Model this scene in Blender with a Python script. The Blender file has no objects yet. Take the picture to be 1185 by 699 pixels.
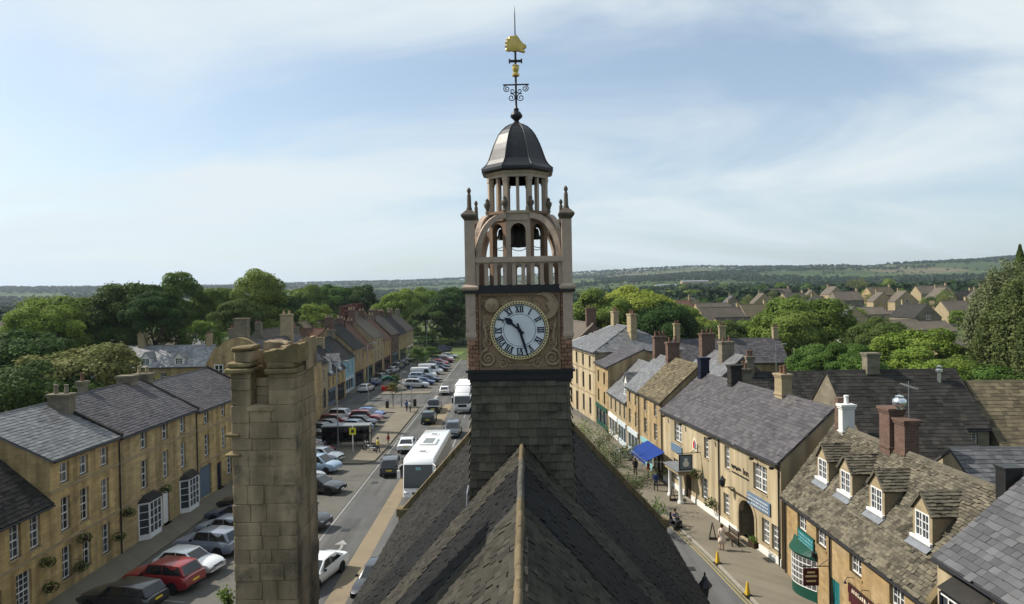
import bpy, bmesh, math, random
import numpy as np
from mathutils import Vector, Matrix, noise as mnoise

R = math.radians
rng = random.Random(7)
nrng = np.random.default_rng(11)
SC = bpy.context.scene
COL = SC.collection

# ------------------------------------------------------------------ camera
cam_data = bpy.data.cameras.new('camera')
cam_data.sensor_width = 36.0
cam_data.lens = 24.0
cam_data.clip_start = 0.3
cam_data.clip_end = 40000
cam = bpy.data.objects.new('camera', cam_data)
COL.objects.link(cam)
cam.matrix_world = (Matrix.Translation((0, 0, 17)) @ Matrix.Rotation(R(90 - 0.69), 4, 'X')
                    @ Matrix.Rotation(R(-1.0), 4, 'Z'))
SC.camera = cam

# ------------------------------------------------------------------ sky, sun, exposure
SUN = Vector((-0.69, 0.17, 0.70)).normalized()          # direction towards the sun
sun_el = math.asin(SUN.z)
sun_az = math.atan2(SUN.x, SUN.y)                        # clockwise from +Y
world = bpy.data.worlds.new('World')
SC.world = world
world.use_nodes = True
nt = world.node_tree
for n in list(nt.nodes):
    nt.nodes.remove(n)
def wn(t, **k):
    n = nt.nodes.new(t)
    for a, b in k.items():
        setattr(n, a, b)
    return n
def wl(a, b):
    nt.links.new(a, b)
w_out = wn('ShaderNodeOutputWorld')
w_bg = wn('ShaderNodeBackground')
w_bg.inputs['Strength'].default_value = 0.12
sky = wn('ShaderNodeTexSky', sky_type='NISHITA')
sky.sun_disc = False
sky.sun_elevation = sun_el
sky.sun_rotation = sun_az
sky.altitude = 100
sky.air_density = 1.0
sky.dust_density = 1.6
sky.ozone_density = 1.0
# thin streaky cirrus, laid out on a flat cloud deck overhead
geo = wn('ShaderNodeNewGeometry')
sep = wn('ShaderNodeSeparateXYZ')
tc = wn('ShaderNodeTexCoord')
wl(tc.outputs['Generated'], sep.inputs[0])
def wmath(op, a, b=None, clamp=False):
    n = wn('ShaderNodeMath', operation=op, use_clamp=clamp)
    for i, v in enumerate((a, b)):
        if v is None:
            continue
        if isinstance(v, (int, float)):
            n.inputs[i].default_value = v
        else:
            wl(v, n.inputs[i])
    return n.outputs[0]
zz = wmath('ADD', wmath('MAXIMUM', sep.outputs['Z'], 0.0), 0.26)
px = wmath('DIVIDE', sep.outputs['X'], zz)
py = wmath('DIVIDE', sep.outputs['Y'], zz)
comb = wn('ShaderNodeCombineXYZ')
wl(px, comb.inputs[0]); wl(py, comb.inputs[1])
mp = wn('ShaderNodeMapping')
mp.inputs['Rotation'].default_value = (0, 0, R(38))
mp.inputs['Scale'].default_value = (0.8, 1.5, 1)
mp.inputs['Location'].default_value = (9.4, -2.2, 0)
wl(comb.outputs[0], mp.inputs[0])
nz1 = wn('ShaderNodeTexNoise')
nz1.inputs['Scale'].default_value = 0.8
nz1.inputs['Detail'].default_value = 9
nz1.inputs['Roughness'].default_value = 0.57
nz1.inputs['Distortion'].default_value = 0.7
wl(mp.outputs[0], nz1.inputs['Vector'])
nz2 = wn('ShaderNodeTexNoise')
nz2.inputs['Scale'].default_value = 0.32
nz2.inputs['Detail'].default_value = 3
wl(mp.outputs[0], nz2.inputs['Vector'])
cl = wmath('ADD', wmath('MULTIPLY', nz1.outputs[0], 0.62), wmath('MULTIPLY', nz2.outputs[0], 0.55))
ramp = wn('ShaderNodeMapRange', interpolation_type='SMOOTHSTEP')
ramp.inputs[1].default_value = 0.49
ramp.inputs[2].default_value = 0.68
ramp.inputs[3].default_value = 0.0
ramp.inputs[4].default_value = 1.0
wl(cl, ramp.inputs[0])
w_mix = wn('ShaderNodeMix', data_type='RGBA')
# the veil thickens with the length of the path through it, so it whitens towards the horizon
veil = wmath('DIVIDE', 0.30, zz)
fac = wmath('ADD', wmath('MULTIPLY', ramp.outputs[0], 0.78), wmath('ADD', wmath('MULTIPLY', veil, 0.26), 0.06), clamp=True)
wl(fac, w_mix.inputs['Factor'])
w_tint = wn('ShaderNodeMix', data_type='RGBA', blend_type='MULTIPLY')
w_tint.inputs['Factor'].default_value = 1.0
wl(sky.outputs[0], w_tint.inputs['A'])
w_tint.inputs['B'].default_value = (.93, 1.0, 1.0, 1)
wl(w_tint.outputs['Result'], w_mix.inputs['A'])
w_mix.inputs['B'].default_value = (5.15, 5.65, 5.85, 1)
wl(w_mix.outputs['Result'], w_bg.inputs['Color'])
wl(w_bg.outputs[0], w_out.inputs[0])

sun_data = bpy.data.lights.new('sun', 'SUN')
sun_data.energy = 5.0
sun_data.angle = R(0.55)
sun_data.color = (1.0, 0.93, 0.83)
sun = bpy.data.objects.new('sun', sun_data)
COL.objects.link(sun)
sun.rotation_euler = (-SUN).to_track_quat('-Z', 'Y').to_euler()
sun.location = SUN * 100

SC.view_settings.view_transform = 'Standard'
SC.view_settings.look = 'None'
SC.view_settings.exposure = 0.38
SC.view_settings.gamma = 1.0
SC.view_settings.use_curve_mapping = False
SC.render.engine = 'CYCLES'
SC.cycles.use_denoising = True
SC.cycles.max_bounces = 5
SC.cycles.diffuse_bounces = 2
SC.cycles.glossy_bounces = 2
SC.cycles.transmission_bounces = 3
SC.cycles.transparent_max_bounces = 6
SC.cycles.volume_bounces = 0
SC.cycles.caustics_reflective = False
SC.cycles.caustics_refractive = False
SC.cycles.sample_clamp_indirect = 4.0
# ------------------------------------------------------------------ materials
MATS = {}
# hand-tuned colour factors for each surface, some lowered to put deeper shade into the colour
ALB = dict(stone_left=1.0, stone_left_b=1.0, stone_gold=.84, stone_orange=.84, render_cream=.86, stone_pale=.82, stone_grey=.75,
           hall_slate=.25, hall_slate_dark=.22, hall_stone_slate=.29, tower_slate=.9, chimney_block=1.45, chimney_core=1.3, terracotta=1.15, terracotta_pale=.82,
           slate_grey=.72, slate_purple=.66, slate_light=.7, slate_dark=.7, stone_slate=.7, stone_slate_brown=.8, asphalt=.9, asphalt_old=.82, paving=.76,
           coping_stone=.75, ridge_tan=.5, strip_buff=.85)
def lin(r, g, b):
    f = lambda v: (v / 255 / 12.92) if v / 255 <= 0.04045 else ((v / 255 + 0.055) / 1.055) ** 2.4
    return (f(r), f(g), f(b), 1)

def mat(name, c1, c2=None, scale=2.0, rough=0.8, metal=0.0, spec=0.12, c3=None, s3=0.5, t3=0.58,
        tint=0.0, orand=0.0, bump=0.0, bscale=20.0, stretch=(1, 1, 1), brick=None, objcol=False, coat=0.0,
        emit=0.0, local=False, streak=None):
    """procedural surface: two noise-mixed colours, optional stains c3, per-piece tint, brick joints, bump"""
    k_ = ALB.get(name, 1.0)
    if k_ != 1.0:
        c1, c2, c3 = [None if c is None else (c[0] * k_, c[1] * k_, c[2] * k_, 1) for c in (c1, c2, c3)]
    m = bpy.data.materials.new(name)
    m.use_nodes = True
    t = m.node_tree
    t.nodes.clear()
    N = lambda ty, **k: (lambda n: ([setattr(n, a, b) for a, b in k.items()], n)[1])(t.nodes.new(ty))
    Lk = t.links.new
    out = N('ShaderNodeOutputMaterial')
    p = N('ShaderNodeBsdfPrincipled')
    Lk(p.outputs[0], out.inputs[0])
    p.inputs['Roughness'].default_value = rough
    p.inputs['Metallic'].default_value = metal
    p.inputs['Specular IOR Level'].default_value = spec
    p.inputs['Coat Weight'].default_value = coat
    p.inputs['Coat Roughness'].default_value = 0.08
    if local:
        pos = N('ShaderNodeTexCoord').outputs['Object']
    else:
        pos = N('ShaderNodeNewGeometry').outputs['Position']
    mp_ = N('ShaderNodeMapping')
    mp_.inputs['Scale'].default_value = stretch
    Lk(pos, mp_.inputs[0])
    vec = mp_.outputs[0]
    def mixc(fac, a, b, mode='MIX'):
        n = N('ShaderNodeMix', data_type='RGBA', blend_type=mode)
        for sock, v in (('Factor', fac), ('A', a), ('B', b)):
            if isinstance(v, (int, float)):
                n.inputs[sock].default_value = v
            elif isinstance(v, tuple):
                n.inputs[sock].default_value = v
            else:
                Lk(v, n.inputs[sock])
        return n.outputs['Result']
    def noise_(sc, det=5, ro=0.6):
        n = N('ShaderNodeTexNoise')
        n.inputs['Scale'].default_value = sc
        n.inputs['Detail'].default_value = det
        n.inputs['Roughness'].default_value = ro
        Lk(vec, n.inputs['Vector'])
        return n.outputs[0]
    def mr(v, a, b, c=0.0, d=1.0):
        n = N('ShaderNodeMapRange')
        Lk(v, n.inputs[0])
        for i, q in enumerate((a, b, c, d)):
            n.inputs[i + 1].default_value = q
        return n.outputs[0]
    col = c1
    if objcol:
        oi = N('ShaderNodeObjectInfo')
        col = oi.outputs['Color']
    elif c2 is not None:
        col = mixc(mr(noise_(scale), 0.32, 0.68), c1, c2)
    if brick:
        bw, bh, ms, mc, amt = brick
        sx = N('ShaderNodeSeparateXYZ'); Lk(pos, sx.inputs[0])
        ad = N('ShaderNodeMath', operation='ADD'); Lk(sx.outputs[0], ad.inputs[0]); Lk(sx.outputs[1], ad.inputs[1])
        cb = N('ShaderNodeCombineXYZ'); Lk(ad.outputs[0], cb.inputs[0]); Lk(sx.outputs[2], cb.inputs[1])
        bt = N('ShaderNodeTexBrick')
        bt.inputs['Scale'].default_value = 1.0
        bt.inputs['Brick Width'].default_value = bw
        bt.inputs['Row Height'].default_value = bh
        bt.inputs['Mortar Size'].default_value = ms
        bt.inputs['Mortar Smooth'].default_value = 0.3
        bt.inputs['Color1'].default_value = (1 - amt, 1 - amt, 1 - amt, 1)
        bt.inputs['Color2'].default_value = (1 + amt, 1 + amt * 0.9, 1 + amt * 0.7, 1)
        bt.inputs['Mortar'].default_value = mc
        Lk(cb.outputs[0], bt.inputs['Vector'])
        col = mixc(1.0, col, bt.outputs['Color'], 'MULTIPLY')
    if c3 is not None:
        col = mixc(mr(noise_(s3, 7, 0.65), t3, t3 + 0.14), col, c3)
    if streak:
        st, sc_, amt = streak
        m2 = N('ShaderNodeMapping'); m2.inputs['Scale'].default_value = st; Lk(pos, m2.inputs[0])
        n2 = N('ShaderNodeTexNoise'); n2.inputs['Scale'].default_value = sc_; n2.inputs['Detail'].default_value = 6; Lk(m2.outputs[0], n2.inputs['Vector'])
        col = mixc(1.0, col, mixc(mr(n2.outputs[0], .36, .64), (1 - amt, 1 - amt, 1 - amt, 1), (1 + amt * .5, 1 + amt * .5, 1 + amt * .5, 1)), 'MULTIPLY')
    if tint:
        at = N('ShaderNodeAttribute', attribute_name='tint')
        col = mixc(1.0, col, mixc(at.outputs['Fac'], (1 - tint, 1 - tint, 1 - tint, 1), (1 + tint, 1 + tint * .93, 1 + tint * .8, 1)), 'MULTIPLY')
    if orand:
        oi2 = N('ShaderNodeObjectInfo')
        col = mixc(1.0, col, mixc(oi2.outputs['Random'], (1 - orand, 1 - orand, 1 - orand, 1), (1 + orand, 1 + orand * .93, 1 + orand * .8, 1)), 'MULTIPLY')
    if isinstance(col, tuple):
        p.inputs['Base Color'].default_value = col
    else:
        Lk(col, p.inputs['Base Color'])
    if bump:
        b = N('ShaderNodeBump')
        b.inputs['Strength'].default_value = bump
        b.inputs['Distance'].default_value = 0.03
        Lk(noise_(bscale, 6, 0.65), b.inputs['Height'])
        Lk(b.outputs[0], p.inputs['Normal'])
    if emit:
        p.inputs['Emission Strength'].default_value = emit
        p.inputs['Emission Color'].default_value = c1
    MATS[name] = m
    return m

def C(r, g, b):
    return (r, g, b, 1)

# stone and masonry
mat('stone_left', C(.44, .325, .155), C(.36, .265, .13), 0.9, .9, brick=(.62, .27, .012, C(.84, .82, .78), .16), c3=C(.15, .125, .09), s3=.35, t3=.6, bump=.3, streak=((1.6, 1.6, .12), 1.0, .34))
mat('stone_left_b', C(.41, .31, .16), C(.34, .26, .14), 0.8, .9, brick=(.58, .25, .012, C(.84, .82, .78), .16), c3=C(.14, .12, .09), s3=.3, t3=.58, bump=.3, streak=((1.6, 1.6, .12), 1.0, .34))
mat('stone_gold', C(.43, .335, .195), C(.37, .27, .14), 0.7, .9, brick=(.55, .24, .012, C(.9, .88, .84), .10), c3=C(.27, .195, .11), s3=.4, t3=.62, bump=.3, streak=((1.4, 1.4, .1), 1.0, .32))
mat('stone_orange', C(.43, .325, .185), C(.40, .275, .13), 0.7, .9, brick=(.5, .22, .014, C(.95, .92, .88), .14), c3=C(.50, .40, .25), s3=.5, t3=.6, bump=.3, streak=((1.4, 1.4, .1), 1.0, .18))
mat('slate_pale', C(.30, .305, .315), C(.24, .245, .255), .7, .6, tint=.25)
mat('render_cream', C(.49, .41, .275), C(.43, .35, .215), .6, .9, c3=C(.42, .25, .09), s3=.32, t3=.66, bump=.15, streak=((1.2, 1.2, .08), 1.0, .3))
mat('stone_pale', C(.42, .345, .22), C(.34, .27, .165), .8, .9, brick=(.5, .22, .012, C(.9, .9, .88), .12), c3=C(.2, .17, .12), s3=.5, t3=.62)
mat('stone_grey', C(.27, .24, .18), C(.2, .175, .13), .8, .9, brick=(.45, .2, .012, C(.85, .85, .82), .15), c3=C(.12, .11, .085), s3=.6, t3=.55, bump=.3)
mat('render_white', C(.66, .66, .63), C(.58, .58, .55), .8, .85, c3=C(.4, .39, .35), s3=.5, t3=.66)
mat('render_blue', C(.24, .40, .46), C(.2, .35, .41), .8, .85)
mat('render_pale_blue', C(.48, .53, .55), C(.42, .47, .49), .8, .85)
mat('brick_red', C(.125, .078, .058), C(.095, .06, .048), 3, .9, brick=(.23, .078, .012, C(1.5, 1.7, 1.8), .22), c3=C(.08, .06, .05), s3=1.2, t3=.6, bump=.3)
mat('brick_piece', C(.30, .175, .12), C(.235, .135, .095), 6, .9, tint=.0, orand=.3, bump=.5, bscale=30)
mat('terracotta', C(.27, .19, .125), C(.215, .15, .10), 5, .85, c3=C(.11, .08, .055), s3=2.2, t3=.58, bump=.4, bscale=24)
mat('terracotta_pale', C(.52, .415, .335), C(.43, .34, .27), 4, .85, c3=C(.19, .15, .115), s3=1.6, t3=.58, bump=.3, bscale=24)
mat('terracotta_mid', C(.34, .25, .17), C(.28, .205, .14), 5, .85, c3=C(.17, .125, .09), s3=1.8, t3=.58, bump=.3, bscale=24)
mat('terracotta_dark', C(.125, .105, .085), C(.085, .072, .06), 5, .85, c3=C(.2, .165, .13), s3=1.8, t3=.6, bump=.3, bscale=24)
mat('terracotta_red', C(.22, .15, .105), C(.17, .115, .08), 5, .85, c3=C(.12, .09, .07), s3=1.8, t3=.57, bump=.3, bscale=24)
mat('chimney_block', C(.26, .20, .13), C(.17, .135, .09), 1.3, .92, orand=.13, c3=C(.085, .075, .055), s3=1.0, t3=.52, bump=1.0, bscale=26, streak=((2.2, 2.2, .35), 1.4, .3))
mat('chimney_core', C(.20, .155, .085), C(.14, .11, .07), 3, .95, bump=.6, bscale=16)
mat('coping_stone', C(.27, .21, .11), C(.17, .14, .085), 2.5, .95, orand=.15, c3=C(.33, .29, .15), s3=1.8, t3=.56, bump=.7, bscale=22)
mat('kerb_stone', C(.30, .28, .23), C(.24, .225, .19), 2, .9)
# roofs
mat('slate_grey', C(.125, .128, .14), C(.095, .097, .105), .7, .6, spec=.35, tint=.34, c3=C(.18, .17, .15), s3=.5, t3=.6, bump=.25, bscale=18)
mat('slate_purple', C(.115, .108, .118), C(.082, .078, .088), .6, .65, spec=.28, tint=.32, c3=C(.15, .145, .13), s3=.45, t3=.6, bump=.25, bscale=18)
mat('slate_light', C(.19, .195, .205), C(.14, .145, .155), .7, .5, spec=.5, tint=.3, c3=C(.25, .24, .22), s3=.6, t3=.6, bump=.2, bscale=18)
mat('slate_dark', C(.052, .05, .046), C(.036, .035, .034), .8, .8, tint=.36, c3=C(.085, .078, .06), s3=.7, t3=.58, bump=.3, bscale=18)
mat('stone_slate', C(.185, .168, .128), C(.125, .115, .09), 1.1, .92, tint=.42, c3=C(.085, .075, .055), s3=.9, t3=.54, bump=.6, bscale=15)
mat('stone_slate_brown', C(.17, .145, .095), C(.125, .105, .07), 1.0, .92, tint=.36, c3=C(.08, .07, .05), s3=.9, t3=.56, bump=.5, bscale=15)
mat('hall_slate', C(.105, .10, .088), C(.072, .069, .062), 1.2, .8, tint=.45, c3=C(.19, .175, .125), s3=1.3, t3=.6, bump=.6, bscale=16)
mat('hall_slate_dark', C(.05, .05, .052), C(.034, .034, .036), 1.2, .75, tint=.4, c3=C(.09, .085, .07), s3=1.3, t3=.62, bump=.5, bscale=16)
mat('hall_stone_slate', C(.18, .17, .14), C(.12, .115, .095), 1.6, .92, tint=.4, c3=C(.07, .065, .05), s3=1.2, t3=.55, bump=.8, bscale=14)
mat('tower_slate', C(.13, .12, .095), C(.09, .083, .066), 2.2, .92, orand=.2, c3=C(.05, .046, .036), s3=1.6, t3=.55, bump=.8, bscale=18, tint=.2)
mat('tile_red', C(.15, .085, .06), C(.115, .068, .05), .8, .9, tint=.3, c3=C(.10, .08, .06), s3=.6, t3=.55)
mat('tile_brown', C(.125, .108, .088), C(.092, .08, .067), .5, .9, tint=.25, c3=C(.19, .16, .12), s3=.4, t3=.6)
mat('ridge_tan', C(.33, .26, .155), C(.23, .185, .115), 3, .92, orand=.12, c3=C(.16, .13, .08), s3=2, t3=.57, bump=.6, bscale=18)
mat('ridge_dark', C(.10, .095, .082), C(.07, .068, .06), 3, .85, orand=.12, bump=.5, bscale=18)
mat('lead', C(.018, .019, .024), C(.013, .014, .018), 1.8, .4, metal=.0, spec=.3, c3=C(.035, .037, .042), s3=1.4, t3=.6, bump=.12, bscale=7)
mat('lead_flash', C(.20, .215, .235), C(.15, .16, .175), 3, .5, metal=.2, spec=.5)
# ground
mat('asphalt', C(.118, .118, .116), C(.098, .098, .097), .35, .93, c3=C(.14, .135, .122), s3=.18, t3=.54, bump=.25, bscale=40, streak=((1.1, .035, 1), 1.0, .28))
mat('asphalt_patch', C(.102, .102, .101), C(.09, .09, .09), .6, .93, bump=.2, bscale=40)
mat('asphalt_old', C(.155, .148, .13), C(.125, .12, .106), .3, .93, c3=C(.085, .082, .077), s3=.35, t3=.57, bump=.3, bscale=40)
mat('paving', C(.235, .21, .16), C(.20, .178, .138), .4, .9, brick=(.62, .31, .01, C(.84, .84, .82), .06), c3=C(.165, .148, .118), s3=.3, t3=.58)
mat('paving_slab', C(.23, .205, .155), C(.195, .172, .132), .9, .9, orand=.12, c3=C(.16, .145, .115), s3=.4, t3=.6)
mat('strip_buff', C(.265, .215, .145), C(.225, .185, .13), .5, .93, c3=C(.19, .155, .115), s3=.35, t3=.57)
mat('road_paint', C(.33, .33, .315), C(.22, .22, .21), 2.5, .8, c3=C(.2, .2, .19), s3=3.2, t3=.56)
mat('yellow_paint', C(.30, .245, .10), C(.24, .205, .11), 2.5, .8, c3=C(.16, .14, .10), s3=3.0, t3=.57)
mat('grass', C(.085, .125, .03), C(.115, .15, .045), .25, .95, c3=C(.16, .16, .065), s3=.12, t3=.58, bump=.4, bscale=8)
mat('garden_ground', C(.05, .075, .022), C(.075, .092, .035), .08, .95, c3=C(.10, .095, .06), s3=.05, t3=.6)
# wood, metal, glass
mat('paint_white', C(.74, .74, .72), C(.68, .68, .66), 3, .45, spec=.4)
mat('paint_offwhite', C(.55, .55, .52), C(.5, .5, .47), 3, .5)
mat('paint_blue_grey', C(.12, .16, .2), C(.10, .14, .18), 3, .5)
mat('paint_navy', C(.014, .017, .03), C(.02, .022, .038), 3, .4)
mat('paint_green', C(.016, .07, .048), C(.012, .055, .04), 3, .45)
mat('paint_teal', C(.02, .15, .16), C(.018, .13, .14), 3, .5)
mat('paint_cyan', C(.22, .42, .45), C(.2, .38, .41), 3, .5)
mat('paint_maroon', C(.075, .018, .022), C(.06, .014, .018), 3, .5)
mat('paint_signblue', C(.12, .18, .26), C(.10, .155, .225), 3, .5)
mat('paint_black', C(.014, .014, .015), C(.02, .02, .02), 4, .45, spec=.4)
mat('paint_cream', C(.66, .6, .46), C(.6, .54, .4), 3, .5)
mat('paint_yellow', C(.55, .37, .04), C(.48, .32, .04), 3, .5)
mat('paint_red', C(.5, .03, .03), C(.42, .025, .025), 3, .5)
mat('sign_yellow', C(.72, .66, .05), C(.66, .6, .05), 4, .5)
mat('wood_dark', C(.05, .032, .02), C(.035, .023, .015), 5, .7)
mat('awning_blue', C(.014, .042, .20), C(.011, .034, .165), 1.5, .75)
mat('metal_grey', C(.3, .31, .31), C(.25, .26, .26), 3, .45, metal=.6)
mat('metal_bright', C(.72, .75, .78), C(.62, .65, .68), 3, .22, metal=.9)
mat('iron', C(.016, .017, .022), C(.024, .024, .028), 5, .45, metal=.4, spec=.5)
mat('gold_leaf', C(.62, .47, .15), C(.48, .34, .09), 6, .38, metal=.65, spec=.5)
mat('clock_white', C(.66, .70, .76), C(.60, .64, .70), 2.5, .35, spec=.4)
mat('clock_ring', C(.62, .53, .30), C(.54, .45, .24), 5, .5)
mat('clock_blue', C(.012, .016, .034), C(.018, .022, .04), 6, .4)
mat('bronze', C(.035, .032, .028), C(.05, .045, .035), 5, .5, metal=.6)
mat('glass', C(.032, .038, .046), C(.05, .058, .066), .5, .06, spec=.7)
mat('glass_dark', C(.010, .011, .012), C(.016, .018, .02), .7, .05, spec=.75)
mat('glass_curtain', C(.20, .20, .19), C(.04, .045, .05), 1.6, .07, spec=.7)
mat('dark_inside', C(.012, .011, .010), C(.02, .018, .016), 2, .9)
mat('car_paint', C(.5, .5, .5), None, 1, .28, metal=.15, spec=.5, objcol=True, coat=.8)
mat('car_trim', C(.012, .012, .013), C(.018, .018, .018), 4, .55)
mat('tyre', C(.014, .014, .014), C(.02, .02, .02), 5, .85)
mat('rim', C(.30, .31, .32), C(.24, .25, .26), 6, .35, metal=.7)
mat('lamp_clear', C(.62, .64, .66), C(.4, .42, .45), 8, .12, spec=.7)
mat('lamp_red', C(.34, .012, .012), C(.26, .01, .01), 8, .2, spec=.6)
mat('plate_yellow', C(.7, .55, .05), None, 1, .5)
mat('plate_white', C(.7, .7, .7), None, 1, .5)
mat('cloth', C(.5, .5, .5), None, 1, .9, objcol=True)
mat('hair', C(.05, .03, .02), C(.03, .02, .014), 20, .7)
mat('skin', C(.50, .31, .22), C(.45, .27, .19), 8, .6)
mat('bark', C(.085, .066, .046), C(.055, .043, .032), 3, .95, bump=.7, bscale=8)
mat('soil', C(.05, .036, .025), C(.035, .026, .018), 5, .95)

def leaf_mat(name, c1, c2, trans=.32):
    m = bpy.data.materials.new(name)
    m.use_nodes = True
    t = m.node_tree
    t.nodes.clear()
    out = t.nodes.new('ShaderNodeOutputMaterial')
    d = t.nodes.new('ShaderNodeBsdfPrincipled')
    d.inputs['Roughness'].default_value = .62
    d.inputs['Specular IOR Level'].default_value = .06
    tr = t.nodes.new('ShaderNodeBsdfTranslucent')
    mx = t.nodes.new('ShaderNodeMixShader')
    mx.inputs[0].default_value = trans
    at = t.nodes.new('ShaderNodeAttribute'); at.attribute_name = 'tint'
    cm = t.nodes.new('ShaderNodeMix'); cm.data_type = 'RGBA'
    cm.inputs['A'].default_value = c1
    cm.inputs['B'].default_value = c2
    t.links.new(at.outputs['Fac'], cm.inputs['Factor'])
    oi = t.nodes.new('ShaderNodeObjectInfo')
    hs = t.nodes.new('ShaderNodeHueSaturation')
    def mr(a, b):
        n = t.nodes.new('ShaderNodeMapRange')
        n.inputs[3].default_value = a; n.inputs[4].default_value = b
        t.links.new(oi.outputs['Random'], n.inputs[0])
        return n.outputs[0]
    t.links.new(mr(.475, .525), hs.inputs['Hue'])
    t.links.new(mr(1.3, .78), hs.inputs['Value'])
    t.links.new(cm.outputs['Result'], hs.inputs['Color'])
    t.links.new(hs.outputs[0], d.inputs['Base Color'])
    t.links.new(hs.outputs[0], tr.inputs['Color'])
    t.links.new(d.outputs[0], mx.inputs[1]); t.links.new(tr.outputs[0], mx.inputs[2])
    t.links.new(mx.outputs[0], out.inputs[0])
    MATS[name] = m
leaf_mat('leaf_mid', C(0.067, 0.116, 0.022), C(0.152, 0.220, 0.049))
leaf_mat('leaf_dark', C(0.032, 0.063, 0.017), C(0.076, 0.122, 0.032))
leaf_mat('leaf_bright', C(0.104, 0.165, 0.024), C(0.220, 0.287, 0.055))
leaf_mat('leaf_olive', C(0.076, 0.098, 0.029), C(0.159, 0.183, 0.067))
leaf_mat('leaf_grey', C(0.110, 0.134, 0.061), C(0.183, 0.207, 0.104))
leaf_mat('leaf_copper', C(0.055, 0.027, 0.022), C(0.098, 0.049, 0.034))
leaf_mat('leaf_far', C(.014, .030, .014), C(.034, .056, .022), .08)
leaf_mat('flower_red', C(.30, .05, .03), C(.42, .10, .05))
# ------------------------------------------------------------------ mesh helpers
def tag(o, label=None, cat=None, group=None, kind=None):
    if label: o['label'] = label
    if cat: o['category'] = cat
    if group: o['group'] = group
    if kind: o['kind'] = kind
    return o

def link(name, me, m, parent=None):
    o = bpy.data.objects.new(name, me)
    COL.objects.link(o)
    if m is not None and me is not None and not me.materials:
        me.materials.append(MATS[m] if isinstance(m, str) else m)
    if parent is not None:
        o.parent = parent
    return o

def empty(name, loc=(0, 0, 0), rz=0.0, label=None, cat=None, group=None):
    o = bpy.data.objects.new(name, None)
    o.empty_display_size = 0.3
    COL.objects.link(o)
    o.location = loc
    o.rotation_euler = (0, 0, rz)
    return tag(o, label, cat, group)

def copy_tree(o, parent=None):
    c = o.copy()
    COL.objects.link(c)
    c.parent = parent
    for ch in CH.get(o.name, ()):  # recorded children
        copy_tree(ch, c)
    return c
CH = {}

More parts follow.
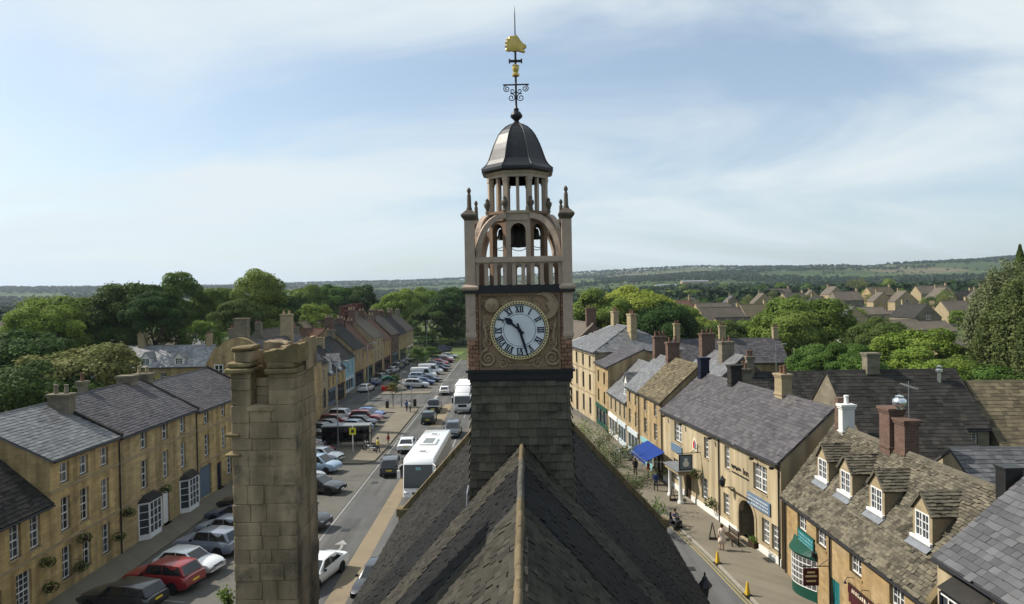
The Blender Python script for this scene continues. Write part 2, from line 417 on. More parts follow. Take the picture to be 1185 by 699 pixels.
class MB:
    def __init__(s):
        s.v = []; s.f = []; s.t = []
    def face(s, pts, tint=.5):
        i = len(s.v)
        s.v.extend([tuple(p) for p in pts])
        s.f.append(tuple(range(i, i + len(pts))))
        s.t.append(tint)
    def box(s, x0, x1, y0, y1, z0, z1, tint=.5, M=None, jit=0.0):
        p = [Vector((x, y, z)) for z in (z0, z1) for y in (y0, y1) for x in (x0, x1)]
        if jit:
            p = [q + Vector((rng.uniform(-jit, jit), rng.uniform(-jit, jit), rng.uniform(-jit, jit))) for q in p]
        if M is not None:
            p = [M @ q for q in p]
        i = len(s.v)
        s.v.extend([tuple(q) for q in p])
        for f in ((0, 2, 3, 1), (4, 5, 7, 6), (0, 1, 5, 4), (2, 6, 7, 3), (0, 4, 6, 2), (1, 3, 7, 5)):
            s.f.append(tuple(i + k for k in f)); s.t.append(tint)
        return s
    def prism(s, poly, y0, y1, axis='y', tint=.5, M=None):
        """poly of 2D points (x,z) extruded along y (axis 'y'), (y,z) along x, or (x,y) along z"""
        n = len(poly)
        def P(a, b, c):
            q = {'y': (a, c, b), 'x': (c, a, b), 'z': (a, b, c)}[axis]
            return M @ Vector(q) if M is not None else Vector(q)
        i = len(s.v)
        s.v.extend([tuple(P(a, b, y0)) for a, b in poly] + [tuple(P(a, b, y1)) for a, b in poly])
        s.f.append(tuple(i + k for k in range(n))); s.t.append(tint)
        s.f.append(tuple(i + n + k for k in reversed(range(n)))); s.t.append(tint)
        for k in range(n):
            s.f.append((i + k, i + n + k, i + n + (k + 1) % n, i + (k + 1) % n)); s.t.append(tint)
        return s
    def tube(s, pts, rad, seg=6, tint=.5, cap=True):
        pts = [Vector(p) for p in pts]
        n = len(pts)
        rads = rad if isinstance(rad, (list, tuple)) else [rad] * n
        i0 = len(s.v)
        up = None
        for k, p in enumerate(pts):
            d = (pts[min(k + 1, n - 1)] - pts[max(k - 1, 0)]).normalized()
            if up is None:
                up = Vector((0, 0, 1)) if abs(d.z) < .9 else Vector((1, 0, 0))
            a = d.cross(up).normalized()
            b = a.cross(d).normalized()
            up = b
            for j in range(seg):
                th = 2 * math.pi * j / seg
                s.v.append(tuple(p + (a * math.cos(th) + b * math.sin(th)) * rads[k]))
        for k in range(n - 1):
            for j in range(seg):
                a = i0 + k * seg + j; b = i0 + k * seg + (j + 1) % seg
                s.f.append((a, b, b + seg, a + seg)); s.t.append(tint)
        if cap:
            s.f.append(tuple(i0 + j for j in reversed(range(seg)))); s.t.append(tint)
            s.f.append(tuple(i0 + (n - 1) * seg + j for j in range(seg))); s.t.append(tint)
        return s
    def lathe(s, prof, c=(0, 0, 0), seg=12, tint=.5, rot=0.0, sx=1.0, sy=1.0):
        """prof list of (r,z)"""
        i0 = len(s.v)
        for r, z in prof:
            for j in range(seg):
                th = 2 * math.pi * j / seg + rot
                s.v.append((c[0] + r * math.cos(th) * sx, c[1] + r * math.sin(th) * sy, c[2] + z))
        for k in range(len(prof) - 1):
            for j in range(seg):
                a = i0 + k * seg + j; b = i0 + k * seg + (j + 1) % seg
                s.f.append((a, b, b + seg, a + seg)); s.t.append(tint)
        if prof[0][0] > 1e-4:
            s.f.append(tuple(i0 + j for j in reversed(range(seg)))); s.t.append(tint)
        if prof[-1][0] > 1e-4:
            k = len(prof) - 1
            s.f.append(tuple(i0 + k * seg + j for j in range(seg))); s.t.append(tint)
        return s
    def mesh(s, name, smooth=False, angle=None):
        me = bpy.data.meshes.new(name)
        me.from_pydata(s.v, [], s.f)
        at = me.attributes.new('tint', 'FLOAT', 'FACE')
        at.data.foreach_set('value', s.t)
        if smooth:
            me.polygons.foreach_set('use_smooth', [True] * len(me.polygons))
            if angle:
                me.set_sharp_from_angle(angle=R(angle))
        return me
    def build(s, name, m, parent=None, kind=None, smooth=False, angle=None):
        o = link(name, s.mesh(name, smooth, angle), m, parent)
        if kind: o['kind'] = kind
        return o

def fast_quads(name, V, tint):
    """V: (N,4,3) array -> mesh of N loose quads with a face tint"""
    n = len(V)
    me = bpy.data.meshes.new(name)
    me.vertices.add(n * 4)
    me.vertices.foreach_set('co', np.ascontiguousarray(V.reshape(-1), dtype=np.float32))
    me.loops.add(n * 4)
    me.loops.foreach_set('vertex_index', np.arange(n * 4, dtype=np.int32))
    me.polygons.add(n)
    me.polygons.foreach_set('loop_start', np.arange(0, n * 4, 4, dtype=np.int32))
    me.polygons.foreach_set('loop_total', np.full(n, 4, dtype=np.int32))
    me.update(calc_edges=True)
    at = me.attributes.new('tint', 'FLOAT', 'FACE')
    at.data.foreach_set('value', np.ascontiguousarray(tint, dtype=np.float32))
    return me

def bevelled(me, w, seg=2, angle=30):
    bm = bmesh.new(); bm.from_mesh(me)
    bmesh.ops.remove_doubles(bm, verts=bm.verts, dist=1e-5)
    ed = [e for e in bm.edges if len(e.link_faces) == 2 and e.calc_face_angle(0) > R(angle)]
    bmesh.ops.bevel(bm, geom=ed, offset=w, segments=seg, affect='EDGES', profile=.5)
    bmesh.ops.recalc_face_normals(bm, faces=bm.faces)
    bm.to_mesh(me); bm.free()
    me.polygons.foreach_set('use_smooth', [True] * len(me.polygons))
    me.set_sharp_from_angle(angle=R(38))
    return me

def text_mesh(txt, size, name='lettering', depth=.006):
    cu = bpy.data.curves.new(name, 'FONT')
    cu.body = txt; cu.size = size; cu.extrude = depth; cu.align_x = 'CENTER'; cu.align_y = 'CENTER'
    o = bpy.data.objects.new(name, cu)
    COL.objects.link(o)
    bpy.context.view_layer.update()
    dg = bpy.context.evaluated_depsgraph_get()
    me = bpy.data.meshes.new_from_object(o.evaluated_get(dg))
    bpy.data.objects.remove(o)
    bpy.data.curves.remove(cu)
    me.name = name
    me.materials.clear()
    return me
# ------------------------------------------------------------------ terrain, roads, pavements
def sstep(a, b, x):
    t = max(0.0, min(1.0, (x - a) / (b - a)))
    return t * t * (3 - 2 * t)

SKYLINE = [(-2.0, 11), (-.74, 12), (-.37, 13), (-.14, 16), (.14, 21), (.27, 24), (.39, 22), (.52, 19), (.64, 22), (.74, 24), (2.0, 22)]
def el_at(t):
    for (a, ea), (b, eb) in zip(SKYLINE, SKYLINE[1:]):
        if t <= b:
            k = max(0, (t - a) / (b - a))
            return ea + (eb - ea) * k
    return SKYLINE[-1][1]

def terrain(x, y):
    r = math.hypot(x, y)
    z = -0.03
    if r > 120:
        z += 5.5 * sstep(120, 330, y) * sstep(25, 190, x)
        z += 2.2 * sstep(160, 420, r)
    if r > 450:
        az = math.atan2(x, y)
        t = math.tan(max(-1.1, min(1.1, az))) if abs(az) < 1.3 else 2.0
        rh = 4600 - 500 * math.sin(az * 3)
        top = el_at(t) / 790 * rh + 12
        k = sstep(500, rh, r) ** 1.25
        z += top * k
        n = mnoise.noise(Vector((x / 900, y / 900, 3.1)))
        z += n * 16 * sstep(500, 1500, r)
        z -= sstep(rh * 1.06, rh * 2.2, r) * top * .6
    return z

def polar(name, radii, m, segs=220):
    V = []; Fc = []
    for r in radii:
        for j in range(segs):
            a = 2 * math.pi * j / segs
            x, y = r * math.sin(a), r * math.cos(a)
            V.append((x, y, terrain(x, y)))
    for i in range(len(radii) - 1):
        for j in range(segs):
            a = i * segs + j; b = i * segs + (j + 1) % segs
            Fc.append((a, a + segs, b + segs, b))
    if radii[0] < 2:
        Fc.append(tuple(range(segs)))
    me = bpy.data.meshes.new(name)
    me.from_pydata(V, [], Fc)
    me.polygons.foreach_set('use_smooth', [True] * len(me.polygons))
    o = link(name, me, m)
    o['kind'] = 'structure'
    return o

def field_mat():
    m = bpy.data.materials.new('fields')
    m.use_nodes = True
    t = m.node_tree
    p = t.nodes['Principled BSDF']
    p.inputs['Roughness'].default_value = .95
    p.inputs['Specular IOR Level'].default_value = .1
    g = t.nodes.new('ShaderNodeNewGeometry')
    vo = t.nodes.new('ShaderNodeTexVoronoi')
    vo.inputs['Scale'].default_value = 1 / 230
    mp_ = t.nodes.new('ShaderNodeMapping'); mp_.inputs['Scale'].default_value = (1, .62, 0)
    mp_.inputs['Rotation'].default_value = (0, 0, .5)
    t.links.new(g.outputs['Position'], mp_.inputs[0])
    t.links.new(mp_.outputs[0], vo.inputs['Vector'])
    sp = t.nodes.new('ShaderNodeSeparateColor')
    t.links.new(vo.outputs['Color'], sp.inputs[0])
    rp = t.nodes.new('ShaderNodeValToRGB')
    rp.color_ramp.interpolation = 'CONSTANT'
    cols = [(.0, (.05, .085, .025)), (.22, (.075, .12, .032)), (.42, (.10, .13, .045)), (.6, (.06, .10, .028)), (.76, (.14, .14, .065)), (.86, (.085, .13, .04)), (.95, (.18, .165, .09))]
    while len(rp.color_ramp.elements) < len(cols):
        rp.color_ramp.elements.new(.5)
    for e, (a, c) in zip(rp.color_ramp.elements, cols):
        e.position = a; e.color = (*c, 1)
    t.links.new(sp.outputs[0], rp.inputs[0])
    nz = t.nodes.new('ShaderNodeTexNoise'); nz.inputs['Scale'].default_value = .02; nz.inputs['Detail'].default_value = 5
    t.links.new(g.outputs['Position'], nz.inputs['Vector'])
    mx = t.nodes.new('ShaderNodeMix'); mx.data_type = 'RGBA'; mx.blend_type = 'MULTIPLY'
    mx.inputs['Factor'].default_value = .85
    t.links.new(rp.outputs[0], mx.inputs['A'])
    t.links.new(nz.outputs[0], mx.inputs['B'])
    t.links.new(mx.outputs['Result'], p.inputs['Base Color'])
    MATS['fields'] = m
field_mat()
polar('ground', [1.0, 40, 80, 120, 150, 180, 210, 240, 270, 300, 330, 360, 400, 450], 'garden_ground')
polar('hills', [450 * 1.052 ** k for k in range(75)], 'fields', 360)

def sheet(name, poly, z, m, kind='structure'):
    mb = MB()
    mb.face([(x, y, z) for x, y in poly])
    return mb.build(name, m, kind=kind)

def slab(name, poly, z0, z1, m):
    """raised pavement with kerb faces; poly must be counter-clockwise"""
    mb = MB()
    mb.prism(poly, z0, z1, 'z')
    return mb.build(name, m, kind='structure')

sheet('square', [(-27, -20), (17, -20), (17, 62), (12, 130), (4, 260), (-33, 260), (-30, 100), (-27, 66)], 0.0, 'asphalt_old')
sheet('road', [(-13.9, -20), (-6.2, -20), (-6.2, 240), (-13.9, 240)], .004, 'asphalt')
sheet('side_road', [(5, 8), (13.1, 8), (13.1, 36), (12.2, 44), (11.3, 51), (10, 55), (5, 56)], .004, 'asphalt')
for k, (x0, x1, y0, y1) in enumerate([(-13.2, -11.2, 52, 58), (-9.2, -7.6, 30, 41), (-13.4, -10.9, 104, 109), (7.6, 9.6, 38, 45)]):
    o = sheet('road_patch', [(x0, y0), (x1, y0 + .2), (x1 - .1, y1), (x0 + .1, y1 - .2)], .008, 'asphalt_patch')
sheet('buff_strip', [(-10.75, -10), (-9.55, -10), (-9.5, 72), (-10.65, 72)], .012, 'strip_buff')
sheet('buff_strip', [(-10.9, 88), (-9.5, 88), (-9.5, 106), (-10.7, 106)], .012, 'strip_buff')
sheet('cross_street', [(-30, 107), (-13.9, 107), (-13.9, 119), (-30, 119)], .003, 'asphalt')

def line(name, p, q, w, z=.016, m='road_paint'):
    p = Vector((*p, 0)); q = Vector((*q, 0))
    d = (q - p).normalized(); nrm = Vector((-d.y, d.x, 0)) * w / 2
    mb = MB()
    mb.face([tuple(v + Vector((0, 0, z))) for v in (p - nrm, q - nrm, q + nrm, p + nrm)])
    return mb.build(name, m, kind='structure')
line('lane_line', (-13.75, 40), (-13.6, 106), .11)
line('lane_line', (-13.6, 119), (-13.6, 200), .14)
for k in range(9):
    line('lane_dash', (-6.9, 40 + k * 9), (-6.9, 44 + k * 9), .12)
line('lane_dash', (-12.9, 109), (-12.9, 115), .5)
for k in range(6):
    line('lane_dash', (-10.2, 112 + k * 9), (-10.2, 115 + k * 9), .12)
for k in range(5):
    line('bay_line', (-23.6, 60 - k * 5.2), (-18.7, 58.9 - k * 5.2), .1)
for k in range(9):
    line('bay_line', (-22, 122 + k * 6.0), (-15, 120.5 + k * 6.0), .1)
for off in (0.0, .22):
    pts = [(12.75 - off, 20), (12.7 - off, 36), (12.05 - off, 43.5), (11.2 - off, 50.5)]
    for a, b in zip(pts, pts[1:]):
        line('yellow_line', a, b, .1, .016, 'yellow_paint')
# curved white arrow in the near lane
mb = MB()
pts = []
for k in range(9):
    a = k / 8
    pts.append((-12.6 + .75 * math.sin(a * 2.2) , 44.3 + a * 2.4))
for (a, b) in zip(pts, pts[1:]):
    mb.face([(a[0] - .09, a[1], .016), (a[0] + .09, a[1], .016), (b[0] + .09, b[1], .016), (b[0] - .09, b[1], .016)])
e = pts[-1]
mb.face([(e[0] - .45, e[1] - .1, .016), (e[0] + .4, e[1] - .1, .016), (e[0] - .1, e[1] + .8, .016)])
mb.build('lane_arrow', 'road_paint', kind='structure')

# pavements with real kerbs
slab('pavement_left', [(-26.4, -5), (-24.1, -5), (-24.1, 64), (-25.5, 88), (-26.6, 106), (-28.6, 106), (-26.4, 66)], 0, .12, 'paving')
slab('pavement_far_left', [(-29.5, 119), (-27.9, 119), (-27.9, 230), (-29.5, 230)], 0, .12, 'paving')
isl = [(-20.4, 69), (-15.2, 69), (-14.4, 70), (-14.25, 75), (-14.25, 101), (-15, 104), (-17, 105.4), (-19.4, 105), (-20.4, 103), (-20.4, 99.5), (-17.2, 99), (-17.2, 80.5), (-20.4, 80)]
slab('pavement_island', isl, 0, .12, 'paving')
slab('pavement_island', [(-23, 117.4), (-15, 117.4), (-14.3, 118.4), (-14.6, 120), (-22.6, 120)], 0, .12, 'paving')
slab('grass_verge', [(-19.6, 190), (-14.4, 190), (-14.3, 214), (-19.5, 214)], 0, .14, 'grass')
kerb = [(13.2, -5), (13.15, 30), (13.0, 36), (12.35, 43.5), (11.5, 50.5), (10.6, 54), (8.5, 56.2), (5.2, 57)]
right_edge = [(4.2, 58.5), (3.6, 60), (2.0, 130), (6.2, 130), (8.3, 94), (11.3, 82), (13.25, 61), (16.05, 41.6), (16.05, -5)]
slab('pavement_right', list(reversed(kerb + right_edge)), 0, .12, 'paving')
for a, b in zip(kerb, kerb[1:]):
    d = Vector((b[0] - a[0], b[1] - a[1], 0)); n = max(1, int(d.length / 1.2))
    for k in range(n):
        p = Vector((*a, 0)) + d * (k / n); q = Vector((*a, 0)) + d * ((k + 1) / n)
        if p.y < 30:
            continue
        u = d.normalized(); w = Vector((u.y, -u.x, 0)) * -.13
        g = u * .008
        mb = MB()
        mb.prism([tuple((p + g - w * .15)[:2]), tuple((q - g - w * .15)[:2]), tuple((q - g + w)[:2]), tuple((p + g + w)[:2])], .004, .128, 'z')
        mb.build('kerb_stone', 'kerb_stone', bpy.data.objects['pavement_right'])
# covers, gullies and repairs in the road
for (x, y, w, h) in ((-12.4, 49.5, .6, .6), (-8.6, 47, .5, .5), (-12.8, 62, .6, .6), (-11.0, 82, .6, .6), (10.6, 41.5, .6, .6), (12.2, 46.0, .35, .5), (-16.5, 56, .6, .6), (-17.6, 63, .5, .7)):
    sheet('drain_cover', [(x - w / 2, y - h / 2), (x + w / 2, y - h / 2), (x + w / 2, y + h / 2), (x - w / 2, y + h / 2)], .018, 'iron')
for (pts, w) in (([(-12.9, 41), (-12.7, 47), (-12.95, 55), (-12.75, 66)], .07), ([(-16.8, 46), (-16.5, 53), (-16.9, 60), (-16.6, 66)], .06), ([(-8.3, 42), (-8.5, 52), (-8.25, 60)], .06), ([(9.0, 34), (9.2, 42), (8.9, 50)], .06), ([(-21.8, 62), (-17, 63.2), (-14.2, 62.8)], .06)):
    for a, b in zip(pts, pts[1:]):
        line('tar_seam', a, b, w, .014, 'asphalt_patch')
# ------------------------------------------------------------------ building kit
# local frame of a building: x along the street front, y into the plot (front at y=0 faces -y), z up
LEFT = R(90)      # front looks towards +X
RIGHT = R(-90)    # front looks towards -X
_cache = {}

def window_meshes(w, h, nx, nz, style='sash'):
    k = ('w', round(w, 2), round(h, 2), nx, nz, style)
    if k in _cache:
        return _cache[k]
    f = .065
    mb = MB()
    mb.box(-w / 2, -w / 2 + f, 0, .09, 0, h); mb.box(w / 2 - f, w / 2, 0, .09, 0, h)
    mb.box(-w / 2 + f, w / 2 - f, 0, .09, 0, f); mb.box(-w / 2 + f, w / 2 - f, 0, .09, h - f, h)
    if style == 'sash':
        mb.box(-w / 2 + f, w / 2 - f, .005, .07, h / 2 - .03, h / 2 + .03)
    if style == 'double':
        mb.box(-.06, .06, -.01, .09, f, h - f)
        mb.box(-w / 2 + f, -.06, .005, .07, h / 2 - .03, h / 2 + .03); mb.box(.06, w / 2 - f, .005, .07, h / 2 - .03, h / 2 + .03)
    if style == 'casement':
        mb.box(-.035, .035, .0, .08, f, h - f)
    iw = w - 2 * f; ih = h - 2 * f
    for i in range(1, nx):
        x = -iw / 2 + iw * i / nx
        if style in ('casement', 'double') and abs(x) < .05:
            continue
        mb.box(x - .014, x + .014, .02, .06, f, h - f)
    for j in range(1, nz):
        z = f + ih * j / nz
        if style in ('sash', 'double') and abs(z - h / 2) < .05:
            continue
        mb.box(-iw / 2, iw / 2, .023, .058, z - .014, z + .014)
    fm = mb.mesh('window')
    pb = MB()
    pb.box(-iw / 2 - .01, iw / 2 + .01, .05, .055, f - .01, h - f + .01)
    pm = pb.mesh('pane')
    sb = MB()
    sb.box(-w / 2 - .09, w / 2 + .09, -.19, .05, -.11, 0)
    sm = sb.mesh('sill')
    _cache[k] = (fm, pm, sm)
    return _cache[k]

_matcopy = {}
def with_mat(me, m):
    """the mesh carrying material m (shared copies, one for each material)"""
    if not me.materials:
        me.materials.append(MATS[m]); return me
    if me.materials[0] == MATS[m]:
        return me
    k = (me.name, m)
    if k not in _matcopy:
        c = me.copy(); c.materials.clear(); c.materials.append(MATS[m]); _matcopy[k] = c
    return _matcopy[k]

def add_window(par, x, z, w, h, y=.15, nx=2, nz=4, style='sash', frame='paint_white', glass='glass', sill='stone_pale', rz=0):
    fm, pm, sm = window_meshes(w, h, nx, nz, style)
    if glass == 'glass': glass = rng.choice(('glass', 'glass', 'glass_curtain', 'glass_dark'))
    o = link('window', with_mat(fm, frame), None, par)
    o.location = (x, y, z); o.rotation_euler = (0, 0, rz)
    link('pane', with_mat(pm, glass), None, o)
    if sill:
        link('sill', with_mat(sm, sill), None, o)
    return o

def wall_open(mb, x0, x1, z0, z1, ops, y=0.0, rev=.24):
    xs = sorted({x0, x1, *[o[0] for o in ops], *[o[1] for o in ops]})
    zs = sorted({z0, z1, *[o[2] for o in ops], *[o[3] for o in ops]})
    for a, b in zip(xs, xs[1:]):
        for c, d in zip(zs, zs[1:]):
            mx, mz = (a + b) / 2, (c + d) / 2
            if any(o[0] < mx < o[1] and o[2] < mz < o[3] for o in ops):
                continue
            mb.face([(a, y, c), (b, y, c), (b, y, d), (a, y, d)])
    for a, b, c, d in ops:
        mb.face([(a, y, c), (a, y, d), (a, y + rev, d), (a, y + rev, c)])
        mb.face([(b, y, c), (b, y + rev, c), (b, y + rev, d), (b, y, d)])
        mb.face([(a, y, d), (b, y, d), (b, y + rev, d), (a, y + rev, d)])
        mb.face([(a, y, c), (a, y + rev, c), (b, y + rev, c), (b, y, c)])

def slates(p0, u, v, n, length, slen, sw, sh, th=.02, jit=.012, inside=None, dim=1.0, band=None, tints=None):
    """courses of single lapped slates from the eave (p0) upwards; returns list of (corners, tint)"""
    out = []
    s = 0.0; k = 0
    p0 = Vector(p0); u = Vector(u); v = Vector(v); n = Vector(n)
    ph = rng.uniform(0, 50)
    def sag(a, s_): return n * (.035 * (1 + mnoise.noise(Vector((a * .22 + ph, s_ * .3, ph)))))
    while s < slen - .04:
        h = sh * (1 - (1 - dim) * s / slen)
        top = min(s + h * 1.12, slen)
        x = -(.5 * sw if k % 2 else 0) - rng.uniform(0, .15) * sw
        while x < length:
            w = sw * rng.uniform(.78, 1.25)
            a = max(x, 0) + .004; b = min(x + w, length) - .004
            if b - a > .05 and (inside is None or inside((a + b) / 2, (s + top) / 2)):
                t = th * rng.uniform(.7, 1.5)
                d0 = rng.uniform(-jit, jit); d1 = rng.uniform(-jit, jit); e = rng.uniform(-1, 1) * jit
                q = [p0 + u * a + v * (s + d0) + n * (t + max(0, e)), p0 + u * b + v * (s + d1) + n * (t + max(0, -e)),
                     p0 + u * b + v * top + n * .004, p0 + u * a + v * top + n * .004]
                g0, g1, g2, g3 = sag(a, s), sag(b, s), sag(b, top), sag(a, top)
                q = [q[0] + g0, q[1] + g1, q[2] + g2, q[3] + g3]
                if rng.random() < .012: q = [c - v * rng.uniform(.04, .12) + n * .012 for c in q]
                tt_ = rng.random()
                if rng.random() < .03: tt_ = rng.choice((-.35, 1.5))
                out.append((q, tt_ if tints is None else tints((a + b) / 2, s), n, (a + b) / 2, s))
            x += w
        s += h; k += 1
    return out

def slates_mesh(lst):
    mb = MB()
    for q, t, n, *_ in lst:
        mb.face(q, t)
        mb.face([q[0] - n * .04, q[1] - n * .04, q[1], q[0]], t)
    return mb

def chimney(root, x, y, w, d, z0, z1, m='stone_grey', pots=2, potm='tile_red', cap=True):
    mb = MB()
    mb.box(x - w / 2, x + w / 2, y - d / 2, y + d / 2, z0, z1 - .25)
    if cap:
        mb.box(x - w / 2 - .05, x + w / 2 + .05, y - d / 2 - .05, y + d / 2 + .05, z1 - .25, z1 - .13)
        mb.box(x - w / 2 - .10, x + w / 2 + .10, y - d / 2 - .10, y + d / 2 + .10, z1 - .13, z1)
    else:
        mb.box(x - w / 2, x + w / 2, y - d / 2, y + d / 2, z1 - .25, z1)
    mb.box(x - w / 2 - .06, x + w / 2 + .06, y - d / 2 - .06, y + d / 2 + .06, z0 + (z1 - z0) * .30, z0 + (z1 - z0) * .30 + .09)
    o = mb.build('chimney', m, root)
    for k in range(pots):
        px_ = x + (0 if pots == 1 else (-.5 + (k + .5) / pots) * (w if w >= d else 0))
        py_ = y + (0 if pots == 1 else (-.5 + (k + .5) / pots) * (d if d > w else 0))
        pb = MB()
        hh = rng.uniform(.42, .62)
        pb.lathe([(.15, 0), (.13, .06), (.115, hh * .8), (.14, hh * .84), (.14, hh), (.095, hh)], (px_, py_, z1), 9)
        pb.build('chimney_pot', potm, o, smooth=True, angle=40)
    return o

def house(name, label, origin, rz, L, D, eave, pitch, wall, roof, ops=(), slate=(.32, .26), chims=(), group=None,
          strings=(), pipes=(), over=.22, ridge=.5, hip=None, cat='house', gutter=True, dim=1.0, thick=.02, jit=.012,
          ends=(True, True), coping=(), back_slates=False, n_parts=0, ridge_m=None, glass='glass', trim='stone_pale', skipslate=None, plinth=None, z0=0.0):
    """a pitched-roof building; ops: (kind, x, z, w, h, extra)"""
    root = empty(name, (origin[0], origin[1], z0), rz, label, cat, group)
    tn = math.tan(R(pitch))
    yr = D * ridge
    zr = eave + tn * yr
    zb = zr - (D - yr) * tn if abs(ridge - .5) < .01 else eave
    holes = [(o[1] - o[3] / 2, o[1] + o[3] / 2, o[2], o[2] + o[4]) for o in ops if o[0] in ('sash', 'double', 'casement', 'door', 'shop', 'arch', 'dark')]
    mb = MB()
    wall_open(mb, 0, L, 0, eave, holes)
    mb.face([(L, D, 0), (0, D, 0), (0, D, zb), (L, D, zb)])
    if hip is None:
        mb.face([(0, D, 0), (0, 0, 0), (0, 0, eave), (0, yr, zr), (0, D, zb)])
        mb.face([(L, 0, 0), (L, D, 0), (L, D, zb), (L, yr, zr), (L, 0, eave)])
    else:
        mb.face([(0, D, 0), (0, 0, 0), (0, 0, eave), (0, D, zb)])
        mb.face([(L, 0, 0), (L, D, 0), (L, D, zb), (L, 0, eave)])
    mb.build('wall', wall, root)
    # windows and doors
    for o in ops:
        kd, x, z, w, h = o[:5]
        ex = o[5] if len(o) > 5 else {}
        if kd in ('sash', 'double', 'casement'):
            add_window(root, x, z, w, h, nx=ex.get('nx', 2 if kd == 'sash' else 4), nz=ex.get('nz', 4), style=kd,
                       frame=ex.get('frame', 'paint_white'), glass=ex.get('glass', glass), sill=ex.get('sill', trim))
        elif kd == 'door':
            db = MB(); db.box(x - w / 2, x + w / 2, .12, .17, z, z + h)
            for px0 in (-.5, .06):
                for pz0, pz1 in ((.08, .42), (.5, .92)):
                    db.box(x + px0 * w * .8, x + (px0 + .44) * w * .8, .105, .12, z + pz0 * h, z + pz1 * h)
            d_ = db.build('door', ex.get('m', 'paint_blue_grey'), root)
            hb = MB(); hb.lathe([(.0, 0), (.03, .01), (.03, .03), (0, .04)], (x + w * .38, .10, z + h * .48), 8); hb.build('handle', 'metal_bright', d_)
            sb = MB(); sb.box(x - w / 2 - .1, x + w / 2 + .1, -.25, .1, z - .08, z); sb.build('doorstep', 'kerb_stone', root)
        elif kd == 'dark':
            db = MB(); db.box(x - w / 2, x + w / 2, .14, .17, z, z + h); db.build('shutter', ex.get('m', 'dark_inside'), root)
        elif kd == 'shop':
            fm = ex.get('m', 'paint_green'); nm = ex.get('n', 3)
            fb = MB()
            fb.box(x - w / 2, x + w / 2, -.06, .16, z, z + .5); fb.box(x - w / 2, x + w / 2, -.14, .16, z + h - .48, z + h)
            for k in range(nm + 1):
                xx = x - w / 2 + (w - .1) * k / nm
                fb.box(xx, xx + .1, -.04, .14, z + .5, z + h - .48)
            so = fb.build('shopfront', fm, root)
            for k in range(nm):
                a = x - w / 2 + (w - .1) * k / nm + .1; b = x - w / 2 + (w - .1) * (k + 1) / nm
                gb = MB(); gb.box(a, b, .06, .07, z + .5, z + h - .48); gb.build('pane', ex.get('glass', 'glass'), so)
    # string courses, plinth
    for zs in strings:
        sb = MB(); sb.box(-.02, L + .02, -.07, .0, zs - .07, zs + .07); sb.build('string_course', trim, root)
    if plinth:
        sb = MB()
        doors = sorted([(o[1] - o[3] / 2, o[1] + o[3] / 2) for o in ops if o[0] in ('door', 'arch', 'shop', 'dark') and o[2] < .4])
        x = 0
        for a, b in doors + [(L, L)]:
            if a - x > .1: sb.box(x, a, -.06, 0, 0, plinth[0])
            x = b
        sb.build('plinth', plinth[1], root)
    # roof
    rm = ridge_m or roof
    if hip is None:
        mb = MB()
        e0 = -.06 if ends[0] else 0; e1 = L + .06 if ends[1] else L
        mb.prism([(-over, eave - over * tn), (yr, zr), (D + over, zb - over * tn), (D + over, zb - over * tn - .1), (yr, zr - .12), (-over, eave - over * tn - .1)], e0, e1, 'x')
        # lift the slab so it rests on the walls
        mb.v = [(a, b, c + .11) for a, b, c in mb.v]
        ro = mb.build('roof', roof, root)
        sl = math.hypot(yr + over, tn * (yr + over))
        vv = Vector((0, math.cos(R(pitch)), math.sin(R(pitch)))); nn = Vector((0, -math.sin(R(pitch)), math.cos(R(pitch))))
        lst = []
        if slate:
            lst = slates((e0, -over, eave - over * tn + .11), (1, 0, 0), vv, nn, e1 - e0, sl, slate[0], slate[1], thick, jit, inside=skipslate, dim=dim)
            if back_slates:
                pb_ = math.atan2(zr - zb, D - yr) if D > yr else 0
                vb = Vector((0, -math.cos(pb_), math.sin(pb_))); nb = Vector((0, math.sin(pb_), math.cos(pb_)))
                lst += slates((e1, D + over, zb - over * tn + .11), (-1, 0, 0), vb, nb, e1 - e0, math.hypot(D + over - yr, zr - zb + over * tn), slate[0], slate[1], thick, jit, dim=dim)
            if n_parts:
                lst = single_slates(ro, lst, n_parts, root, roof)
            slates_mesh(lst).build('slate_courses', roof, ro, kind='stuff')
        # ridge tiles
        nt_ = int((e1 - e0) / .46); 
        for k in range(nt_):
            a = e0 + (e1 - e0) * k / nt_; b = e0 + (e1 - e0) * (k + 1) / nt_ - .012
            key = ('ridge', round(b - a, 3), rm)
            if key not in _cache:
                rb = MB()
                rb.prism([(-.17, -.10), (-.15, -.10), (0, .05), (.15, -.10), (.17, -.10), (.02, .09), (-.02, .09)], 0, b - a, 'x')
                me = rb.mesh('ridge_tile'); me.materials.append(MATS[rm]); _cache[key] = me
            t_ = link('ridge_tile', _cache[key], None, ro)
            t_.location = (a, yr, zr + .12 + rng.uniform(-.012, .012))
    else:
        h = hip
        o_ = over
        A = [(-o_, -o_), (L + o_, -o_), (L + o_, D + o_), (-o_, D + o_)]
        zz_ = eave - o_ * tn + .1
        r0 = Vector((h, yr, zr + .1)); r1 = Vector((L - h, yr, zr + .1))
        c = [Vector((a, b, zz_)) for a, b in A]
        mb = MB()
        mb.face([c[0], c[1], r1, r0]); mb.face([c[1], c[2], r1], .3); mb.face([c[2], c[3], r0, r1]); mb.face([c[3], c[0], r0], .6)
        mb.face([c[3], c[2], c[1], c[0]])
        ro = mb.build('roof', roof, root)
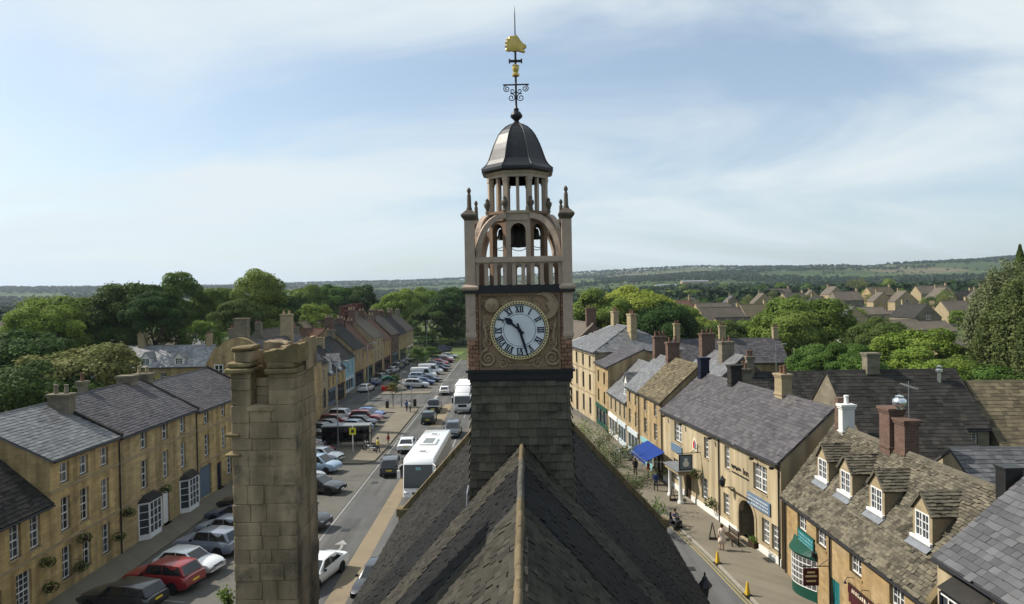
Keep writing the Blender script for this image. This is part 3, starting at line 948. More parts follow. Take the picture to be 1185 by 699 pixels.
        if slate:
            lst = []
            for (p, q, ra, rb_) in ((c[0], c[1], r0, r1), (c[1], c[2], r1, r1), (c[3], c[0], r0, r0)):
                u_ = (q - p); ln = u_.length; u_ = u_.normalized()
                up = (ra - p); up = up - u_ * up.dot(u_); sl = up.length; up = up.normalized()
                n_ = u_.cross(up).normalized()
                if n_.z < 0: n_ = -n_
                fa = (ra - p).dot(u_); fb = (rb_ - p).dot(u_)
                ins = lambda a, s, fa=fa, fb=fb, sl=sl, ln=ln: fa * s / sl - .1 < a < ln - (ln - fb) * s / sl + .1
                lst += slates(p, u_, up, n_, ln, sl, slate[0], slate[1], thick, jit, inside=ins)
            slates_mesh(lst).build('slate_courses', roof, ro, kind='stuff')
        hb = MB()
        for p, q in ((c[0], r0), (c[1], r1), (c[2], r1), (c[3], r0), (r0, r1)):
            hb.tube([p + Vector((0, 0, .03)), q + Vector((0, 0, .03))], .09, 6)
        hb.build('hip_tiles', 'lead_flash', ro)
    for c_ in coping:            # stone coping up a verge: x position
        for (ya, za, yb, zb_) in ((-over, eave - over * tn, yr, zr), (D + over, zb - over * tn, yr, zr)):
            n_c = 7
            for k in range(n_c):
                f0, f1 = k / n_c, (k + 1) / n_c - .006
                cb = MB()
                y0_, y1_ = ya + (yb - ya) * f0, ya + (yb - ya) * f1
                za_, zb2 = za + (zb_ - za) * f0, za + (zb_ - za) * f1
                P = [(y0_, za_ + .1), (y1_, zb2 + .1), (y1_, zb2 + .34), (y0_, za_ + .34)]
                cb.prism(P, c_ - .17, c_ + .17, 'x')
                cb.build('coping_stone', 'coping_stone', ro)
    if gutter:
        gb = MB()
        gb.tube([(0, -over - .05, eave - over * tn + .02), (L, -over - .05, eave - over * tn + .02)], .06, 6)
        gb.build('gutter', 'iron', root)
    for xp in pipes:
        gb = MB()
        gb.tube([(xp, -over - .05, eave - over * tn), (xp, -.08, eave - .35), (xp, -.08, .1)], .05, 6)
        gb.build('downpipe', 'iron', root)
    for c_ in chims:
        chimney(root, *c_[:4], c_[4], c_[5], **(c_[6] if len(c_) > 6 else {}))
    return root

_slate_var = {}
def single_slates(ro, lst, n, root, m):
    """the n slates nearest the camera become pieces of their own (shared unit meshes); the rest is returned"""
    bpy.context.view_layer.update()
    mw = root.matrix_world
    cp = Vector((0, 0, 17))
    def key(e):
        c = mw @ ((e[0][0] + e[0][2]) / 2)
        if c.y < 1: return 1e9
        px_ = c.x / c.y; pz = (c.z - 17) / c.y
        if abs(px_) > .76 or pz < -.47: return 1e8
        return (c - cp).length
    order = sorted(lst, key=key)
    for q, t, nrm, *_ in order[:n]:
        tv = round(t * 5) / 5
        kk = (m, tv)
        if kk not in _slate_var:
            b = MB()
            b.face([(0, 0, 1), (1, 0, 1), (1, 1, .2), (0, 1, .2)], tv)
            b.face([(0, 0, -.6), (1, 0, -.6), (1, 0, 1), (0, 0, 1)], tv)
            b.face([(0, 1, -.6), (0, 0, -.6), (0, 0, 1), (0, 1, .2)], tv)
            b.face([(1, 0, -.6), (1, 1, -.6), (1, 1, .2), (1, 0, 1)], tv)
            me = b.mesh('slate'); me.materials.append(MATS[m]); _slate_var[kk] = me
        u = (q[1] - q[0]); v = (q[3] - q[0])
        o = link('slate', _slate_var[kk], None, ro)
        nn = u.cross(v).normalized()
        if nn.dot(nrm) < 0: nn = -nn
        o.matrix_local = Matrix((( u.x, v.x, nn.x * .02, q[0].x), (u.y, v.y, nn.y * .02, q[0].y), (u.z, v.z, nn.z * .02, q[0].z), (0, 0, 0, 1)))
    return order[n:]

def dormer(root, x, yf, zb, w, h, roofm, wallm, pitch=48, nx=4, nz=3, depth=2.2, hp=True, roof_slate=(.3, .16)):
    """gabled dormer: front at y=yf, opening from zb; goes back into the roof"""
    tn = math.tan(R(pitch))
    wt = w + .36
    ze = zb + h + .12
    zr = ze + tn * wt / 2
    mb = MB()
    wall_open(mb, x - wt / 2, x + wt / 2, zb - .5, ze, [(x - w / 2, x + w / 2, zb, zb + h)], yf, .1)
    mb.face([(x - wt / 2, yf, ze), (x + wt / 2, yf, ze), (x, yf, zr)])
    for sx in (-1, 1):
        X = x + sx * wt / 2
        mb.face([(X, yf, zb - .5), (X, yf + depth, zb - .5), (X, yf + depth, ze), (X, yf, ze)])
    d = mb.build('dormer', wallm, root)
    rb = MB()
    o = .12
    for sx in (-1, 1):
        e = Vector((x + sx * (wt / 2 + o), yf - .1, ze - o * tn + .02)); t = Vector((x, yf - .1, zr + .03))
        v = (t - e); sl = v.length; v = v.normalized()
        u = Vector((0, 1, 0))
        n = (u.cross(v) if sx < 0 else v.cross(u)).normalized()
        if n.z < 0: n = -n
        L_ = depth + .1
        back = Vector((0, L_, 0))
        rb.face([e, e + back, t + back, t]); rb.face([e - n * .08, e + back - n * .08, e + back, e])
        rb.face([e, t, t - n * .08, e - n * .08])
        for q, tt, nn_, *_ in slates(e, u, v, n, L_, sl, roof_slate[0], roof_slate[1], .035, .02):
            rb.face(q, tt); rb.face([q[0] - nn_ * .05, q[1] - nn_ * .05, q[1], q[0]], tt)
            rb.face([q[0] - nn_ * .05, q[0], q[3], q[3] - nn_ * .05], tt); rb.face([q[1], q[1] - nn_ * .05, q[2] - nn_ * .05, q[2]], tt)
    rb.build('dormer_roof', roofm, d)
    fm, pm, sm = window_meshes(w, h, nx, nz, 'casement')
    for me, m, nm in ((fm, 'paint_white', 'window'), (pm, 'glass', 'pane')):
        q = link(nm, with_mat(me, m), None, d); q.location = (x, yf - .015, zb)
    sb = MB(); sb.box(x - wt / 2 - .05, x + wt / 2 + .05, yf - .14, yf - .02, zb - .12, zb); sb.build('sill', 'paint_white', d)
    fb = MB(); fb.face([(x - wt / 2 - .1, yf - .012, zb - .12), (x + wt / 2 + .1, yf - .012, zb - .12), (x + wt / 2 + .1, yf - .35, zb - .38), (x - wt / 2 - .1, yf - .35, zb - .38)])
    fb.build('lead_apron', 'lead_flash', d)
    return d

def bay_window(root, x, z, w, h, m='paint_white', proj=.55, roofm='slate_dark', nx=3, nz=4, glass='glass'):
    """canted bay with a lean-to lead or slate roof"""
    a = w / 2; b = w / 2 - proj * .8
    P = [(x - a, 0), (x - b, -proj), (x + b, -proj), (x + a, 0)]
    mb = MB()
    mb.prism([(p[0], p[1]) for p in P], z - .02, z + .35, 'z'); mb.prism(P, z + h - .14, z + h, 'z')
    gl = []
    for (p, q) in zip(P, P[1:]):
        p_ = Vector((*p, 0)); q_ = Vector((*q, 0)); d = q_ - p_; n = max(1, round(d.length / .5)); u = d.normalized(); nn = Vector((u.y, -u.x, 0))
        for k in range(n + 1):
            c = p_ + d * (k / n)
            wdt = .06 if k in (0, n) else .025
            M_ = Matrix.Translation((c.x, c.y, 0)) @ Matrix.Rotation(math.atan2(u.y, u.x), 4, 'Z')
            mb.box(-wdt, wdt, -.03, .05, z + .35, z + h - .14, M=M_)
        for k in range(1, nz):
            zz_ = z + .35 + (h - .49) * k / nz
            M_ = Matrix.Translation((p_.x, p_.y, 0)) @ Matrix.Rotation(math.atan2(u.y, u.x), 4, 'Z')
            mb.box(.03, d.length - .03, -.012, .035, zz_ - .018, zz_ + .018, M=M_)
        gl.append([p_ - nn * .03 + Vector((0, 0, z + .33)), q_ - nn * .03 + Vector((0, 0, z + .33)), q_ - nn * .03 + Vector((0, 0, z + h - .1)), p_ - nn * .03 + Vector((0, 0, z + h - .1))])
    o = mb.build('bay_window', m, root)
    for g in gl:
        gb = MB(); gb.face(g); gb.build('pane', glass, o)
    rb = MB()
    e = .12
    Q = [(x - a - e, -.0), (x - b - e * .6, -proj - e), (x + b + e * .6, -proj - e), (x + a + e, -.0)]
    T = [(x - b, -.01, z + h + .45), (x + b, -.01, z + h + .45)]
    q3 = [Vector((u_, v_, z + h + .01)) for u_, v_ in Q]; t3 = [Vector(t) for t in T]
    rb.face([q3[1], q3[2], t3[1], t3[0]]); rb.face([q3[0], q3[1], t3[0]]); rb.face([q3[2], q3[3], t3[1]]); rb.face([q3[3], q3[2], q3[1], q3[0]])
    rb.build('bay_roof', roofm, o)
    return o

def board(root, x, z, w, h, m, y=-.06, name='sign_board', rim=None, text=None, tm='paint_white', ts=.2, rz=0):
    """flat lettered board fixed to the front"""
    mb = MB(); mb.box(-w / 2, w / 2, -.03, .03, -h / 2, h / 2)
    o = mb.build(name, m, root); o.location = (x, y, z); o.rotation_euler = (0, 0, rz)
    if rim:
        rb = MB()
        for (a, b, c, d) in ((-w / 2 - .03, w / 2 + .03, h / 2, h / 2 + .05), (-w / 2 - .03, w / 2 + .03, -h / 2 - .05, -h / 2), (-w / 2 - .03, -w / 2, -h / 2, h / 2), (w / 2, w / 2 + .03, -h / 2, h / 2)):
            rb.box(a, b, -.045, .035, c, d)
        rb.build('sign_frame', rim, o)
    if text:
        lines = text if isinstance(text, list) else [text]
        for i, tx in enumerate(lines):
            me = text_mesh(tx, ts)
            me.materials.append(MATS[tm])
            t = link('lettering', me, None, o)
            t.rotation_euler = (R(90), 0, 0)
            t.location = (0, -.036, (len(lines) - 1) * ts * .6 - i * ts * 1.2)
            wd = max(v.co.x for v in me.vertices) * 2
            if wd > w * .92:
                t.scale = (w * .92 / wd,) * 2 + (1,)
    return o

def basket(root_loc, label, s=1.0, flowers=True, group='hanging baskets on the left terrace'):
    o = empty('hanging_basket', root_loc, 0, label, 'flower basket', group)
    bb = MB(); bb.lathe([(.02, -.22), (.14, -.16), (.2, 0), (.17, 0)], (0, 0, 0), 10); bb.build('basket', 'wood_dark', o, smooth=True)
    n = 260
    c = nrng.normal(size=(n, 3)); c /= np.linalg.norm(c, axis=1)[:, None]
    p = c * np.array([.42, .42, .30]) * s * nrng.uniform(.75, 1.0, (n, 1)); p[:, 2] -= .03
    fo = link('foliage', leaf_quads(p, c, .07 * s, name='foliage'), 'leaf_dark', o)
    if flowers:
        k = nrng.integers(0, n, 18)
        link('flowers', leaf_quads(p[k] * 1.05, c[k], .05 * s, name='flowers'), 'flower_red', o)
    ab = MB(); ab.tube([(-.42, 0, .35), (0, 0, .42), (0, 0, .1)], .012, 4); ab.build('bracket', 'iron', o)
    return o

def leaf_quads(p, nrm, size, name='foliage', up=.0, jitter=.7, tint=None):
    """numpy leaf cards: p (N,3) centres, nrm (N,3) outward directions"""
    n = len(p)
    nn = nrm + nrng.normal(size=(n, 3)) * jitter
    nn[:, 2] += up
    nn /= np.linalg.norm(nn, axis=1)[:, None] + 1e-9
    a = np.cross(nn, nrng.normal(size=(n, 3)))
    a /= np.linalg.norm(a, axis=1)[:, None] + 1e-9
    b = np.cross(nn, a)
    s = size * nrng.uniform(.6, 1.35, (n, 1))
    V = np.stack([p - a * s * .5 - b * s * .28, p + a * s * .12 - b * s * .5, p + a * s * .6 + b * s * .1, p - a * s * .05 + b * s * .5], axis=1)
    return fast_quads(name, V, nrng.random(n) if tint is None else tint)
# ------------------------------------------------------------------ market hall with the slate roof below the camera
HROT = R(-1.2)
hall = empty('market_hall', (0.0, 10.0, 0), HROT, 'stone market hall with steep patched slate roof under the clock tower', 'hall')
HW_L, HW_R, ZR, TN = 6.7, 7.35, 12.4, 1.1
PH = math.atan(TN)
Y0, Y1 = -7.0, 26.6
ze_l, ze_r = ZR - TN * HW_L, ZR - TN * HW_R
mb = MB()
prof = [(-HW_L + .35, 0), (HW_R - .35, 0), (HW_R - .35, ze_r + .2), (0, ZR - .2), (-HW_L + .35, ze_l + .2)]
mb.prism(prof, Y0 + .2, Y1 + .1, 'y')
mb.build('wall', 'stone_left_b', hall)
mb = MB()
mb.face([(-HW_L, Y0, ze_l), (-HW_L, Y1, ze_l), (0, Y1, ZR), (0, Y0, ZR)])
mb.face([(HW_R, Y1, ze_r), (HW_R, Y0, ze_r), (0, Y0, ZR), (0, Y1, ZR)])
mb.face([(-HW_L, Y0, ze_l), (-HW_L, Y0, ze_l - .1), (-HW_L, Y1, ze_l - .1), (-HW_L, Y1, ze_l)])
mb.face([(HW_R, Y0, ze_r), (HW_R, Y1, ze_r), (HW_R, Y1, ze_r - .1), (HW_R, Y0, ze_r - .1)])
hroof = mb.build('roof', 'hall_slate_dark', hall)
bands = [(Y0, 5.0, 'hall_stone_slate', 1.0), (5.0, 8.25, 'hall_slate_dark', 0), (8.25, 10.55, 'hall_stone_slate', 0), (10.55, 14.2, 'hall_slate_dark', 0), (14.2, Y1, 'hall_slate', 0)]
for side in (-1, 1):
    w = HW_L if side < 0 else HW_R
    sl = math.hypot(w, TN * w)
    n = Vector((side * math.sin(PH), 0, math.cos(PH)))
    v = Vector((-side * math.cos(PH), 0, math.sin(PH)))
    for (a, b, m, near) in bands:
        pts = []
        for (q, t, nn, xx, s) in slates((side * w, a, ZR - TN * w), (0, 1, 0), v, n, b - a, sl, .29, .2, .03, .02):
            c = (q[0] + q[2]) / 2
            if abs(c.x) < 1.58 and 10.75 < c.y < 13.9:
                continue
            # broad weather patches running down the slope
            t2 = .55 * t + .45 * (.5 + .9 * mnoise.noise(Vector((c.y * .55, c.x * .16, side * 3.0))))
            pts.append((q, max(-.3, min(1.4, t2)), nn, xx, s))
        k = {('hall_stone_slate', -1): 120, ('hall_stone_slate', 1): 60, ('hall_slate_dark', -1): 30, ('hall_slate_dark', 1): 20}.get((m, side), 0)
        if a > 10: k = 0
        if k:
            pts = single_slates(hroof, pts, k, hall, m)
        slates_mesh(pts).build('slate_courses', m, hroof, kind='stuff')
# ridge stones: broad tan ones near, dark ones towards the tower
def ridge_run(a, b, step, m, hw, hh):
    n = max(1, round((b - a) / step))
    for k in range(n):
        y0 = a + (b - a) * k / n; y1 = a + (b - a) * (k + 1) / n - .014
        key = ('hridge', m, round(y1 - y0, 3))
        if key not in _cache:
            rb = MB()
            rb.prism([(-hw, -hw * 1.05), (-hw * .8, -hw * .72 + hh * .5), (-hw * .38, hh * .85), (0, hh), (hw * .38, hh * .85), (hw * .8, -hw * .72 + hh * .5), (hw, -hw * 1.05)], 0, y1 - y0, 'y')
            me = bevelled(rb.mesh('ridge_stone'), .012, 1); me.materials.append(MATS[m]); _cache[key] = me
        o = link('ridge_stone', _cache[key], None, hroof)
        o.location = (rng.uniform(-.008, .008), y0, ZR + .03 + rng.uniform(-.008, .008))
        o.rotation_euler = (rng.uniform(-.006, .006), 0, rng.uniform(-.008, .008))
ridge_run(Y0, 5.05, .9, 'ridge_tan', .105, .08)
ridge_run(5.05, 8.6, .6, 'ridge_dark', .11, .08)
ridge_run(8.6, 10.9, .6, 'ridge_tan', .09, .07)
ridge_run(14.2, Y1, .6, 'ridge_dark', .11, .08)
# lightning conductor and mortar seam running down the slopes
for yy in (2.35, 4.98):
    for side in (-1, 1):
        w = HW_L if side < 0 else HW_R
        cb = MB()
        pts = []
        for k in range(14):
            f = k / 13
            pts.append((side * (.14 + w * f * .95), yy + .02 * math.sin(k * 2.1), ZR - TN * (.14 + w * f * .95) + .07))
        cb.tube(pts, .016, 5)
        cb.build('conductor_cable', 'iron', hroof)
# gable parapet: coping stones and kneelers at the far end
for side in (-1, 1):
    w = HW_L if side < 0 else HW_R
    n = 14
    for k in range(n):
        f0, f1 = k / n, (k + 1) / n - .004
        P = [(side * w * (1 - f0), ZR - TN * w * (1 - f0) + .05), (side * w * (1 - f1), ZR - TN * w * (1 - f1) + .05)]
        cb = MB()
        cb.prism([P[0], P[1], (P[1][0], P[1][1] + .42), (P[0][0], P[0][1] + .42)], Y1 - .12, Y1 + .38, 'y')
        o = cb.build('coping_stone', 'coping_stone', hall)
    kb = MB()
    kb.box(side * (w - .12) - .28, side * (w - .12) + .28, Y1 - .18, Y1 + .44, ze_l - .55 if side < 0 else ze_r - .55, (ze_l if side < 0 else ze_r) + .1)
    kb.box(side * (w - .1) - .36, side * (w - .1) + .36, Y1 - .22, Y1 + .48, (ze_l if side < 0 else ze_r) + .1, (ze_l if side < 0 else ze_r) + .5)
    kb.build('kneeler', 'coping_stone', hall)

# ------------------------------------------------------------------ clock tower
tower = empty('clock_tower', (0.25, 22.3, 9.0), HROT, 'clock tower with slate-hung base, terracotta dial panel and open lantern under a lead dome', 'clock tower')
ZB = 9.0
T = lambda z: z - ZB            # world height -> tower local
HWt = 1.6
# slate-hung base: core and single slates
z_lo, z_hi = T(9.6), T(14.35)
half = lambda z: 1.50 + .14 * max(0, (z_hi - z) / (z_hi - z_lo)) ** 1.6 * 1.2
mb = MB()
ns = 10
for k in range(ns):
    za = z_lo + (z_hi - z_lo) * k / ns; zb = z_lo + (z_hi - z_lo) * (k + 1) / ns
    a, b = half(za) - .03, half(zb) - .03
    for (sx, sy, ex, ey) in ((-1, -1, 1, -1), (1, -1, 1, 1), (1, 1, -1, 1), (-1, 1, -1, -1)):
        mb.face([(sx * a, sy * a, za), (ex * a, ey * a, za), (ex * b, ey * b, zb), (sx * b, sy * b, zb)])
tbase = mb.build('slate_hung_base', 'hall_slate_dark', tower)
stuff = MB()
unit = {}
for face in range(4):
    Mf = Matrix.Rotation(face * math.pi / 2, 4, 'Z')
    z = z_lo; row = 0
    while z < z_hi - .05:
        h = .255
        zt = min(z + h * 1.1, z_hi)
        hw = half(z)
        x = -hw - (.14 if row % 2 else 0)
        while x < hw:
            w = rng.uniform(.2, .36)
            a = max(x, -hw) + .004; b = min(x + w, hw) - .004
            if b - a > .04:
                y0 = -hw - .07 - rng.uniform(0, .022); y1 = -half(zt) + .012
                if face == 0 and 10.0 < z + ZB:
                    tv = round((.55 * rng.random() + .45 * ((row * .618) % 1)) * 4) / 4
                    if tv not in unit:
                        ub = MB(); ub.box(0, 1, 0, 1, 0, 1, tv); unit[tv] = ub.mesh('slate'); unit[tv].materials.append(MATS['tower_slate'])
                    o = link('slate', unit[tv], None, tbase)
                    # sheared so that the slate leans back under the course above
                    dz0 = rng.uniform(-.012, .012)
                    o.matrix_local = Matrix(((b - a, 0, 0, a), (0, .035, y1 - y0, y0), (0, 0, zt - z, z + dz0), (0, 0, 0, 1)))
                else:
                    t = rng.random()
                    P = [Mf @ Vector(p) for p in ((a, y0, z), (b, y0, z), (b, y1, zt), (a, y1, zt))]
                    stuff.face(P, t)
                    stuff.face([Mf @ Vector((a, y0 + .04, z)), Mf @ Vector((b, y0 + .04, z)), P[1], P[0]], t)
            x += w
        z += h; row += 1
stuff.build('slate_courses', 'tower_slate', tbase, kind='stuff')
# lead apron and ledge
mb = MB()
mb.box(-1.55, 1.55, -1.55, 1.55, T(14.30), T(14.40))
mb.box(-1.60, 1.60, -1.60, 1.60, T(14.40), T(14.62))
mb.box(-1.66, 1.66, -1.66, 1.66, T(14.62), T(14.69))
mb.build('lead_ledge', 'lead', tower)
fb = MB()
fb.tube([(-1.66, -1.9, T(10.65)), (-1.66, -1.8, T(11.0)), (-1.62, -1.68, T(11.2))], .035, 6)
fb.build('overflow_pipe', 'lead_flash', tower)
# clock stage core + brick corners
mb = MB(); mb.box(-1.5, 1.5, -1.5, 1.5, T(14.69), T(17.1)); stage = mb.build('clock_stage', 'terracotta_red', tower)
bme = None
for face in range(4):
    Mf = Matrix.Rotation(face * math.pi / 2, 4, 'Z')
    z = T(14.70); r = 0
    while z < T(17.0):
        for side in (-1, 1):
            cuts = (1.25, 1.44, 1.60) if r % 2 else (1.25, 1.35, 1.60)
            for a, b in zip(cuts, cuts[1:]):
                if face % 2 and b > 1.5:
                    b = 1.48
                key = ('brick', round(b - a, 3))
                if key not in _cache:
                    bb = MB(); bb.box(0, b - a - .012, 0, .12, 0, .113); me = bevelled(bb.mesh('brick'), .008, 1); me.materials.append(MATS['brick_piece']); _cache[key] = me
                o = link('brick', _cache[key], None, stage)
                x = a if side > 0 else -b + .012
                y = -1.6 + rng.uniform(-.006, .008)
                o.matrix_local = Mf @ Matrix.Translation((x, y, z))
        z += .125; r += 1
mb = MB()
mb.box(-1.70, 1.70, -1.70, 1.70, T(17.03), T(17.12)); mb.box(-1.62, 1.62, -1.62, 1.62, T(17.12), T(17.26))
mb.build('cornice_ledge', 'lead', tower)
# terracotta dial panel with frame
def arc_pts(cx, cz, r, a0, a1, n):
    return [(cx + r * math.cos(a0 + (a1 - a0) * k / n), cz + r * math.sin(a0 + (a1 - a0) * k / n)) for k in range(n + 1)]
CZ = T(15.90); CX = 0.0; FY = -1.60
panel_mb = MB()
panel_mb.box(-1.22, 1.22, FY + .02, FY + .12, T(14.72), T(17.02))
panel = panel_mb.build('dial_panel', 'terracotta', tower)  # panel coloured darker than its relief to suggest shaded recesses
fb = MB()
for (a, b, c, d) in ((-1.235, 1.235, T(16.95), T(17.03)), (-1.235, 1.235, T(14.70), T(14.78))):
    fb.box(a, b, FY - .05, FY + .06, c, d)
for s in (-1, 1):
    fb.box(min(s * 1.235, s * 1.16), max(s * 1.235, s * 1.16), FY - .048, FY + .06, T(14.78), T(16.95))
fb.build('panel_frame', 'terracotta_red', panel)
def spiral(cx, cz, r0, r1, turns, a0, d=1, rad=.045, n=30, name='scroll'):
    pts = []; rd_ = []
    for k in range(n + 1):
        f = k / n
        r = r0 + (r1 - r0) * f; a = a0 + d * turns * 2 * math.pi * f
        pts.append((cx + r * math.cos(a), FY - .0, cz + r * math.sin(a))); rd_.append(rad * (1 - .45 * f))
    b = MB(); b.tube(pts, rd_, 6)
    b.lathe([(.0, -.001), (r1 * .9, 0), (0, .06)], (cx, FY - .03, cz), 8)
    return b.build(name, 'terracotta_mid', panel, smooth=True, angle=60)
for s in (-1, 1):
    spiral(s * .97, CZ - .86, .27, .05, 1.8, R(90), -s, .055)
    spiral(s * .98, CZ - .38, .16, .03, 1.5, R(270), s, .04)
    spiral(s * .52, CZ - 1.02, .15, .03, 1.5, R(60 if s > 0 else 120), s, .04)
    spiral(s * 1.02, CZ + .10, .13, .03, 1.5, R(90), s, .04)
    spiral(s * .33, CZ + 1.0, .11, .03, 1.3, R(0 if s > 0 else 180), s, .032)
    lb = MB()
    lb.tube([(s * 1.1, FY, CZ - .62), (s * 1.0, FY - .01, CZ - .2), (s * 1.1, FY, CZ + .3)], [.03, .05, .025], 6)
    lb.build('leaf_ornament', 'terracotta_mid', panel, smooth=True)
    lb = MB()
    lb.tube([(s * .18, FY, CZ - .98), (s * .33, FY - .01, CZ - .95), (s * .42, FY, CZ - .86)], [.03, .05, .025], 6)
    lb.build('leaf_ornament', 'terracotta_mid', panel, smooth=True)
# sun relief
sb = MB()
sx_, sz_ = -.83, CZ + .76
sb.lathe([(.23, 0), (.22, .07), (.19, .08), (.15, .12), (0, .15)], (0, 0, 0), 20)
for k in range(16):
    a = 2 * math.pi * k / 16
    ln = .39 if k % 2 == 0 else .33
    sb.v += [(.22 * math.cos(a - .12), .22 * math.sin(a - .12), 0), (.22 * math.cos(a + .12), .22 * math.sin(a + .12), 0), (ln * math.cos(a), ln * math.sin(a), 0), (.23 * math.cos(a), .23 * math.sin(a), .11)]
    i = len(sb.v) - 4
    sb.f += [(i, i + 2, i + 3), (i + 2, i + 1, i + 3)]; sb.t += [.5, .5]
for (ex, ez, er) in ((-.08, .05, .03), (.08, .05, .03), (0, -.02, .035)):
    sb.lathe([(er, .11), (er * .7, .17), (0, .18)], (ex, ez, 0), 8)
so = sb.build('sun_relief', 'terracotta_mid', panel, smooth=True, angle=40)
so.location = (sx_, FY + .02, sz_); so.rotation_euler = (R(90), 0, 0)
# crescent moon with a face in profile
mo = arc_pts(0, 0, .42, R(-100), R(118), 20)
inn = arc_pts(-.14, .03, .30, R(105), R(20), 7) + [(.10, .10), (.04, .05), (.12, .01), (.10, -.04)] + arc_pts(-.12, -.02, .31, R(-25), R(-85), 6)
mbm = MB(); mbm.prism([(a, b) for a, b in mo + inn], -.07, .02, 'y')
mm = mbm.build('moon_relief', 'terracotta_mid', panel)
mm.location = (.76, FY, CZ + .72)
mb2 = MB(); mb2.tube([(.76 + .40 * math.cos(t), FY - .07, CZ + .72 + .40 * math.sin(t)) for t in [R(-95 + 10 * k) for k in range(21)]], .025, 5)
mb2.build('moon_rim', 'terracotta_mid', panel, smooth=True)

# clock dial
clock = empty('clock', (CX, FY - .06, CZ)); clock.parent = tower
def disc_ring(name, m, r0, r1, y0, y1, n=64, par=clock):
    b = MB()
    for k in range(n):
        a0 = 2 * math.pi * k / n; a1 = 2 * math.pi * (k + 1) / n
        P = lambda r, a, y: (r * math.sin(a), y, r * math.cos(a))
        b.face([P(r0, a0, y0), P(r1, a0, y0), P(r1, a1, y0), P(r0, a1, y0)])
        b.face([P(r1, a0, y0), P(r1, a0, y1), P(r1, a1, y1), P(r1, a1, y0)])
        if r0 > 0: b.face([P(r0, a0, y0), P(r0, a1, y0), P(r0, a1, y1), P(r0, a0, y1)])
    return b.build(name, m, par, smooth=True, angle=35)
disc_ring('dial', 'clock_white', 0.0, .80, -.03, .08)
disc_ring('dial_rim', 'clock_ring', .79, .885, -.075, .08)
disc_ring('dial_band', 'clock_blue', .765, .79, -.034, .0)
disc_ring('dial_circle', 'clock_blue', .478, .49, -.034, .0)
mk = MB()
for k in range(60):
    a = 2 * math.pi * k / 60
    Mk = Matrix.Rotation(a, 4, 'Y')
    mk.box(-.020, .020, -.083, -.07, .812, .852, M=Mk)
mk.build('minute_marks', 'clock_blue', clock)
def bar(b, x0, z0, x1, z1, w, M):
    d = Vector((x1 - x0, z1 - z0)); L_ = d.length; d /= L_; n = Vector((-d.y, d.x)) * w / 2
    P = [(x0 - n.x, z0 - n.y), (x1 - n.x, z1 - n.y), (x1 + n.x, z1 + n.y), (x0 + n.x, z0 + n.y)]
    b.prism(P, -.044, -.030, 'y', M=M)
def numeral(s):
    W = {'I': .062, 'V': .135, 'X': .135}
    tot = sum(W[c] for c in s)
    b = MB()
    x = -tot / 2
    lo, hi = .545, .735
    for c in s:
        w = W[c]; cx_ = x + w / 2
        I4 = Matrix.Identity(4)
        if c == 'I':
            bar(b, cx_, lo, cx_, hi, .036, I4)
        elif c == 'V':
            bar(b, cx_ - .045, hi, cx_, lo, .038, I4); bar(b, cx_ + .045, hi, cx_, lo, .018, I4)
        else:
            bar(b, cx_ - .045, hi, cx_ + .045, lo, .038, I4); bar(b, cx_ + .045, hi, cx_ - .045, lo, .018, I4)
        x += w
    bar(b, -tot / 2, hi, tot / 2, hi, .018, Matrix.Identity(4)); bar(b, -tot / 2, lo, tot / 2, lo, .018, Matrix.Identity(4))
    b.v = [(v[0], v[1] + rng.uniform(-.0015, .0015), v[2]) for v in b.v]
    return b
for k, s in enumerate(['XII', 'I', 'II', 'III', 'IV', 'V', 'VI', 'VII', 'VIII', 'IX', 'X', 'XI']):
    o = numeral(s).build('numeral', 'clock_blue', clock)
    o.rotation_euler = (0, R(30 * k), 0)
hb = MB()
hb.prism([(-.035, -.16), (.035, -.16), (.03, 0), (.035, .30), (.085, .36), (.10, .43), (.06, .49), (0, .60), (-.06, .49), (-.10, .43), (-.085, .36), (-.035, .30), (-.03, 0)], -.075, -.06, 'y')
h_ = hb.build('hour_hand', 'clock_blue', clock); h_.rotation_euler = (0, R(311), 0)
hb = MB()
hb.prism([(-.028, -.22), (.028, -.22), (.035, 0), (.04, .5), (.022, .78), (0, .82), (-.022, .78), (-.04, .5), (-.035, 0)], -.095, -.08, 'y')
h_ = hb.build('minute_hand', 'clock_blue', clock); h_.rotation_euler = (0, R(163), 0)
hb = MB(); hb.lathe([(.06, 0), (.06, .03), (0, .05)], (0, 0, 0), 14); h_ = hb.build('hand_boss', 'clock_blue', clock); h_.rotation_euler = (R(90), 0, 0); h_.location = (0, -.09, 0)

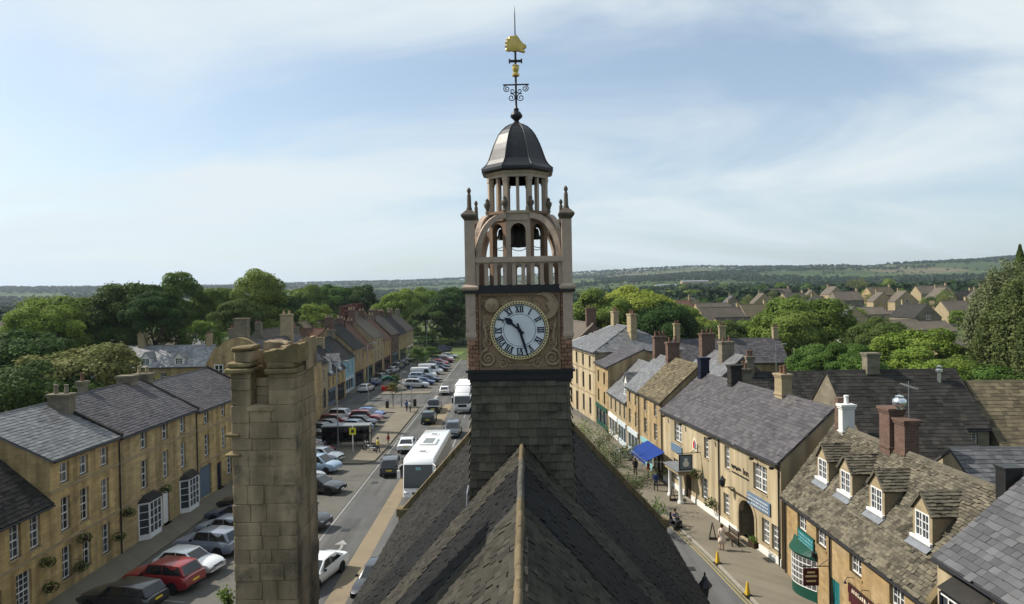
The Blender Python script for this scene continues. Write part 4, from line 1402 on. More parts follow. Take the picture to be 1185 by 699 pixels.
# corner shafts with collars, caps and finials
def shaft():
    b = MB(); w = .155
    b.box(-w, w, -w, w, T(15.85), T(19.3))
    return b
for ix in (-1, 1):
    for iy in (-1, 1):
        cx, cy = ix * 1.475, iy * 1.475
        b = MB(); w = .15
        b.box(-w, w, -w, w, T(15.85), T(17.06)); b.box(-w, w, -w, w, T(17.30), T(19.28))
        o = b.build('corner_shaft', 'terracotta_pale', tower); o.location = (cx, cy, 0)
        def flare(prof, nm, m='terracotta_pale', seg=4):
            q = MB(); q.lathe([(r * 1.414, T(z)) for r, z in prof], (0, 0, 0), seg, rot=math.pi / 4)
            return q.build(nm, m, o)
        flare([(.06, 15.45), (.13, 15.62), (.17, 15.70), (.17, 15.78), (.15, 15.85)], 'bracket')
        flare([(.15, 17.06), (.19, 17.08), (.26, 17.16), (.26, 17.22), (.17, 17.30)], 'collar')
        flare([(.15, 19.24), (.19, 19.30), (.24, 19.36), (.24, 19.42), (.14, 19.52), (.08, 19.58)], 'cap', 'terracotta_dark')
        q = MB(); q.lathe([(.085, T(19.56)), (.09, T(19.62)), (.07, T(19.66)), (.06, T(20.02)), (.035, T(20.08)), (.06, T(20.13)), (.065, T(20.17)), (.04, T(20.23)), (0, T(20.27))], (0, 0, 0), 8)
        q.build('finial', 'terracotta_dark', o, smooth=True, angle=45)

def arcade(b, x0, x1, z0, z1, n, pw, th, y=0.0, M=None, ends=True, seg=8):
    """row of n round-headed openings between piers of width pw"""
    sp = (x1 - x0 - pw) / n
    for k in range(n + 1):
        c = x0 + pw / 2 + sp * k
        b.box(c - pw / 2, c + pw / 2, y, y + th, z0, z1, M=M)
    for k in range(n):
        a = x0 + pw + sp * k; e = x0 + sp * (k + 1); r = (e - a) / 2; c = (a + e) / 2
        zs = z1 - r - r * .35
        for j in range(seg):
            t0 = math.pi * j / seg; t1 = math.pi * (j + 1) / seg
            p0 = (c - r * math.cos(t0), zs + r * math.sin(t0)); p1 = (c - r * math.cos(t1), zs + r * math.sin(t1))
            b.prism([p0, p1, (p1[0], z1), (p0[0], z1)], y + .003, y + th - .003, 'y', M=M)
# balustrade: each side is its own arcaded panel with rail
for face in range(4):
    Mf = Matrix.Rotation(face * math.pi / 2, 4, 'Z')
    b = MB(); arcade(b, -1.325, 1.325, T(17.26), T(17.96), 9, .115, .12, -1.54, Mf)
    bo = b.build('balustrade', 'terracotta_pale', tower)
    b = MB(); b.box(-1.325, 1.325, -1.60, -1.38, T(17.96), T(18.06), M=Mf); b.box(-1.325, 1.325, -1.57, -1.40, T(18.06), T(18.13), M=Mf)
    b.build('rail', 'terracotta_pale', bo)
# roof flat inside balustrade
b = MB(); b.box(-1.5, 1.5, -1.5, 1.5, T(17.13), T(17.28)); b.build('lead_flat', 'lead', tower)
# bell chamber: octagon of tall arches
AP = .93
side_len = 2 * AP * math.tan(math.pi / 8)
for k in range(8):
    Mk = Matrix.Rotation(k * math.pi / 4, 4, 'Z')
    b = MB(); arcade(b, -side_len / 2, side_len / 2, T(17.27), T(19.30), 1, .15, .16, -AP, Mk, seg=10)
    b.box(-side_len / 2 - .03, side_len / 2 + .03, -AP - .03, -AP + .17, T(19.30), T(19.52), M=Mk)
    b.box(-side_len / 2 - .06, side_len / 2 + .06, -AP - .08, -AP + .17, T(19.52), T(19.60), M=Mk)
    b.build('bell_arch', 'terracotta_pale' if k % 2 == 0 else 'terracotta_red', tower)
    # urn on each corner
    a = math.pi / 8 + k * math.pi / 4
    r = (AP + .05) / math.cos(math.pi / 8)
    q = MB(); q.lathe([(.09, 0), (.05, .04), (.045, .1), (.105, .2), (.11, .28), (.05, .34), (.06, .40), (0, .47)], (r * math.cos(a), r * math.sin(a), T(19.60)), 8)
    q.build('urn', 'terracotta_dark', tower, smooth=True, angle=50)
# flying ribs from the corner shafts to the octagon
for ix in (-1, 1):
    for iy in (-1, 1):
        for wch in (0, 1):
            p0 = Vector((ix * 1.34, iy * 1.34, T(18.10)))
            a = math.atan2(iy, ix) + (1 if wch else -1) * math.pi / 8
            r = AP / math.cos(math.pi / 8) + .02
            p1 = Vector((r * math.cos(a), r * math.sin(a), T(19.52)))
            b = MB(); d = Vector((p1.x - p0.x, p1.y - p0.y, 0)); n_ = Vector((-d.y, d.x, 0)).normalized() * .085
            prev = None
            for k in range(11):
                t = math.pi / 2 * k / 10
                def at(sc, dz):
                    f = 1 - math.cos(t); g = math.sin(t)
                    return Vector((p0.x + d.x * f, p0.y + d.y * f, p0.z + (p1.z - p0.z - dz) * g)) 
                outer = Vector((p0.x + d.x * (1 - math.cos(t)), p0.y + d.y * (1 - math.cos(t)), p0.z + (p1.z - p0.z) * math.sin(t)))
                c = Vector((p1.x, p1.y, p0.z)); inner = outer + (c - outer).normalized() * .17
                cur = (outer - n_, outer + n_, inner + n_, inner - n_)
                if prev:
                    for i in range(4):
                        j = (i + 1) % 4
                        b.face([prev[i], prev[j], cur[j], cur[i]])
                prev = cur
            b.build('flying_rib', 'terracotta_pale', tower)
# ceiling over bells, bell frame, bells, chains
b = MB(); b.lathe([(.99, T(19.34)), (.99, T(19.58))], (0, 0, 0), 8, rot=math.pi / 8); b.build('bell_ceiling', 'terracotta_red', tower)
b = MB(); b.box(-.8, .8, -.06, .06, T(19.16), T(19.3)); b.box(-.06, .06, -.8, .8, T(19.14), T(19.28)); b.build('bell_beam', 'wood_dark', tower)
for (bx, by, s, zt) in ((0, -.15, 1.0, 19.18), (-.55, .3, .55, 19.15), (.55, .3, .55, 19.15)):
    b = MB(); b.lathe([(.05, 0), (.16, -.03), (.22, -.14), (.25, -.38), (.31, -.56), (.36, -.66), (.33, -.66), (.24, -.5), (0, -.4)], (0, 0, 0), 16)
    b.v = [(x * s, y * s, z * s) for x, y, z in b.v]
    o = b.build('bell', 'bronze', tower, smooth=True, angle=50); o.location = (bx, by, T(zt))
for k in range(8):
    a0 = math.pi / 8 + k * math.pi / 4; a1 = a0 + math.pi / 4; r = AP
    p, q = Vector((r * math.cos(a0), r * math.sin(a0), T(18.62))), Vector((r * math.cos(a1), r * math.sin(a1), T(18.62)))
    b = MB(); b.tube([p.lerp(q, f / 8) - Vector((0, 0, .17 * (1 - (f / 4 - 1) ** 2))) for f in range(9)], .012, 4)
    b.build('chain', 'iron', tower)
# upper lantern
for k in range(8):
    a = math.pi / 8 + k * math.pi / 4
    Mk = Matrix.Rotation(a, 4, 'Z')
    r = .90 / math.cos(math.pi / 8)
    b = MB(); b.box(r - .10, r + .04, -.075, .075, T(19.60), T(20.66), M=Mk); b.box(r - .12, r + .06, -.09, .09, T(20.56), T(20.66), M=Mk); b.box(r - .12, r + .06, -.09, .09, T(19.6), T(19.72), M=Mk)
    b.build('lantern_pier', 'terracotta_pale', tower)
    Mk = Matrix.Rotation(k * math.pi / 4, 4, 'Z')
    b = MB(); b.box(-.045, .045, -.92, -.82, T(19.60), T(20.66), M=Mk)
    b.build('lantern_mullion', 'terracotta_pale', tower)
b = MB(); b.lathe([(1.04, T(20.66)), (1.04, T(20.76)), (1.08, T(20.78)), (1.08, T(20.86)), (.78, T(20.86)), (.78, T(20.66)), (1.04, T(20.66))], (0, 0, 0), 8, rot=math.pi / 8)
b.build('lantern_ring', 'terracotta_pale', tower)
b = MB(); b.lathe([(.0, T(20.70)), (.80, T(20.70)), (.80, T(20.80)), (0, T(20.8))], (0, 0, 0), 8, rot=math.pi / 8); b.build('lantern_ceiling', 'wood_dark', tower)
# lead dome with roll joints
DP = [(1.20, 20.87), (1.235, 20.90), (1.235, 20.98), (1.18, 21.03), (1.08, 21.12), (.99, 21.26), (.92, 21.45), (.86, 21.62), (.79, 21.80), (.72, 21.95), (.63, 22.12), (.52, 22.27), (.38, 22.40), (.24, 22.48), (.10, 22.53), (0, 22.54)]
b = MB(); b.lathe([(r, T(z)) for r, z in DP], (0, 0, 0), 8, rot=math.pi / 8)
dome = b.build('dome', 'lead', tower)
for k in range(8):
    a = math.pi / 8 + k * math.pi / 4
    b = MB(); b.tube([(r * math.cos(a), r * math.sin(a), T(z)) for r, z in DP[2:-1]], .02, 6)
    b.build('lead_roll', 'lead', dome, smooth=True)
# finial and weather vane
b = MB(); b.lathe([(.20, 22.49), (.12, 22.56), (.07, 22.62), (.10, 22.66), (.19, 22.74), (.20, 22.80), (.14, 22.90), (.07, 22.95), (.09, 23.0), (.04, 23.06), (.03, 23.2)], (0, 0, -ZB), 14)
b.build('dome_finial', 'lead', tower, smooth=True, angle=60)
vb = MB(); vb.tube([(0, 0, T(22.9)), (0, 0, T(24.9))], .035, 8); vb.tube([(0, 0, T(24.9)), (0, 0, T(26.05)), (0, 0, T(26.35))], [.026, .018, .004], 6)
vane = vb.build('weather_vane', 'iron', tower)
vb = MB(); vb.tube([(-.42, 0, T(23.8)), (.42, 0, T(23.8))], .025, 6); vb.tube([(0, -.42, T(23.8)), (0, .42, T(23.8))], .025, 6)
for Mr in (Matrix.Identity(4), Matrix.Rotation(math.pi / 2, 4, 'Z')):
    for s in (-1, 1):
        for (cx, cz, r0, a0, dd, tr) in ((.30, 23.67, .115, 90, -1, 1.6), (.15, 23.38, .135, 70, 1, 1.5), (.11, 23.6, .09, 180, 1, 1.1)):
            pts = []
            for k in range(25):
                f = k / 24; r = r0 * (1 - .8 * f); a = R(a0) + dd * tr * 2 * math.pi * f
                pts.append(Mr @ Vector((s * (cx + r * math.cos(a)), 0, T(cz) + r * math.sin(a))))
            vb.tube(pts, .016, 5)
vb.build('scrollwork', 'iron', vane)
vb = MB(); vb.box(-.22, .22, -.03, .03, T(24.53), T(24.60)); vb.box(-.22, -.17, -.035, .035, T(24.50), T(24.63)); vb.box(.17, .22, -.035, .035, T(24.50), T(24.63)); vb.box(-.03, .03, -.22, .22, T(24.535), T(24.595)); vb.build('cross_bar', 'iron', vane)
vb = MB(); vb.lathe([(.04, 24.05), (.12, 24.08), (.125, 24.14), (.07, 24.18), (.09, 24.24), (.12, 24.32), (.10, 24.40), (.0, 24.43)], (0, 0, -ZB), 10)
for k in range(5):
    a = 2 * math.pi * k / 5; vb.lathe([(.0, 0), (.045, .04), (0, .1)], (.085 * math.cos(a), .085 * math.sin(a), T(24.36)), 6)
vb.build('gilt_crown', 'gold_leaf', vane, smooth=True, angle=40)
head = [(-.24, -.18), (-.06, -.26), (.08, -.24), (.20, -.28), (.30, -.30), (.33, -.24), (.24, -.19), (.30, -.17), (.37, -.12), (.36, -.05), (.27, 0), (.18, .10), (.10, .22), (.04, .30), (-.02, .25), (-.09, .27), (-.12, .20)]
mane = [(-.12, .27), (-.20, .24), (-.21, .17), (-.30, .18), (-.27, .09), (-.35, .06), (-.28, -.02), (-.36, -.07), (-.28, -.12), (-.34, -.20), (-.22, -.25), (-.08, -.22), (-.04, .2)]
vb = MB(); vb.prism(head, -.055, .055, 'y'); bh = bevelled(vb.mesh('gilt_beast_head'), .022, 2)
o = link('gilt_beast_head', bh, 'gold_leaf', vane); o.location = (0, 0, T(25.12))
vb = MB(); vb.prism(mane, -.035, .035, 'y'); o2 = link('gilt_mane', bevelled(vb.mesh('gilt_mane'), .015, 1), 'gold_leaf', vane); o2.location = (0, 0, T(25.12))
vb = MB(); vb.lathe([(.03, 0), (.02, .02), (0, .025)], (.12, .06, T(25.17)), 8); vb.build('gilt_eye', 'iron', vane)

# ------------------------------------------------------------------ eroded stone chimney stack, left foreground
stack = empty('stone_stack', (-5.715, 15.5, 4.0), R(-.5), 'weathered ashlar chimney stack with two broken capped piers in the foreground', 'chimney')
SW, SD = 1.45, 1.62
q = lambda z: z - 4.0
b = MB()
b.box(-SW / 2 + .02, SW / 2 - .02, .02, SD - .02, 0, q(14.5))
b.box(-SW / 2 + .02, -.26, .02, SD - .02, q(14.5), q(15.32)); b.box(.14, SW / 2 - .02, .02, SD - .02, q(14.5), q(15.32))
b.box(-.26, .14, .34, SD - .3, q(14.5), q(15.1))
b.build('core', 'chimney_core', stack)
def block(x0, x1, y0, y1, z0, z1, m='chimney_block', name='stone_block', jit=.009, bev=.012):
    bb = MB(); bb.box(x0, x1, y0, y1, z0, z1, jit=jit)
    me = bevelled(bb.mesh(name), bev, 1)
    return link(name, me, m, stack)
z = q(9.4); r = 0
while z < q(15.3) - .1:
    h = rng.uniform(.26, .44)
    if z + h > q(15.3): h = q(15.3) - z
    mid = z + h / 2
    xs = [-SW / 2]
    while xs[-1] < SW / 2 - .3:
        xs.append(min(SW / 2, xs[-1] + rng.uniform(.34, .66)))
    if SW / 2 - xs[-1] > .01:
        xs[-1] = SW / 2
    if mid > q(14.5):
        xs = [-SW / 2, -.26, .14, SW / 2]
    for i, (a, e) in enumerate(zip(xs, xs[1:])):
        if mid > q(14.5) and i == 1:
            continue
        pr = rng.uniform(-.012, .014)
        block(a + .003, e - .003, -pr, .3, z + .002, z + h - .002)
    ys = [.3, .3 + rng.uniform(.4, .8), SD]
    for a, e in zip(ys, ys[1:]):
        pr = rng.uniform(-.012, .014)
        if mid > q(14.35) and a > .3 and rng.random() < .6: pr = -.13   # eroded hollows
        block(SW / 2 - .25, SW / 2 + pr, a + .006, e - .006, z + .005, z + h - .005)
        block(-SW / 2 - rng.uniform(0, .014), -SW / 2 + .25, a + .006, e - .006, z + .005, z + h - .005)
    z += h; r += 1
# slot between the piers: darker set-back stones and sloping sill
for k in range(3):
    block(-.255, .135, .30, .42, q(14.55 + .2 * k), q(14.74 + .2 * k), jit=.01)
block(-.36, .24, -.03, .32, q(14.42), q(14.54), name='slot_sill')
# cornices and broken caps
block(-SW / 2 - .10, -.20, -.10, .62, q(15.30), q(15.42), 'coping_stone', 'cornice', .02, .03)
block(-SW / 2 - .05, -.23, -.05, .56, q(15.42), q(15.54), 'coping_stone', 'cornice', .02, .03)
block(-SW / 2 + .07, -.22, .02, .50, q(15.54), q(15.80), 'chimney_block', 'pier_block', .02, .03)
block(-SW / 2 + .03, -.18, -.03, .54, q(15.80), q(15.92), 'coping_stone', 'pier_cap', .025, .035)
block(.08, SW / 2 + .06, -.10, .62, q(15.28), q(15.40), 'coping_stone', 'cornice', .02, .03)
block(.12, SW / 2 + .02, -.05, .60, q(15.40), q(15.52), 'coping_stone', 'cornice', .02, .03)
def eroded(x0, x1, y0, y1, z0, zl, zh, m='coping_stone', name='broken_cap'):
    bb = MB()
    n = 7; k = 5
    G_ = {}
    for i in range(n + 1):
        for j in range(k + 1):
            f = i / n
            G_[i, j] = (x0 + (x1 - x0) * f, y0 + (y1 - y0) * j / k, zl + (zh - zl) * sstep(.35, 1, f) + rng.uniform(-.035, .035))
    for i in range(n):
        for j in range(k):
            bb.face([G_[i, j], G_[i + 1, j], G_[i + 1, j + 1], G_[i, j + 1]])
    for i in range(n):
        for j, yy in ((0, y0), (k, y1)):
            a, e = G_[i, j], G_[i + 1, j]
            inset = .06 if j == 0 else -.06
            bb.face([(a[0], yy + inset, z0), (e[0], yy + inset, z0), e, a])
    for j in range(k):
        for i, xx in ((0, x0), (n, x1)):
            a, e = G_[i, j], G_[i, j + 1]
            bb.face([(xx, a[1], z0), (xx, e[1], z0), e, a])
    return bb.build(name, m, stack)
eroded(.06, SW / 2 + .12, -.06, .75, q(15.52), q(15.80), q(15.95))
eroded(.18, SW / 2 + .05, .75, SD + .02, q(15.28), q(15.85), q(16.05), 'chimney_block', 'broken_stone')
eroded(-.35, .22, 1.05, SD, q(14.9), q(15.95), q(15.9), 'chimney_block', 'broken_stone')
eroded(-SW / 2, -.3, .7, SD, q(15.28), q(15.5), q(15.75), 'chimney_block', 'broken_stone')
for zz_ in (13.85, 13.4):
    block(-SW / 2 - .14, -SW / 2 + .2, -.06, .45, q(zz_), q(zz_ + .07), 'coping_stone', 'drip_mould', .01, .02)
# ------------------------------------------------------------------ left terrace (fronts in shade)
def cols(xs, z, w, h, kind='sash', **ex):
    return [(kind, x, z, w, h, ex) for x in xs]
gc = dict(glass='glass_curtain')
h0 = house('terrace_house', 'low two-storey golden stone house at the bottom left corner, slate roof darkened for shade', (-26.4, 26), LEFT, 12.6, 8.5, 5.6, 41, 'stone_left', 'slate_dark',  # roof coloured dark to stand in for the taller neighbour's cast shade
      cols([3.2, 6.6, 9.85, 11.35], 3.5, .82, 1.8) + cols([10.4], .45, 1.15, 2.1, nx=3, nz=6) + cols([6.0], .45, 1.15, 2.1, nx=3, nz=6) + [('door', 8.3, .12, 1.0, 2.2, dict(m='paint_navy'))],
      (.34, .27), strings=(3.03,), ends=(True, False))
h1 = house('terrace_house', 'three-storey golden stone house with pale slate roof next to the low corner house', (-26.4, 38.62), LEFT, 6.85, 9, 7.95, 26, 'stone_left', 'slate_light',
      cols([1.3, 3.1, 5.2], 6.42, .82, 1.15, nz=2, nx=2) + cols([1.3, 3.1, 5.2], 3.6, .82, 1.95) + cols([1.3, 3.2, 5.2], .75, .82, 1.9),
      (.36, .28), strings=(3.05, 6.15), pipes=(6.75,), chims=((6.6, 3.6, .7, 1.4, 8.6, 10.9, dict(m='stone_grey', pots=2, potm='stone_grey')),))
h2 = house('terrace_house', 'three-storey stone house with two white canted bays at street level', (-26.4, 45.5), LEFT, 11.1, 9, 7.85, 28.5, 'stone_left_b', 'slate_purple',
      cols([3.0, 6.0, 8.75], 6.45, .85, 1.2, nz=2) + cols([3.0, 6.0, 8.75], 3.6, .85, 2.0) + [('door', 5.95, .12, .95, 2.45, dict(m='paint_white'))],
      (.34, .26), strings=(3.1, 6.15), pipes=(11.0,), chims=((9.2, 4.6, .9, 1.2, 9, 11.0, dict(m='stone_grey', pots=0)), (4.2, 5.0, .5, .5, 9, 11.2, dict(m='stone_grey', pots=1))))
bay_window(h2, 3.35, .15, 2.5, 2.6)
bay_window(h2, 9.3, .15, 2.5, 2.6)
h3 = house('terrace_house', 'stone terrace house with a blue garage door beside the weathered stack', (-26.4, 56.62), LEFT, 12.4, 9, 7.6, 27, 'stone_left', 'slate_purple',
      cols([1.85, 5.3, 8.7], 6.35, .82, 1.15, nz=2) + cols([1.85, 5.3, 8.7], 3.55, .85, 1.85) + [('dark', 1.5, .12, 2.2, 2.7, dict(m='paint_blue_grey')), ('door', 4.2, .12, .95, 2.3, dict(m='paint_navy'))] + cols([6.4, 9.2], .8, 1.0, 1.9),
      (.34, .26), strings=(3.15, 5.95), pipes=(12.2,), chims=((.3, 4.5, .7, 1.3, 9, 10.9, dict(m='stone_grey', pots=2, potm='stone_pale')),))
for hh_, L_, ev, pt in ((h1, 6.85, 7.95, 26), (h2, 11.1, 7.85, 27), (h3, 12.4, 7.6, 27)):
    tn_ = math.tan(R(pt)); pv_ = MB()
    pv_.prism([(-.25, ev - .25 * tn_ + .1), (4.5, ev + 4.5 * tn_ + .1), (9.2, ev - .25 * tn_ + .1), (9.2, ev - .25 * tn_ + .3), (4.5, ev + 4.5 * tn_ + .34), (-.25, ev - .25 * tn_ + .3)], L_ - .14, L_ + .1, 'x')
    pv_.build('verge_shadow_strip', 'slate_dark', hh_)  # raised verge, coloured dark to stand in for the chimney shadow lines too
# curved-gable building
h4 = house('curved_gable_hall', 'tall stone building with a rounded gable wall behind the foreground stack', (-25.6, 72), LEFT, 19, 6.6, 8.8, 44, 'stone_left_b', 'slate_purple',
      cols([3, 7, 11, 15], 4.6, 1.0, 2.0) + cols([3, 7, 11, 15], 1.0, 1.0, 2.2), (.4, .32), strings=(3.9,), cat='building',
      chims=((.9, 3.3, .8, 1.4, 11, 14.9, dict(m='stone_grey', pots=0)), (15.5, 3.3, .9, 1.4, 11, 14.9, dict(m='stone_pale', pots=2, potm='stone_pale'))))
gb = MB()
prof = [(-.3, 8.0)] + [(-.3, 9.3), (.3, 9.8)] + [(3.3 - 2.8 * math.cos(t), 9.8 + 3.1 * math.sin(t)) for t in [math.pi * k / 14 for k in range(1, 14)]] + [(6.3, 9.8), (6.9, 9.3), (6.9, 8.0)]
gb.prism(prof, -.3, .12, 'x'); gb.build('curved_parapet', 'stone_left_b', h4)
gw = add_window(h4, -.42, 9.1, .9, 1.0, y=5.3, nx=2, nz=2, style='casement', rz=-math.pi / 2)
# arched building (former chapel-like front)
h5 = house('arched_front_building', 'stone building with tall arched ground windows beyond the stack', (-28.2, 91.2), LEFT, 12.4, 10, 7.2, 40, 'stone_pale', 'slate_dark',
      cols([2.2, 6.2, 10.2], 4.6, .9, 1.6) , (.4, .32), cat='building', chims=((11.6, 4.8, .8, 1.4, 10, 12.6, dict(m='stone_grey')),))
for x in (2.2, 6.2, 10.2):
    P = [(x - .75, .5), (x + .75, .5), (x + .75, 2.5)] + [(x + .75 * math.cos(t), 2.5 + 1.1 * math.sin(t)) for t in [math.pi * k / 8 for k in range(1, 8)]] + [(x - .75, 2.5)]
    a = MB(); a.prism(P, -.02, .03, 'y'); ao = a.build('arched_window', 'glass_dark', h5)
    a = MB(); a.tube([(p[0], -.05, p[1]) for p in P[1:] + P[:1]], .09, 5); a.build('window_surround', 'stone_pale', ao)
    a = MB(); a.box(x - .03, x + .03, -.05, -.025, .5, 3.5); a.box(x - .75, x + .75, -.05, -.027, 1.9, 1.96); a.build('glazing_bars', 'paint_blue_grey', ao)
h6 = house('gabled_cottage', 'low stone cottage with two pale gabled dormers, left side of the street', (-28.6, 103.8), LEFT, 12.4, 8, 5.0, 43, 'stone_left', 'slate_dark',
      cols([1.6, 4.4, 7.6, 10.6], 3.0, .9, 1.3) + [('shop', 3.4, .1, 4.2, 2.6, dict(m='paint_blue_grey')), ('shop', 9.2, .1, 4.2, 2.6, dict(m='wood_dark'))], None,
      chims=((11.8, 4, .7, 1.3, 7, 10.2, dict(m='stone_pale')),))
for x in (3.2, 8.8):
    dormer(h6, x, .05, 5.3, 1.1, 1.2, 'slate_light', 'render_pale_blue', 55)
h7 = house('blue_house', 'pale blue rendered shop house in the left terrace', (-29.3, 116.3), LEFT, 9.6, 8, 6.1, 42, 'render_blue', 'slate_dark',
      cols([1.8, 4.8, 7.8], 3.6, .9, 1.6) + [('shop', 4.8, .1, 7, 2.7, dict(m='render_pale_blue', n=4))], None, chims=((8.9, 4, .7, 1.3, 8, 11, dict(m='stone_grey')),))
specs = [
    ('narrow golden stone shop house beyond the blue house, red chimney', 9.5, 7.2, 44, 'stone_gold', 'slate_dark', 'brick_red'),
    ('stone shop house with red clay roof in the left terrace', 8.4, 6.4, 46, 'stone_left', 'tile_red', 'brick_red'),
    ('pale fronted three-storey shop house in the far left terrace', 11.0, 8.2, 42, 'stone_pale', 'tile_brown', 'brick_red'),
    ('orange stone house with brown tiled roof, far left terrace', 10.2, 7.0, 45, 'stone_orange', 'tile_red', 'stone_grey'),
    ('brick fronted house towards the far end of the left terrace', 11.5, 7.6, 44, 'brick_red', 'tile_brown', 'brick_red'),
    ('stone house with dark roof, second last of the left terrace', 12.5, 6.9, 45, 'stone_left_b', 'slate_dark', 'brick_red'),
    ('last house of the left terrace beside the dark trees', 14.0, 7.2, 44, 'stone_pale', 'tile_brown', 'stone_grey'),
]
y = 126.0
for i, (lb, L_, ev, pt, wm, rm, cm) in enumerate(specs):
    n = max(2, int(L_ / 3))
    xs = [L_ * (k + .5) / n for k in range(n)]
    ops = cols(xs, ev - 2.2, .95, 1.5) + [('shop', L_ * .5, .1, L_ * .7, 2.7, dict(m=['paint_navy', 'paint_green', 'wood_dark', 'paint_maroon', 'paint_blue_grey', 'paint_black', 'paint_cream'][i]))]
    if ev > 7.5: ops += cols(xs, 3.5, .95, 1.7)
    house('terrace_house', lb, (-29.5, y), LEFT, L_ - .05, 9, ev, pt, wm, rm, ops, None,
          chims=((.6, 4.5, .7, 1.5, ev + 2.5, ev + 6.0, dict(m=cm, pots=3, potm='stone_pale')), (L_ - .8, 4.5, .7, 1.3, ev + 2.5, ev + 5.6, dict(m=cm, pots=2, potm='stone_pale'))))
    y += L_
# buildings behind the left terrace
hb = house('long_dormered_house', 'long low house with grey slate roof and three gabled dormers behind the left terrace', (-72, 113), 0, 21, 8, 5.9, 38, 'stone_gold', 'slate_pale',
      cols([2, 6, 10, 14, 18], 3.6, 1.0, 1.3) + cols([2, 6, 10, 14, 18], 1, 1.0, 1.5), (.5, .4), chims=((8.5, 4, 1.2, .8, 8, 11.2, dict(m='stone_pale', pots=3, potm='stone_pale')), (20, 4, .8, .8, 8, 11, dict(m='stone_pale'))))
for x in (4.5, 11.0, 16.5):
    dormer(hb, x, .3, 6.1, 1.2, 1.2, 'slate_pale', 'render_white', 50, depth=2.6)
back = [((-47, 108), 0, 12, 8, 6.5, 42, 'stone_left_b', 'slate_dark', 'stone wing with plain dark roof behind the curved-gable building'),
        ((-44, 128), R(80), 14, 9, 6.8, 42, 'stone_grey', 'tile_brown', 'brown roofed outbuilding behind the blue house'),
        ((-50, 150), R(10), 16, 8, 6.0, 44, 'stone_pale', 'tile_red', 'red roofed building in the yards behind the far left terrace'),
        ((-62, 172), R(5), 18, 9, 6.5, 44, 'stone_left', 'tile_brown', 'brown roofed stone house among trees behind the left terrace'),
        ((-90, 150), R(-8), 16, 8, 6.0, 43, 'stone_gold', 'tile_brown', 'stone house with pinkish brown roof among the left trees'),
        ((-38, 186), R(85), 22, 9, 7.2, 42, 'stone_grey', 'slate_dark', 'long slate roofed range behind the last left terrace houses')]
for (o_, rz_, L_, D_, ev, pt, wm, rm, lb) in back:
    house('back_house', lb, o_, rz_, L_, D_, ev, pt, wm, rm, cols([L_ * .2, L_ * .5, L_ * .8], ev - 2, 1, 1.3), None,
          chims=((1, D_ / 2, .8, 1.2, ev + 2, ev + 5.6, dict(m='stone_grey')), (L_ - 1, D_ / 2, .8, 1.2, ev + 2, ev + 5.6, dict(m='brick_red'))))

# ------------------------------------------------------------------ right side (fronts in sun)
def along(a, b):
    return math.atan2(b[1] - a[1], b[0] - a[0])
# nearest: slate roof at the lower right corner
r1 = house('corner_slate_house', 'cream stone house with blue-grey slate roof and navy oriel at the lower right corner', (16.1, 26.0), RIGHT, 14, 9.0, 6.7, 40, 'render_cream', 'slate_grey',
      cols([6.5, 10], 3.6, 1.1, 1.6), (.42, .30), strings=(), over=.18, n_parts=300, pipes=(), ends=(False, True), jit=.016, thick=.018)
ob = bay_window(r1, 1.95, 3.7, 2.7, 2.2, 'paint_navy', .5, 'slate_dark', 3, 3, glass='glass')
for (x0, x1, zz_) in ((.75, 1.05, 0), (1.2, 2.7, 0), (2.85, 3.15, 0)):
    pass
wb = MB()
for k in range(5):
    xx = 1.02 + k * .465
    wb.box(xx - .03, xx + .03, -.535, -.525, 4.07, 5.75)
for zz_ in (4.07, 4.9, 5.72):
    wb.box(1.0, 2.9, -.537, -.527, zz_ - .03, zz_ + .03)
wb.build('white_sash_bars', 'paint_white', ob)
# dormered stone-slate house
r2 = house('dormered_stone_house', 'golden stone shop house with mossy stone-slate roof and four gabled dormers', (16.1, 40.6), RIGHT, 14.5, 6.2, 4.85, 52, 'stone_orange', 'stone_slate',
      cols([2.3, 4.7, 8.3, 11.8], 3.35, 1.15, 1.2, 'casement', nx=4, nz=3, sill='stone_gold') + [('door', 6.2, .12, 1.0, 2.1, dict(m='paint_teal')), ('shop', 9.6, .12, 3.4, 2.3, dict(m='paint_maroon'))],
      (.27, .18), over=.25, dim=.7, thick=.035, jit=.028, n_parts=300, pipes=(.15, 5.85), ridge_m='stone_slate', coping=(14.4,),
      skipslate=lambda a, s: not any(abs(a - x) < .72 and 1.7 < s < 4.6 - abs(a - x) * 1.5 for x in (2.86, 5.46, 8.46, 12.06)),
      chims=((5.95, 3.1, .95, .75, 8, 10.9, dict(m='brick_red', pots=0)), (7.0, 3.25, .9, .7, 8, 10.5, dict(m='brick_red', pots=0)),
             (.75, 3.1, .4, .7, 8, 10.6, dict(m='brick_red', pots=0, cap=False)), (1.25, 3.1, .5, .7, 8.0, 10.3, dict(m='render_white', pots=1, potm='paint_white'))))
for x in (2.8, 5.4, 8.4, 12.0):
    dormer(r2, x, 1.0, 6.42, 1.0, 1.1, 'stone_slate', 'stone_pale', 47, 4, 3, depth=2.0)
